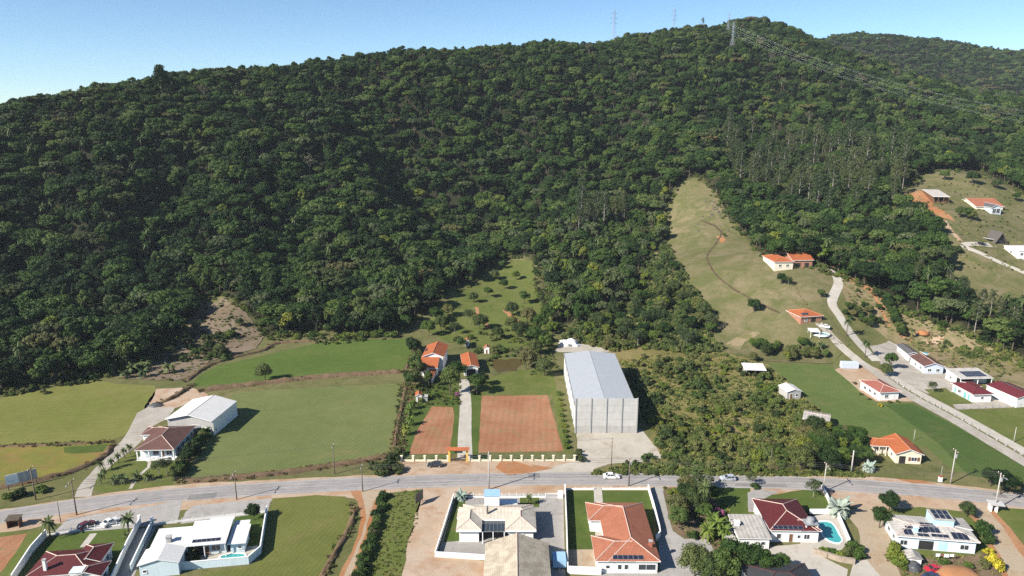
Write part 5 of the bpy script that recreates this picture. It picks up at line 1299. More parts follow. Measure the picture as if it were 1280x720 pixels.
def pool(name, label, px, water, z=0.0, terrain=False, rim=.45, smooth=True):
    pts = [T(x, y) if terrain else P(x, y) for x, y in px]
    zz = max(p.z for p in pts) + .1 if terrain else 0.08
    for p in pts: p.z = 0
    if smooth: pts = smooth_poly(pts, True, .6)
    c = sum(pts, Vector()) / len(pts)
    r = empty(name, (c.x, c.y, zz), 0, label, 'pool')
    inn = [(p.x - c.x, p.y - c.y) for p in pts]
    out = [(x + x / math.hypot(x, y) * rim, y + y / math.hypot(x, y) * rim) for x, y in inn]
    n = len(inn); mb = MB(); mb.add([(x, y, .0) for x, y in inn], [tuple(range(n))]); w = mb.build('water', [water], r)
    if w.data.polygons[0].normal.z < 0: w.data.flip_normals()
    mb = MB(); vs = [(x, y, .1) for x, y in inn] + [(x, y, .1) for x, y in out] + [(x, y, -.08) for x, y in inn] + [(x, y, -.6) for x, y in out]
    fs = []
    for i in range(n):
        j = (i + 1) % n; fs += [(i, j, n + j, n + i), (i, 2 * n + i, 2 * n + j, j), (n + i, n + j, 3 * n + j, 3 * n + i)]
    mb.add(vs, fs); mb.build('coping', ['paint_trim'], r)
    return r
pool('swimming_pool', 'small turquoise oval pool beside the pale blue garden wall', [(275, 697), (282, 694), (296, 692.5), (305, 693), (306, 696), (296, 698), (282, 699.5)], 'pool_water')
pool('swimming_pool', 'teal kidney-shaped pool on the deck beside the maroon roof', [(1024, 653.5), (1036, 653), (1042, 657), (1048, 668), (1052, 675), (1048, 679), (1038, 677), (1030, 671), (1026, 662)], 'pool_water')
pool('swimming_pool', 'small bright blue pool behind the brown-roofed gabled house', [(1146, 437.5), (1152, 436.5), (1164, 441.5), (1158, 443.5)], 'pool_blue', smooth=False)
pool('swimming_pool', 'pale little pool beside the white canopy on the slope', [(1018, 421), (1026, 416), (1036, 421), (1030, 424)], 'pool_water', terrain=True)
m, nt, b = base_mat('pond_water', .08, .5); b.inputs['Base Color'].default_value = rgb((0.085, 0.062, 0.022))
sheet('pond', [(615, 452), (622, 449), (633, 450), (645, 448), (654, 453), (648, 458), (646, 465), (634, 463), (624, 466), (617, 460)], 'pond_water', 7, .5, smooth=True, label='brown pond beside the farmstead lawn')

# ---------------------------------------------------------------- poles, pylons, lines
plain_mat('pole_wood', (0.16, 0.13, 0.11), .9, .1, .2, 2)
plain_mat('pole_concrete', (0.42, 0.40, 0.37), .85, .2, .1, 1)
plain_mat('galvanised', (0.50, 0.52, 0.54), .45, .5, .08, 1, .4)
POLES = {}
def pole(base, top, label, mat='pole_wood', arm=True, lamp=False, r=.15, drum=False):
    b = P(*base); zt = PY(top[0], top[1], b.y).z
    o = empty('utility_pole', b, 0, label, 'pole', 'poles along the road')
    mb = MB(); mb.tube([(0, 0, -.3), (0, 0, zt * .5), (0, 0, zt)], [r * 1.25, r, r * .75], 10); mb.smooth = True; mb.build('shaft', [mat], o)
    if arm:
        mb = MB(); mb.box((0, 0, zt - .5), (.14, 2.2, .14)); a = mb.build('crossarm', ['wood'], o)
        for y in (-1.0, 0, 1.0):
            mb = MB(); mb.tube([(0, y, zt - .42), (0, y, zt - .32), (0, y, zt - .16)], [.05, .09, .06], 8); mb.build('insulator', ['paint_trim'], a)
    if lamp:
        mb = MB(); mb.tube([(0, 0, zt - 1.4), (0, -1.0, zt - .7), (0, -1.9, zt - .55)], .045, 6); mb.build('lamp_arm', ['galvanised'], o)
        mb = MB(); mb.box((0, -2.15, zt - .55), (.24, .6, .12)); mb.build('lamp_head', ['galvanised'], o)
    if drum:
        mb = MB(); mb.tube([(.42, 0, zt - 2.4), (.42, 0, zt - 1.4)], .3, 12); mb.build('transformer', ['metal_grey'], o)
    return b + Vector((0, 0, zt))
tops = {}
for k, (bs, tp, lb, kw) in {
    'a': ((96, 643.5), (90, 600), 'dark wooden utility pole at the edge of the gravel parking lot', dict(lamp=True)),
    'b': ((76, 653), (73, 627), 'short thin pole beside the footpath and the parking lot', dict(arm=False, r=.09)),
    'c': ((45, 625), (39, 584), 'dark pole standing beside the roadside billboard', dict()),
    'd': ((296, 624.5), (292, 590), 'slim wooden pole at the corner of the paved yard', dict(lamp=True, r=.13)),
    'e': ((453.5, 614.5), (453, 582), 'slim wooden pole at the mouth of the dirt track', dict(r=.13)),
    'f': ((418.5, 592.5), (417, 556), 'slim pole on the brushy bank above the road', dict(r=.12)),
    'g': ((611, 612), (610, 566), 'pale concrete pole with lamp arm behind the cream-roofed house', dict(mat='pole_concrete', lamp=True, r=.18)),
    'h': ((764, 587), (764, 547), 'slim pole on the gravel yard of the warehouse', dict(r=.12)),
    'i': ((786, 607.5), (786, 573), 'wooden pole at the corner of the orange-roofed house garden', dict(r=.16, lamp=True)),
    'j': ((963, 583), (963, 560), 'thin pole standing in the scrub', dict(arm=False, r=.11)),
    'k': ((1064, 590), (1064.5, 563), 'pale concrete post beside the silver palm beyond the road', dict(mat='pole_concrete', arm=False, r=.2)),
    'l': ((1029, 615), (1027, 579), 'lamp pole at the top of the long white garden wall', dict(lamp=True, mat='pole_concrete')),
    'm': ((1188, 604.5), (1190.5, 562), 'tall pale pole at the edge of the dark turf beyond the road', dict(mat='pole_concrete', drum=True)),
    'n': ((1243, 638), (1244, 591), 'lamp pole beside the flat-roofed roadside shelter', dict(lamp=True, mat='pole_concrete', drum=True)),
    'o': ((1142, 551), (1142, 537), 'thin white post behind the orange bungalow', dict(arm=False, r=.08, mat='pole_concrete')),
    'p': ((1267, 553), (1267.5, 534), 'thin post standing in the right-hand grass field', dict(arm=False, r=.09, mat='pole_concrete')),
    'q': ((545, 494), (545, 492), None, None)}.items():
    if lb: tops[k] = pole(bs, tp, lb, **kw)
def cable(name, label, a, b, sag, r=.028, mat='frame_dark', n=18):
    mb = MB(); pts = []
    for i in range(n + 1):
        t = i / n; p = a.lerp(b, t); p.z -= sag * 4 * t * (1 - t); pts.append(p - a)
    mb.tube(pts, r, 4); o = mb.build(name, [mat], None, a); tag(o, label, 'cable', 'overhead cables'); return o
seq = ['a', 'd', 'e', 'g', 'i', 'l', 'n']
for i in range(len(seq) - 1):
    for y in (-1.0, 0.0, 1.0):
        cable('power_cable', 'thin dark overhead cable strung between the roadside poles', tops[seq[i]] + Vector((0, y, -.2)), tops[seq[i + 1]] + Vector((0, y, -.2)), 1.2)
for a_, b_ in (('m', 'n'), ('m', 'k'), ('c', 'f'), ('f', 'h')):
    cable('power_cable', 'thin dark cable over the verge beyond the road', tops[a_] + Vector((0, 0, -.2)), tops[b_] + Vector((0, 0, -.2)), 1.0)

def pylon(px, py_base, py_top, label, Y=None, loc=None, H=None):
    if loc is None:
        b = T(px, py_base + 8) if Y is None else PY(px, py_base, Y)
        if Y is not None: b.z = gz(b.x, b.y)
        H = PY(px, py_top, b.y).z - b.z
    else: b = loc
    o = empty('transmission_tower', b, math.radians(35), label, 'pylon', 'transmission towers on the ridge')
    w0, w1, w2 = H * .09, H * .025, H * .018; zk = H * .55
    def hw(z): return w0 + (w1 - w0) * z / zk if z < zk else w1 + (w2 - w1) * (z - zk) / (H - zk)
    lv = [0, .14, .27, .38, .47, .55, .62, .68, .74, .80, .86, .92, 1.0]; R = H * .0014
    mb = MB()
    for sx in (-1, 1):
        for sy in (-1, 1): mb.tube([(sx * hw(H * l), sy * hw(H * l), H * l - (1 if l == 0 else 0)) for l in lv], R * 1.5, 4)
    mb.build('corner_leg', ['galvanised'], o)
    mb = MB()
    for i in range(len(lv) - 1):
        z0_, z1_ = H * lv[i], H * lv[i + 1]; a, c = hw(z0_), hw(z1_)
        for k in range(4):
            q = [(-1, -1), (1, -1), (1, 1), (-1, 1)]; s0, s1 = q[k], q[(k + 1) % 4]
            mb.bar((s0[0] * a, s0[1] * a, z0_), (s1[0] * c, s1[1] * c, z1_), R * 1.6); mb.bar((s1[0] * a, s1[1] * a, z0_), (s0[0] * c, s0[1] * c, z1_), R * 1.6)
            mb.bar((s0[0] * c, s0[1] * c, z1_), (s1[0] * c, s1[1] * c, z1_), R * 1.6)
    mb.build('lattice_bracing', ['galvanised'], o)
    att = []
    for zl, L in ((.66, .13), (.78, .15), (.90, .11)):
        mb = MB(); z = H * zl; h_ = hw(z)
        for s in (-1, 1):
            for y in (-h_, h_): mb.bar((s * h_, y, z), (s * H * L, 0, z + H * .005), R * 2); mb.bar((s * h_, y, z + H * .045), (s * H * L, 0, z + H * .005), R * 2)
            att.append(o.matrix_basis.copy() @ Vector((s * H * L, 0, z)) if False else Vector((b.x + math.cos(math.radians(35)) * s * H * L, b.y + math.sin(math.radians(35)) * s * H * L, b.z + z - H * .03)))
        mb.build('crossarm', ['galvanised'], o)
    return att, b, H
at1, b1_, h1_ = pylon(914.6, 62, 27, 'steel lattice tower standing just below the hill summit')
at2, b2_, h2_ = pylon(909.3, 40, 16, 'steel lattice tower on the summit behind the nearer tower')
pylon(842, 34, 10, 'distant lattice tower rising behind the ridge left of the summit', Y=848)
pylon(767, 42, 12, 'faint distant lattice tower poking above the long forested ridge', Y=800)
far = PY(1700, 330, 470)
zf = gz(far.x, far.y)
at3, b3_, h3_ = pylon(0, 0, 0, 'steel lattice tower on the slope right of the hillside clearing', loc=Vector((far.x, far.y, zf)), H=36)
for a, c in zip(at1, at3): cable('transmission_line', 'pale high-voltage line sweeping down across the forest from the summit', a, c, 27.0, .016, 'galvanised', 40)
for a, c in zip(at2, at1): cable('transmission_line', 'short high-voltage line between the two summit towers', a, c, 2.0, .03, 'galvanised', 16)

# ---------------------------------------------------------------- roadside things
b = P(8, 613); r_ = P(48, 600)
BB = empty('billboard', P(9, 614), math.atan2((P(48.5, 604) - P(9, 614)).y, (P(48.5, 604) - P(9, 614)).x), 'weathered roadside billboard with one white poster panel', 'billboard')
bw = (P(48.5, 604) - P(9, 614)).length
for x_ in (.4, bw * .5, bw - .4):
    mb = MB(); mb.b2(x_ - .1, .12, -.3, x_ + .1, .32, 4.4); mb.build('post', ['pole_wood'], BB)
for i in range(5):
    mb = MB(); mb.b2(i * bw / 5 + .02, 0, 1.6, (i + 1) * bw / 5 - .02, .1, 4.5); pn = mb.build('panel', ['paint_trim' if i < 2 else 'wall_grey'], BB)
    if i == 0:
        for k, (u0, u1, zz_) in enumerate([(.15, .75, 3.5), (.2, .55, 3.0), (.15, .85, 2.5)]):
            mb = MB(); mb.b2(bw / 5 * u0, -.012, zz_, bw / 5 * u1 + (.6 if k == 2 else 0), -.002, zz_ + .16); mb.build('print', ['wall_slate'], pn)
mb = MB(); mb.b2(0, .11, 1.5, bw, .2, 1.62); mb.b2(0, .11, 4.3, bw, .2, 4.42); mb.build('frame', ['pole_wood'], BB)
S_ = empty('bus_shelter', P(9, 661), math.radians(8), 'small brown wooden bus shelter beside the road', 'shelter')
mb = MB(); mb.b2(0, 1.6, -.1, 2.8, 1.72, 2.2); mb.b2(0, 0, -.1, .12, 1.6, 2.2); mb.b2(2.68, 0, -.1, 2.8, 1.6, 2.2); mb.build('wall', ['wood'], S_)
mb = MB(); mb.add([(-.2, -.3, 2.2), (3.0, -.3, 2.2), (3.0, 2.0, 2.55), (-.2, 2.0, 2.55), (-.2, -.3, 2.32), (3.0, -.3, 2.32), (3.0, 2.0, 2.67), (-.2, 2.0, 2.67)], [(0, 3, 2, 1), (4, 5, 6, 7), (0, 1, 5, 4), (1, 2, 6, 5), (2, 3, 7, 6), (3, 0, 4, 7)]); mb.build('roof', ['bark'], S_)
mb = MB(); mb.b2(.2, 1.0, .4, 2.6, 1.5, .48); mb.b2(.3, 1.1, -.1, .4, 1.4, .4); mb.b2(2.4, 1.1, -.1, 2.5, 1.4, .4); mb.build('bench', ['wood'], S_)
S_ = empty('roadside_shelter', P(1238, 640), math.radians(-12), 'little flat-roofed concrete shelter under the lamp pole', 'shelter')
mb = MB(); mb.b2(0, 0, -.1, .3, 1.8, 2.1); mb.build('pier', ['wall_white'], S_); mb = MB(); mb.b2(1.2, 0, -.1, 1.6, 1.8, 2.1); mb.build('pier', ['wall_white'], S_)
mb = MB(); mb.b2(-.4, -.4, 2.1, 3.0, 2.2, 2.28); mb.build('roof', ['concrete_panel'], S_); mb = MB(); mb.b2(.3, 1.2, .35, 1.2, 1.7, .45); mb.build('bench', ['concrete_post'], S_)
S_ = empty('roadside_board', P(519.5, 634), math.radians(62), 'dark square board on two posts beside the ditch', 'sign board')
mb = MB(); mb.b2(0, -.05, .8, 3.4, .05, 3.6); mb.build('board', ['frame_dark'], S_)
for x_ in (.3, 3.1): mb = MB(); mb.b2(x_ - .08, .06, -.3, x_ + .08, .2, 3.5); mb.build('post', ['pole_wood'], S_)
S_ = empty('meter_post', P(1175, 602), 0, 'white meter box with red lid beside the dark turf', 'meter box')
mb = MB(); mb.b2(-.45, -.3, -.1, .45, .3, 1.5); mb.build('box', ['wall_white'], S_); mb = MB(); mb.b2(-.5, -.35, 1.5, .5, .35, 1.8); mb.build('lid', ['roof_bright'], S_); mb = MB(); mb.tube([(0, 0, 1.8), (0, 0, 4.6)], .06, 8); mb.build('mast', ['galvanised'], S_)
S_ = empty('signboard', P(1263, 613), math.radians(-8), 'small yellow board on two legs under the dark roadside tree', 'sign')
mb = MB(); mb.b2(0, 0, .4, 2.4, .1, 1.3); mb.build('board', ['gate_yellow'], S_)
for x_ in (.2, 2.2): mb = MB(); mb.b2(x_ - .06, .1, -.2, x_ + .06, .2, 1.2); mb.build('leg', ['pole_wood'], S_)
S_ = empty('blue_tarp_stall', P(1041, 588), 0, 'low stall under a pale blue sheet at the edge of the grove', 'stall')
mb = MB(); mb.add([(0, 0, 1.5), (2.6, 0, 1.5), (2.6, 1.6, 1.8), (0, 1.6, 1.8), (0, 0, 1.55), (2.6, 0, 1.55), (2.6, 1.6, 1.85), (0, 1.6, 1.85)], [(0, 3, 2, 1), (4, 5, 6, 7), (0, 1, 5, 4), (1, 2, 6, 5), (2, 3, 7, 6), (3, 0, 4, 7)]); mb.build('sheet', ['metal_blue'], S_)
for x_ in (.1, 2.5):
    for y_ in (.1, 1.5): mb = MB(); mb.b2(x_ - .05, y_ - .05, -.1, x_ + .05, y_ + .05, 1.6); mb.build('leg', ['pole_wood'], S_)
S_ = empty('blue_tank', P(691, 712), 0, 'light blue box trailer parked between the tan shed and the white wall', 'trailer')
mb = MB(); mb.b2(0, 0, .5, 3.0, 3.4, 2.3); mb.build('body', ['metal_blue'], S_)
for x_ in (.1, 2.9):
    for y_ in (1.2, 2.1): mb = MB(); mb.tube([(x_ - .12, y_, .35), (x_ + .12, y_, .35)], .36, 14); mb.build('wheel', ['dark_room'], S_)
mb = MB(); mb.b2(1.4, -1.2, .45, 1.6, 0, .6); mb.build('drawbar', ['metal_grey'], S_)
S_ = empty('garden_shelter', P(1133, 706), math.radians(-10), 'small grey-roofed doghouse shed with a dark tarp heap', 'hut')
mb = MB(); mb.b2(0, 0, -.1, 3.0, 2.4, 1.9); mb.build('wall', ['wall_white'], S_)
mb = MB(); mb.add([(-.3, -.3, 1.85), (3.3, -.3, 1.85), (3.3, 2.7, 1.85), (-.3, 2.7, 1.85), (1.5, -.3, 2.7), (1.5, 2.7, 2.7)], [(0, 4, 5, 3), (4, 1, 2, 5), (0, 1, 4), (3, 5, 2), (0, 3, 2, 1)], 0, [[(0, 0), (0, 2), (3, 2), (3, 0)]] * 2 + [[(0, 0)] * 3] * 2 + [[(0, 0)] * 4]); mb.build('roof', ['roof_fibre'], S_)
def lump(name, label, cat, px, R, H, mat, seed=1, terrain=False, sub=3, amp=.35, ext=1.0):
    bm = bmesh.new(); bmesh.ops.create_icosphere(bm, subdivisions=sub, radius=1)
    for v in bm.verts:
        n = noise.fractal(v.co * 1.6 + Vector((seed, 0, 0)), 1, 2, 3); v.co *= 1 + amp * n
        v.co = Vector((v.co.x * R * ext, v.co.y * R, max(v.co.z, -.15) * H))
    me = bpy.data.meshes.new(name); bm.to_mesh(me); bm.free(); me.materials.append(MATS[mat])
    me.polygons.foreach_set('use_smooth', [True] * len(me.polygons))
    p = T(*px) if terrain else P(*px)
    o = link_mesh(name, me, None, p); tag(o, label, cat); return o
plain_mat('tarp_dark', (0.075, 0.08, 0.085), .5, .4, .2)
plain_mat('tarp_white', (0.72, 0.72, 0.71), .6, .4, .1)
lump('tarp_heap', 'dark grey tarpaulin heap beside the red car', 'tarp', (1141, 711), 1.8, 1.5, 'tarp_dark', 3)
lump('earth_pile', 'pile of orange earth in front of the light blue house', 'earth pile', (1198, 722), 3.6, 2.0, 'orange_earth', 5, amp=.15, ext=1.4)
lump('plastic_heap', 'white plastic-covered heap behind the warehouse', 'heap', (713, 431), 2.8, 2.2, 'tarp_white', 7, ext=1.3, amp=.9)
lump('earth_pile', 'small heap of orange sand below the dry slope', 'earth pile', (1154, 417), 2.6, 1.6, 'orange_earth', 9, True, amp=.15)
lump('rubble_heap', 'dark heap of rubble at the head of the gravel drive', 'rubble', (195, 507), 1.7, .8, 'tarp_dark', 11, ext=1.5)

# rocks on the pasture
rk = []
for s in range(4):
    bm = bmesh.new(); bmesh.ops.create_icosphere(bm, subdivisions=2, radius=1)
    for v in bm.verts:
        v.co *= 1 + .4 * noise.fractal(v.co * 1.4 + Vector((s * 5, 1, 0)), 1, 2, 3); v.co.z *= .6
    me = bpy.data.meshes.new('rock'); bm.to_mesh(me); bm.free(); rk.append(me)
plain_mat('rock', (0.095, 0.082, 0.07), .9, .2, .3, 1.5)
for me in rk: me.materials.append(MATS['rock'])
rr = random.Random(5)
for i in range(60):
    px = rr.gauss(893, 9) if i < 34 else rr.uniform(858, 912); py = 262 + (px - 893) * .35 + rr.gauss(0, 5) if i < 34 else rr.uniform(238, 292)
    if not in_poly(px, py, [(846, 248), (868, 226), (886, 234), (920, 280), (916, 296), (862, 290)]): continue
    p = T(px, py); s = rr.uniform(.4, 1.0)
    o = link_mesh('rock', rk[i % 4], None, p, (0, 0, rr.uniform(0, 6)), (s * rr.uniform(.8, 1.5), s, s))
    tag(o, 'dark boulder scattered on the upper pasture', 'rock', 'boulders on the pasture')

C_ = empty('clothes_line', P(1167, 700), math.radians(-4), 'clothes line hung with white sheets in front of the light blue house', 'clothes line')
for x_ in (0, 4.6): mb = MB(); mb.tube([(x_, 0, -.2), (x_, 0, 1.9)], .05, 8); mb.build('post', ['pole_wood'], C_)
mb = MB(); mb.tube([(0, 0, 1.8), (2.3, 0, 1.7), (4.6, 0, 1.8)], .015, 4); mb.build('line', ['galvanised'], C_)
for i, (x0_, x1_, h_) in enumerate([(.3, 1.3, .8), (1.45, 2.0, .6), (2.15, 3.2, .9), (3.4, 4.3, .7)]):
    mb = MB(); n = 8
    vs = [(x0_ + (x1_ - x0_) * k / n, .05 * math.sin(k * 1.9 + i) * (1 - z_), 1.72 - h_ * (1 - z_)) for z_ in (0, 1) for k in range(n + 1)]
    mb.add(vs, [(k, k + 1, n + 2 + k, n + 1 + k) for k in range(n)]); mb.build('cloth', ['paint_trim' if i != 1 else 'roof_pink'], C_)
# ---------------------------------------------------------------- cars
def car_paint(name, c, metal=.0):
    m, nt, b = base_mat(name, .28, .5); b.inputs['Base Color'].default_value = rgb(c); b.inputs['Metallic'].default_value = metal; b.inputs['Coat Weight'].default_value = .6
for nm, c in dict(car_white=(.75, .75, .74), car_red=(.42, .02, .035), car_black=(.02, .022, .03), car_silver=(.42, .45, .48), car_maroon=(.10, .015, .02), car_blue=(.03, .045, .09)).items(): car_paint(nm, c)
plain_mat('tyre', (.025, .025, .026), .9, .2, .2)
glass_mat('head_lamp', (.75, .75, .72), .1); glass_mat('tail_lamp', (.35, .02, .02), .15)
def car(px, py, yaw, paint, label, L=4.3, wagon=False, terrain=False):
    p = T(px, py) if terrain else P(px, py)
    o = empty('parked_car' if 'road' not in label else 'car', p + Vector((0, 0, .05 if not terrain else .25)), math.radians(yaw), label, 'car')
    W = 1.74; h = L / 2
    prof = [(-h, .35), (-h, .78), (-h + .12, .95), (-h + .75, 1.0), (h - 1.35, .98), (h - .25, .80), (h, .62), (h, .35), (h - .5, .25), (-h + .5, .25)]
    secs = [(-1.0, .93), (-.86, 1.0), (.86, 1.0), (1.0, .93)]
    mb = MB(); mb.smooth = False; n = len(prof); vs = []
    for y, k in secs: vs += [(x * (1 if abs(y) < .95 else .985), y * W / 2, .25 + (z - .25) * k) for x, z in prof]
    fs = [tuple(range(n))[::-1], tuple(range(3 * n, 4 * n))]
    for s in range(3): fs += [(s * n + i, s * n + (i + 1) % n, (s + 1) * n + (i + 1) % n, (s + 1) * n + i) for i in range(n)]
    mb.add(vs, fs); mb.build('body', [paint], o)
    rear = -h + .25 if wagon else -h + .75; tr = -h + .55 if wagon else -h + 1.35
    bot = [(rear, .97), (h - 1.25, .95)]; top = [(tr, 1.42), (h - 2.0, 1.42)]
    hw0, hw1 = W / 2 * .94, W / 2 * .74
    mb = MB(); mb.add([(bot[0][0], -hw0, bot[0][1]), (bot[1][0], -hw0, bot[1][1]), (bot[1][0], hw0, bot[1][1]), (bot[0][0], hw0, bot[0][1]), (top[0][0], -hw1, 1.42), (top[1][0], -hw1, 1.42), (top[1][0], hw1, 1.42), (top[0][0], hw1, 1.42)], [(0, 1, 5, 4), (1, 2, 6, 5), (2, 3, 7, 6), (3, 0, 4, 7)]); mb.build('windows', ['glass_car'], o)
    mb = MB(); mb.b2(top[0][0] - .06, -hw1 - .03, 1.40, top[1][0] + .1, hw1 + .03, 1.47)
    for sy in (-1, 1):
        mb.bar((bot[1][0], sy * hw0, bot[1][1]), (top[1][0], sy * hw1, 1.43), .09); mb.bar((bot[0][0], sy * hw0, bot[0][1]), (top[0][0], sy * hw1, 1.43), .13); xm = (top[0][0] + top[1][0]) / 2; mb.bar((xm, sy * hw0 * 1.005, .97), (xm, sy * hw1 * 1.01, 1.43), .09)
    mb.build('roof', [paint], o)
    for sx in (-h + .8, h - .85):
        for sy in (-1, 1):
            mb = MB(); mb.tube([(sx, sy * (W / 2 - .2), .31), (sx, sy * (W / 2 + .01), .31)], .31, 14); w = mb.build('wheel', ['tyre'], o)
            mb = MB(); mb.tube([(sx, sy * (W / 2 - .05), .31), (sx, sy * (W / 2 + .025), .31)], .19, 10); mb.build('rim', ['galvanised'], w)
    for sy in (-1, 1):
        mb = MB(); mb.b2(h - .14, sy * .62 - .2, .60, h + .012, sy * .62 + .2, .74); mb.build('headlight', ['head_lamp'], o)
        mb = MB(); mb.b2(-h - .012, sy * .66 - .16, .72, -h + .08, sy * .66 + .16, .86); mb.build('tail_light', ['tail_lamp'], o)
        mb = MB(); mb.b2(h - 1.55, sy * (W / 2 + .02), .95, h - 1.35, sy * (W / 2 + .16), 1.08) if sy > 0 else mb.b2(h - 1.55, -(W / 2 + .16), .95, h - 1.35, -(W / 2 + .02), 1.08); mb.build('mirror', [paint], o)
car(109, 658.5, 62, 'car_maroon', 'dark maroon car parked in the gravel lot behind the rail fence', 4.1, True)
car(138, 655, 62, 'car_white', 'white car parked in the gravel lot beside the maroon car', 4.2)
car(543.5, 583, 180, 'car_black', 'black estate car parked at the orange-roofed gate', 4.4, True)
car(764, 597.5, 0, 'car_white', 'white saloon driving on the road past the warehouse yard', 4.6)
car(909.5, 600, 180, 'car_silver', 'silver hatchback driving on the road past the scrub', 4.1, True)
car(1169, 714.5, 5, 'car_red', 'bright red car parked in front of the light blue house', 4.4)
car(1165, 724, 8, 'car_blue', 'dark blue car parked in front of the red car', 4.3)
car(1031, 410, 140, 'car_white', 'white car parked on the slope beside the white canopy', 4.4, False, True)
car(1227, 306.5, 5, 'car_black', 'dark car parked on the concrete apron by the A-frame house', 4.2, True, True)
# ---------------------------------------------------------------- single trees and shrubs
# the forest trees that show largest become things of their own
def zone_name(px):
    for lim, nm in ((130, 'at the dark forest foot above the left turf field'), (235, 'in the wood left of the dry garden plot'), (345, 'in the forest edge behind the dry garden plot'), (545, 'in the forest edge behind the back turf field'),
                    (690, 'in the wood around the meadow clearing'), (850, 'in the wood behind the warehouse'), (975, 'along the wooded edge of the pasture'), (1100, 'in the wood behind the hillside house'), (1400, 'in the belt above the valley houses')):
        if px < lim: return nm
    return nm
cand = []
for i, f in enumerate(forest):
    if f[5] >= IU: continue
    px, py = to_px(*f[:3])
    if 4 < px < 1276: cand.append((f[1] / (f[4] * (2.2 if IE <= f[5] < IP else 1)), i))
cand.sort()
pick = set(i for _, i in cand[:300])
def put_tree(ts, name, label, loc, rz, s, sz=1.0, group=None, cat='tree'):
    o = empty(name, loc, rz, label, cat, group); o.scale = (s, s, s * sz)
    link_mesh('crown', ts[0], o); link_mesh('trunk', ts[1], o); return o
for i in pick:
    f = forest[i]; px, py = to_px(*f[:3])
    put_tree(SETS[f[5]], 'gum_tree' if IE <= f[5] < IP else ('palm_tree' if IP <= f[5] < IB else 'forest_tree'), KIND[f[5]] + ' ' + zone_name(px), f[:3], f[3], f[4], f[6], 'trees along the forest edge')
forest = [f for i, f in enumerate(forest) if i not in pick]

# nearer, finer plants
NEAR = {'round': crown_mesh('garden_tree_a', 500, 2.6, 4.2, 18, 170, .34, 'leaf_forest', z0=1.4, bark='bark', trunk_r=.16),
        'olive': crown_mesh('garden_tree_b', 501, 2.8, 4.0, 18, 150, .34, 'leaf_scrub', z0=1.6, bark='bark', trunk_r=.16),
        'fresh': crown_mesh('garden_tree_c', 502, 2.2, 4.0, 16, 160, .32, 'leaf_fresh', z0=1.0, bark='bark', trunk_r=.12),
        'airy': crown_mesh('garden_tree_d', 503, 2.4, 3.8, 16, 90, .34, 'leaf_euca', z0=2.2, bark='bark_pale', trunk_r=.11, sparse=True),
        'tall': crown_mesh('garden_tree_e', 504, 2.4, 6.0, 22, 150, .36, 'leaf_forest', z0=2.2, bark='bark', trunk_r=.2),
        'palm': palm_meshes('palm_a', 510, 4.2, 26, 2.0, .30), 'tallpalm': palm_meshes('palm_b', 511, 7.4, 26, 2.5, .34), 'cycad': palm_meshes('palm_c', 512, 1.3, 26, 1.6, .22, r=.22),
        'lime': palm_meshes('palm_d', 514, 3.0, 30, 2.4, .34, 'leaf_fresh'),
        'silver': palm_meshes('palm_e', 513, 1.4, 44, 3.0, .62, 'leaf_agave', r=.3),
        'banana': palm_meshes('banana', 515, 2.4, 11, 2.6, .55, 'leaf_palm', r=.14)}
BUSH = {'dark': [bush_mesh('bush_a%d' % i, 520 + i, 1.5, 2.0, 9, 130, .28, 'leaf_forest') for i in range(2)], 'olive': [bush_mesh('bush_b%d' % i, 530 + i, 1.6, 1.9, 9, 130, .28, 'leaf_scrub') for i in range(3)],
        'fresh': [bush_mesh('bush_c%d' % i, 540 + i, 1.4, 1.9, 9, 130, .28, 'leaf_fresh') for i in range(2)], 'yellow': [bush_mesh('bush_d', 550, 1.4, 2.2, 10, 130, .26, 'leaf_yellow')],
        'purple': [bush_mesh('bush_e', 551, 1.3, 1.9, 9, 120, .26, 'leaf_purple')], 'magenta': [bush_mesh('bush_f', 552, 1.1, 1.4, 8, 120, .26, 'leaf_magenta')]}
vr = random.Random(21)
def tree(kind, px, py, s, label, name=None, group=None, sz=1.0, terrain=None):
    p = T(px, py)
    nm = name or {'palm': 'palm_tree', 'tallpalm': 'palm_tree', 'cycad': 'cycad', 'lime': 'palm_tree', 'silver': 'silver_palm', 'banana': 'banana_plant'}.get(kind, 'garden_tree')
    return put_tree(NEAR[kind], nm, label, p, vr.uniform(0, 6.28), s, sz, group, 'palm' if 'palm' in nm else ('plant' if nm in ('cycad', 'banana_plant') else 'tree'))
def bush(kind, px, py, s, label, group=None, sz=1.0, name='shrub'):
    ms = BUSH[kind]; p = T(px, py)
    o = link_mesh(name, ms[vr.randrange(len(ms))], None, p, (0, 0, vr.uniform(0, 6.28)), (s, s, s * sz)); return tag(o, label, 'shrub', group)
tree('palm', 63, 673, 1.05, 'fan palm at the corner of the white wall and rail fence'); tree('palm', 161.5, 667.5, 1.0, 'fan palm on the lawn beside the long driveway wall')
tree('cycad', 158, 672, .7, 'small dark cycad beside the driveway wall'); tree('round', 317.5, 650, .75, 'small dark round tree on the lawn behind the pool garden')
tree('cycad', 237, 699, 1.2, 'palm-like cycad in front of the pool terrace')
for i, (x, y) in enumerate([(127, 605), (131, 599), (140, 586), (148, 579), (156, 573), (163, 568), (127, 590)]): tree('palm', x, y, .62, 'small palm in the row along the gravel drive', group='palms along the gravel drive')
for x, y in [(144, 605), (156, 604), (172, 600), (186, 600)]: tree('cycad', x, y, 1.1, 'low cycad on the lawn beside the winding path', group='cycads on the lawn')
tree('airy', 200, 596, .85, 'thin pale-stemmed tree on the lawn in front of the brown-roofed house'); tree('airy', 209, 592, .8, 'thin pale-stemmed tree beside the long hedge')
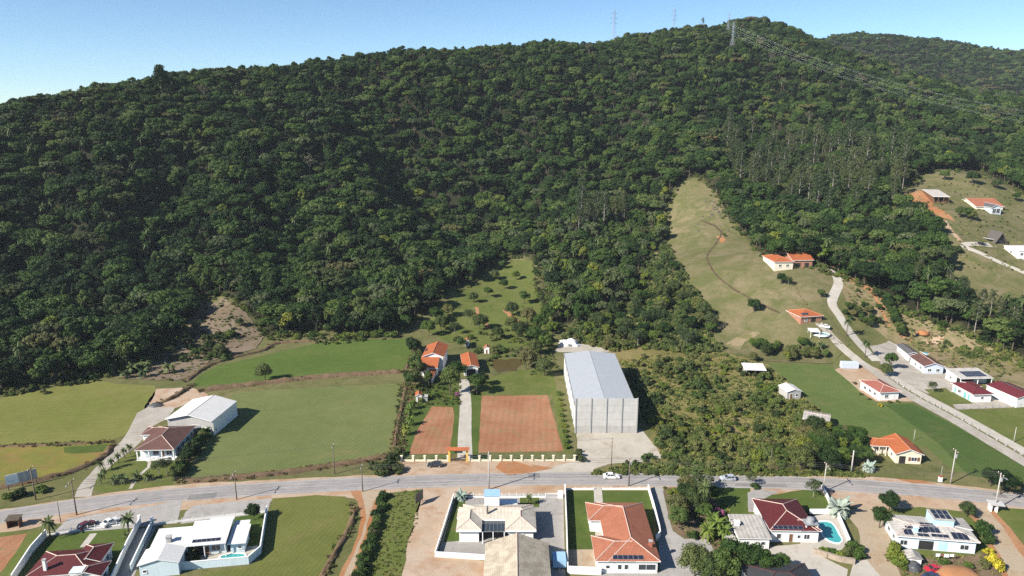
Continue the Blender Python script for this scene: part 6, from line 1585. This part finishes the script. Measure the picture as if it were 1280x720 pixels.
for i in range(14):
    t = i / 13; x, y = 266 - 47 * t + vr.uniform(-2, 2), 531 + 68 * t
    bush(['dark', 'olive', 'dark'][i % 3], x, y, vr.uniform(1.25, 1.8), 'tall bush in the hedge between the house and the striped turf', 'hedge bushes beside the striped turf', 1.25, 'hedge_bush')
for x, y, k in [(11, 625, 'fresh'), (25, 621, 'dark'), (52, 615, 'fresh')]: bush(k, x, y, 1.2, 'rounded bush below the roadside billboard', 'bushes below the billboard')
for x, y, s in [(478, 592, 1.6), (488, 587, 1.7), (468, 586, 1.2), (492, 577, 1.5), (498, 570, 1.3), (497, 590, 1.3)]: bush('dark' if vr.random() < .5 else 'olive', x, y, s, 'dark bush at the corner of the bank and the pillar fence', 'bushes at the corner of the bank')
GR = 'grove of garden trees beside the gravel drive'
for k, x, y, s, lb in [('olive', 846, 645, 1.0, 'bushy olive tree'), ('round', 856, 632, 1.05, 'round dark tree'), ('olive', 868, 640, 1.2, 'spreading olive tree'), ('round', 848, 660, .95, 'dark low tree'), ('airy', 876, 622, 1.2, 'thin airy tree'), ('olive', 858, 618, .95, 'olive tree'),
                       ('tall', 888, 634, .8, 'tall dark tree'), ('fresh', 842, 628, .8, 'light green tree'), ('round', 880, 650, .8, 'round tree')]: tree(k, x, y, s, lb + ' in the garden grove beside the gravel drive', group=GR)
tree('tallpalm', 869, 616, .85, 'tall palm at the roadside corner of the garden grove'); tree('tallpalm', 878.5, 642, 1.0, 'tall palm in front of the garden grove by the lawn')
for x, y, s in [(884, 676, 1.0), (895, 670, 1.2), (905, 676, 1.0), (890, 660, 1.0)]: tree('lime', x, y, s, 'yellow-green clumping palm beside the white annex', group='clumping palms beside the annex')
bush('purple', 897, 645, 1.2, 'purple flowering shrub at the edge of the lawn'); bush('dark', 866, 672, .9, 'low dark shrub in the bare garden bed')
tree('banana', 910, 664, .9, 'banana plant beside the white lean-to')
for k, x, y, s in [('olive', 868, 720, 1.3), ('round', 916, 712, 1.3), ('round', 938, 716, 1.2), ('round', 956, 722, 1.1), ('round', 902, 728, 1.3), ('olive', 885, 730, 1.2), ('round', 975, 716, .8)]: tree(k, x, y, s, 'dense dark tree in front of the concrete yard', group='dark trees in front of the concrete yard')
tree('silver', 1047, 642, 1.25, 'big silver-blue fan palm beside the sandy driveway'); tree('silver', 1085.5, 588, .75, 'silver-blue palm at the bungalow entrance beyond the road'); tree('silver', 577, 624, .65, 'silver agave-like palm behind the cream-roofed house')
tree('airy', 1016.5, 622, .85, 'slim pale tree on the lawn by the white wall'); tree('palm', 661, 632, .6, 'small palm in the garden behind the cream-roofed house')
tree('round', 1111, 641, 1.0, 'round dark tree at the roadside beside the sandy driveway'); tree('round', 1099, 660, .95, 'dark bushy tree at the corner of the light blue house'); tree('olive', 1208, 646, .7, 'small yellowish tree behind the light blue house')
for x, y, s in [(1120, 700, 1.5), (1125, 708, 1.3), (1118, 690, 1.1)]: bush('fresh', x, y, s, 'green shrub beside the sandy drive and the doghouse shed', 'green shrubs by the doghouse shed', 1.3)
for x, y, s in [(1229, 668, 1.4), (1233, 678, 1.2)]: bush('dark', x, y, s, 'dark shrub at the end wall of the light blue house', 'dark shrubs by the light blue house', 1.3)
bush('yellow', 1243, 710, 1.5, 'big yellow flowering bush beside the dirt track', None, 1.1); bush('yellow', 1235, 692, .8, 'small yellow flowering bush beside the dirt track'); bush('olive', 1229, 708, 1.0, 'brownish bush beside the yellow bush'); bush('fresh', 1209, 710, .8, 'small bright green bush beside the orange earth pile'); bush('dark', 1180, 706, .8, 'low dark bush behind the red car')
for x, y, k, s in [(1060, 694, 'olive', 1.2), (1050, 697, 'fresh', .9), (1040, 693, 'dark', .8), (1030, 690, 'fresh', .8), (1068, 690, 'dark', 1.3), (1073, 698, 'dark', 1.1)]: bush(k, x, y, s, 'shrub above the stone retaining wall by the pool', 'shrubs above the stone wall')
bush('dark', 944, 610, .8, 'low dark shrub at the paved roadside entrance'); tree('airy', 938, 607, .6, 'small pale tree at the paved roadside entrance')
tree('round', 1250, 618, 1.2, 'dark spreading tree over the small yellow board'); tree('round', 1238, 608, .95, 'dark tree beside the shaded roadside tree'); tree('round', 1262, 614, .9, 'dark leafy tree on the verge by the yellow board')
tree('tall', 1112, 463, .95, 'tall dark tree beside the gravel courtyard of the valley houses'); tree('olive', 1106, 470, .9, 'olive tree at the edge of the gravel courtyard'); tree('airy', 1165, 491, .7, 'tiny pale tree on the lawn of the wine-red house')
tree('tallpalm', 1058, 420, .9, 'palm beside the concrete lane on the slope'); tree('tallpalm', 1081, 447, .9, 'palm at the foot of the concrete lane'); tree('tallpalm', 1140, 425, .6, 'small palm behind the grey-roofed house')
bush('yellow', 1100, 508, .6, 'small yellowish shrub at the corner of the pink-roofed house')
for x, y in [(1076, 494), (1086, 500), (1112, 504), (1122, 503), (1068, 480)]: bush('olive', x, y, .55, 'small shrub beside the pink-roofed house', 'small shrubs by the pink-roofed house')
tree('olive', 331, 476, 1.15, 'lone pale tree on the bank of the back turf field')
tree('round', 942, 391, 1.15, 'lone round tree in the middle of the pasture'); tree('round', 976, 356, 1.0, 'round tree on the grass below the hillside house'); tree('airy', 985, 358, .8, 'thin tree on the grass below the hillside house'); tree('fresh', 905, 296, .5, 'small tree beside the eroded track on the pasture')
tree('olive', 1095, 372, .8, 'olive tree on the dry slope beside the earth track'); tree('round', 1026, 372, .7, 'small tree beside the bend of the concrete lane'); 
for i in range(16): tree(['round', 'olive'][i % 2], vr.uniform(1056, 1100), vr.uniform(386, 412), vr.uniform(.4, .75), 'small tree on the slope between the concrete lane and the earth track', group='small trees between lane and track')
for i in range(14):
    t = i / 13; tree('round', 1106 + 22 * t + vr.uniform(-2, 2), 380 + 42 * t, vr.uniform(.7, 1.0), 'dark tree in the strip along the gully beside the earth track', group='trees along the gully')
for x, y, s, k in [(1215, 232, 1.6, 'round'), (1155, 284, .9, 'olive'), (1172, 286, 1.0, 'fresh'), (1165, 300, .9, 'round'), (1200, 272, 1.1, 'olive'), (1208, 274, 1.2, 'round'), (1214, 276, 1.0, 'olive'), (1196, 318, .8, 'olive'), (1180, 226, 1.2, 'round'), (1245, 236, 1.1, 'olive'), (1270, 252, 1.0, 'round')]: tree(k, x, y, s, 'single tree standing on the hillside clearing by the orange-roofed long house', group='trees on the hillside clearing')
# farmstead
tree('tall', 563, 494, 1.45, 'big spreading tree in front of the white farmhouse', sz=.95); tree('round', 572, 476, 1.35, 'dark tree between the farmhouse and the paved drive'); tree('round', 596, 492, 1.3, 'dark round tree beside the paved drive below the garage'); tree('tall', 536, 484, .62, 'narrow column-shaped tree in front of the farmhouse', sz=1.3)
tree('olive', 658, 462, 1.5, 'large pale tree beside the pond and warehouse'); tree('olive', 680, 470, 1.2, 'pale tree leaning over the lawn by the warehouse'); tree('olive', 668, 444, 1.2, 'pale tree above the brown pond'); tree('round', 603, 482, .9, 'small dark tree at the pond end of the drive')
bush('purple', 571, 495, .8, 'purple flowering bush beside the paved drive'); bush('magenta', 515, 504, 1.1, 'magenta flowering bush beside the garden hut')
for i in range(9): bush(['dark', 'olive', 'fresh'][i % 3], vr.uniform(520, 562), vr.uniform(482, 505), vr.uniform(.6, 1.0), 'garden shrub around the farmhouse yard', 'shrubs around the farmhouse yard')
for i in range(12): tree(['round', 'olive', 'tall'][i % 3], 520 + vr.uniform(-9, 6), 438 + i * 4.5, vr.uniform(.75, 1.1), 'tree in the dark strip between the back turf field and the farmhouse', group='trees between turf and farmhouse')
for x, y in [(511, 520), (513, 532), (508, 544), (515, 512)]: tree('lime', x, y, .8, 'yellow-green palm beside the small red plot', group='palms beside the red plot')
for i in range(11): bush('fresh', 699 + 10 * i / 10 + vr.uniform(-1, 1), 494 + 66 * i / 10, vr.uniform(.6, .9), 'yellow-green shrub in the row along the warehouse wall', 'shrubs along the warehouse wall')
for x, y, s in [(722, 572, 1.1), (728, 578, 1.0), (724, 566, .8)]: bush('olive', x, y, s, 'straggly brown bush at the end of the pillar fence', 'bushes at the end of the pillar fence')
for i in range(10): bush('fresh', 424 + 7.5 * i, 424 - vr.uniform(0, 8), vr.uniform(1.2, 1.8), 'bright yellow-green bush in the row behind the back turf field', 'bright bushes behind the back turf')
for i in range(14): tree('banana', vr.uniform(140, 215), 474 - vr.uniform(0, 1) * 20, vr.uniform(.9, 1.4), 'banana plant at the foot of the forest beside the dry plot', group='banana plants at the forest foot')
for i in range(66): bush(['dark', 'olive'][i % 2], vr.uniform(188, 292), vr.uniform(414, 452), vr.uniform(.7, 1.5), 'low shrub scattered on the dry garden plot', 'shrubs on the dry garden plot')
for i in range(12): bush('dark', vr.uniform(238, 298), vr.uniform(382, 420), vr.uniform(.4, .8), 'small shrub on the upper furrows of the garden plot', 'shrubs on the upper furrows')
tree('fresh', 288, 424, .9, 'small bright tree in the garden plot')
for x, y, s in [(232, 426, .8), (246, 412, .7), (262, 440, .9), (214, 446, .8), (300, 408, .7), (276, 446, 1.0)]: tree('olive', x, y, s, 'low olive tree on the dry garden plot', group='low trees on the garden plot')
for x, y in [(616, 449), (622, 446.5), (632, 446), (642, 445.5), (651, 448), (656, 455), (612, 457), (611, 452)]: bush(['fresh', 'olive'][x % 2 > 0], x, y, vr.uniform(.5, .9), 'waterside bush on the rim of the brown pond', 'bushes around the pond')
for x, y, s, k in [(587, 405, 1.2, 'airy'), (568, 418, 1.0, 'airy'), (600, 412, 1.3, 'olive'), (640, 395, 1.2, 'olive'), (660, 405, 1.4, 'olive'), (675, 415, 1.5, 'round'), (655, 380, 1.2, 'round'), (610, 372, 1.0, 'round'), (592, 378, .9, 'olive'), (630, 362, 1.0, 'round'), (645, 350, 1.1, 'fresh'), (618, 350, 1.0, 'olive'), (560, 396, 1.1, 'olive'), (628, 336, .9, 'round'), (690, 418, 1.2, 'fresh'), (545, 404, 1.4, 'round'), (552, 414, 1.3, 'olive'), (536, 420, 1.3, 'round'), (650, 425, 1.5, 'olive'), (668, 430, 1.4, 'round'), (682, 436, 1.3, 'fresh'), (640, 414, 1.2, 'olive'), (684, 404, 1.5, 'round'), (622, 424, 1.0, 'olive'), (576, 436, .9, 'round')]: tree(k, x, y, s, 'single tree scattered on the meadow above the farmstead', group='trees on the meadow')
# hummock of eroded earth on the meadow
ribbon_px('gully_scar', [(596, 384), (598, 396), (606, 404), (612, 412)], 1.8, 'orange_earth', 4, 1.2, nat=.6); ribbon_px('gully_scar', [(630, 388), (640, 396), (648, 404), (655, 410)], 2.4, 'orange_earth', 4, 1.2, nat=.8)

# grove left of the bungalow, grove above the turf, wood behind the warehouse
for i in range(34):
    t = vr.random(); x = 1000 + 82 * t; y = vr.uniform(545, 590) if x < 1060 else vr.uniform(556, 588)
    tree(['round', 'olive', 'round', 'fresh'][i % 4], x, y, vr.uniform(.8, 1.25), 'tree in the thick grove between the scrub and the orange bungalow', group='grove beside the bungalow')
for i in range(30): tree(['round', 'olive', 'banana', 'fresh'][i % 4], vr.uniform(940, 1042), vr.uniform(433, 452), vr.uniform(.55, .95), 'low tree in the strip between the pasture and the turf', group='low trees above the turf')
for i in range(6): tree('banana', 998 + i * 5, 530 + vr.uniform(-3, 4), .9, 'banana plant beside the weathered grey shed', group='bananas by the grey shed')
WOOD = [(700, 424), (720, 405), (762, 395), (792, 372), (808, 330), (834, 302), (846, 330), (878, 380), (902, 436), (850, 440), (790, 436), (770, 440)]
SCRUB = [(770, 452), (850, 440), (905, 442), (958, 458), (1006, 500), (1040, 536), (1060, 588), (900, 592), (760, 588), (806, 576), (830, 572), (818, 548)]
n_ = 0
while n_ < 64:
    x, y = vr.uniform(700, 902), vr.uniform(300, 440)
    if not in_poly(x, y, WOOD): continue
    tree(['fresh', 'olive', 'olive', 'round', 'airy'][n_ % 5], x, y, vr.uniform(.7, 1.4), 'young tree in the open wood between the warehouse and the pasture', group='young trees behind the warehouse'); n_ += 1
big = [(836, 548, 2.2), (848, 556, 1.6), (828, 540, 1.6), (840, 470, 2.6), (858, 462, 2.4), (826, 462, 2.0), (805, 480, 1.8), (870, 478, 1.6), (880, 520, 1.6), (905, 540, 1.8), (920, 500, 1.4), (950, 540, 1.6), (930, 570, 1.6), (900, 575, 1.4), (960, 575, 1.4), (985, 570, 1.5), (990, 545, 1.4), (860, 580, 1.2), (835, 520, 1.2), (855, 535, 1.2), (820, 505, 1.3), (930, 470, 1.2), (970, 520, 1.4)]
for x, y, s in big: bush('olive', x, y, s, 'big rounded bush in the rough scrub beside the warehouse', 'big bushes in the scrub')
for i in range(60):
    while True:
        x, y = vr.uniform(770, 1060), vr.uniform(440, 592)
        if in_poly(x, y, SCRUB): break
    bush(['olive', 'olive', 'dark', 'fresh'][i % 4], x, y, vr.uniform(.6, 1.2), 'small bush in the rough scrub beside the warehouse', 'small bushes in the scrub')
# tall araucaria breaking the skyline
p = T(203, 122); o = empty('araucaria', p, 0, 'tall umbrella-topped pine standing clear above the left ridge', 'tree')
hz = PY(203, 81, p.y).z - p.z; tb = MB(); tb.tube([(0, 0, -1), (0, 0, hz * .6), (0, 0, hz * .98)], [.45, .3, .1], 8); tb.build('trunk', ['bark'], o)
cb = MB(); ar = random.Random(4)
for L in range(8):
    zl = hz * (.45 + .07 * L); rl = hz * (.24 - .024 * L)
    for a in range(8):
        an = a * math.pi / 4 + L * .4; e = Vector((math.cos(an) * rl, math.sin(an) * rl, zl + rl * .25))
        cb.bar((0, 0, zl), e, .18)
        for _ in range(34):
            q = Vector((0, 0, zl)).lerp(e, ar.uniform(.35, 1.05)) + Vector((ar.gauss(0, .6), ar.gauss(0, .6), ar.gauss(.2, .35))); n = Vector((ar.gauss(0, 1), ar.gauss(0, 1), ar.gauss(0, 1))).normalized(); t = n.orthogonal() * .55; bb = n.cross(t)
            cb.add([q - t, q + bb * .5, q + t, q - bb * .5], [(0, 1, 2, 3)])
cb.build('crown', ['leaf_forest'], o)
# skyline emergents
# hedge in the ditch
for i in range(26):
    t = i / 25; x = 478 - 24 * t - 8 * t * t; y = 622 + 106 * t
    bush(['dark', 'dark', 'olive'][i % 3], x + vr.uniform(-3, 3), y, vr.uniform(.8, 1.15), 'dense shrub in the ditch beside the dirt track', 'shrubs in the ditch', .9)
# ---------------------------------------------------------------- uncountable growth
TUFT = [tuft_mesh('tuft_%d' % i, 700 + i, .8, .8, 26, 'grass_tuft') for i in range(3)] + [tuft_mesh('brush_%d' % i, 710 + i, .8, .7, 30, 'brush_dry') for i in range(2)] + [bush_mesh('low_%d' % i, 720 + i, .8, .9, 5, 45, .3, mt) for i, mt in enumerate(('leaf_scrub', 'leaf_scrub', 'leaf_fresh'))]
tr = random.Random(31)
pts = []
def fill(poly, n, idx, s0, s1, flat=True, clump=.0):
    x0, x1 = min(p[0] for p in poly), max(p[0] for p in poly); y0, y1 = min(p[1] for p in poly), max(p[1] for p in poly); k = 0; g = 0
    while k < n and g < n * 30:
        g += 1
        x, y = tr.uniform(x0, x1), tr.uniform(y0, y1)
        if not in_poly(x, y, poly): continue
        p = T(x, y)
        if clump and noise.noise(Vector((p.x / 9, p.y / 9, 2))) < tr.uniform(-.6, clump): continue
        pts.append((p.x, p.y, p.z, tr.uniform(0, 6.28), tr.uniform(s0, s1), tr.choice(idx))); k += 1
fill(SCRUB, 4200, (0, 1, 2, 0, 1, 2, 0, 5), .45, 1.15, clump=.4)
fill(WOOD, 1400, (0, 1, 5, 6, 7), .8, 1.8)
fill([(742, 590), (1085, 592), (1085, 596), (742, 593)], 260, (0, 1, 5), .6, 1.2)
fill([(545, 386), (672, 326), (690, 420), (560, 428)], 170, (0, 7, 5), .25, .6, clump=.3)
fill([(836, 252), (872, 222), (966, 330), (1040, 400), (960, 450), (905, 440), (850, 335)], 420, (0, 1, 0), .15, .4, clump=.3)
fill([(1062, 352), (1120, 388), (1228, 428), (1300, 465), (1246, 472), (1180, 458), (1060, 380)], 700, (1, 2, 3, 5), .4, 1.0, clump=.3)
fill([(1126, 246), (1216, 216), (1300, 256), (1300, 345), (1180, 332)], 700, (0, 1, 5), .4, 1.0, clump=.3)
fill([(208, 442), (242, 380), (280, 372), (330, 420), (262, 452), (220, 476), (160, 474)], 700, (1, 2, 3, 5), .4, .9, clump=.3)
fill([(484, 616), (528, 612), (522, 650), (506, 690), (500, 730), (458, 730), (478, 660)], 380, (0, 0, 7, 1), .2, .45)
fill([(830, 610), (888, 606), (912, 640), (930, 700), (960, 730), (912, 730), (884, 674), (842, 662)], 260, (0, 2, 5, 7), .3, .8)
fill([(512, 484), (575, 470), (576, 506), (512, 508)], 250, (0, 5, 7), .3, .8)
fill([(660, 430), (690, 424), (697, 462), (664, 470)], 160, (0, 5, 7), .4, 1.0, clump=.3)
fill([(498, 480), (518, 480), (512, 520), (503, 568), (492, 568)], 240, (1, 5, 3), .5, 1.0)
fill([(1100, 690), (1240, 694), (1250, 720), (1130, 725)], 140, (0, 2, 3), .3, .6, clump=.2)
THICK = [bush_mesh('thicket_%d' % i, 560 + i, 1.6, 1.9, 9, 110, .3, mt) for i, mt in enumerate(('leaf_thicket', 'leaf_thicket', 'leaf_thicket', 'leaf_scrub', 'leaf_fresh', 'leaf_thicket'))]
thick = []
def thicket(poly, n, s0, s1, cl):
    x0, x1 = min(p[0] for p in poly), max(p[0] for p in poly); y0, y1 = min(p[1] for p in poly), max(p[1] for p in poly); k = g = 0
    while k < n and g < n * 40:
        g += 1; x, y = tr.uniform(x0, x1), tr.uniform(y0, y1)
        if not in_poly(x, y, poly): continue
        p = T(x, y); q = noise.noise(Vector((p.x / 16, p.y / 16, 7)))
        if q < tr.uniform(-.5, cl): continue
        thick.append((p.x, p.y, p.z, tr.uniform(0, 6.28), tr.uniform(s0, s1) * (1 + .6 * max(0, q)), tr.choice((0, 1, 2, 0, 1, 2, 3, 4, 5)), tr.uniform(.7, 1.3))); k += 1
thicket(SCRUB, 280, .5, 1.5, .55); thicket(WOOD, 480, .7, 1.7, .1)
thicket([(800, 580), (1080, 584), (1080, 594), (760, 592)], 120, .4, .8, -.2)
thicket([(560, 425), (690, 400), (695, 440), (600, 445)], 90, .5, 1.2, .2); thicket([(850, 335), (880, 380), (905, 440), (870, 440)], 120, .7, 1.5, -.2)
thicket([(1110, 250), (1165, 262), (1180, 330), (1120, 330)], 60, .7, 1.4, .1); thicket([(1150, 420), (1280, 452), (1290, 470), (1200, 446)], 60, .4, 1.0, .2)
for poly in OPEN:
    for k in range(len(poly) - 1):
        (xa, ya), (xb, yb) = poly[k], poly[k + 1]
        if max(ya, yb) > 500 or max(xa, xb) > 1330 or min(xa, xb) < -60: continue
        L = math.hypot(xb - xa, yb - ya)
        for _ in range(int(L * .55)):
            t = tr.random(); p = T(xa + (xb - xa) * t + tr.gauss(0, 3), ya + (yb - ya) * t + tr.gauss(1, 3))
            thick.append((p.x, p.y, p.z - .1, tr.uniform(0, 6.28), tr.uniform(.35, 1.15), tr.choice((0, 1, 3, 3, 4)), tr.uniform(.7, 1.3)))
tag(scatter('thicket', THICK, thick, 'tangled green thicket of bushes between the warehouse and the pasture'), None)
tag(scatter('rough_grass', TUFT, pts, 'rough grass and low weeds over the scrubland, meadow and pasture'), None)
pts = []
for i, ln in enumerate(BANKS):
    for p in ln:
        for _ in range(5 if i in (0, 1) else 2):
            pts.append((p.x + tr.uniform(-1.2, 1.2), p.y + tr.uniform(-1.2, 1.2), .1 + tr.uniform(0, .5), tr.uniform(0, 6.28), tr.uniform(.25, .75), tr.choice((3, 4, 3, 4, 1))))
tag(scatter('dry_brush', TUFT, pts, 'dry brush growing on the earth banks between the fields'), None)
tag(scatter('forest', PROTO, forest, 'dense dark green forest covering the hillside'), None, None)
# ---------------------------------------------------------------- thin air haze
hm = bpy.data.materials.new('haze_air'); hm.use_nodes = True; MATS['haze_air'] = hm
hn = hm.node_tree; hn.nodes.remove(hn.nodes['Principled BSDF'])
pv = hn.nodes.new('ShaderNodeVolumePrincipled'); pv.inputs['Color'].default_value = (0.80, 0.89, 1.0, 1); pv.inputs['Density'].default_value = 0.00006; pv.inputs['Anisotropy'].default_value = 0.0
hn.links.new(pv.outputs[0], hn.nodes['Material Output'].inputs['Volume'])
mb = MB(); mb.b2(-1960, -460, -1.2, 2260, 3460, 330); tag(mb.build('haze', ['haze_air']), 'thin pale air haze over the whole valley', None, None, 'stuff')
print('FOREST', len(forest), 'objects', len(bpy.data.objects))
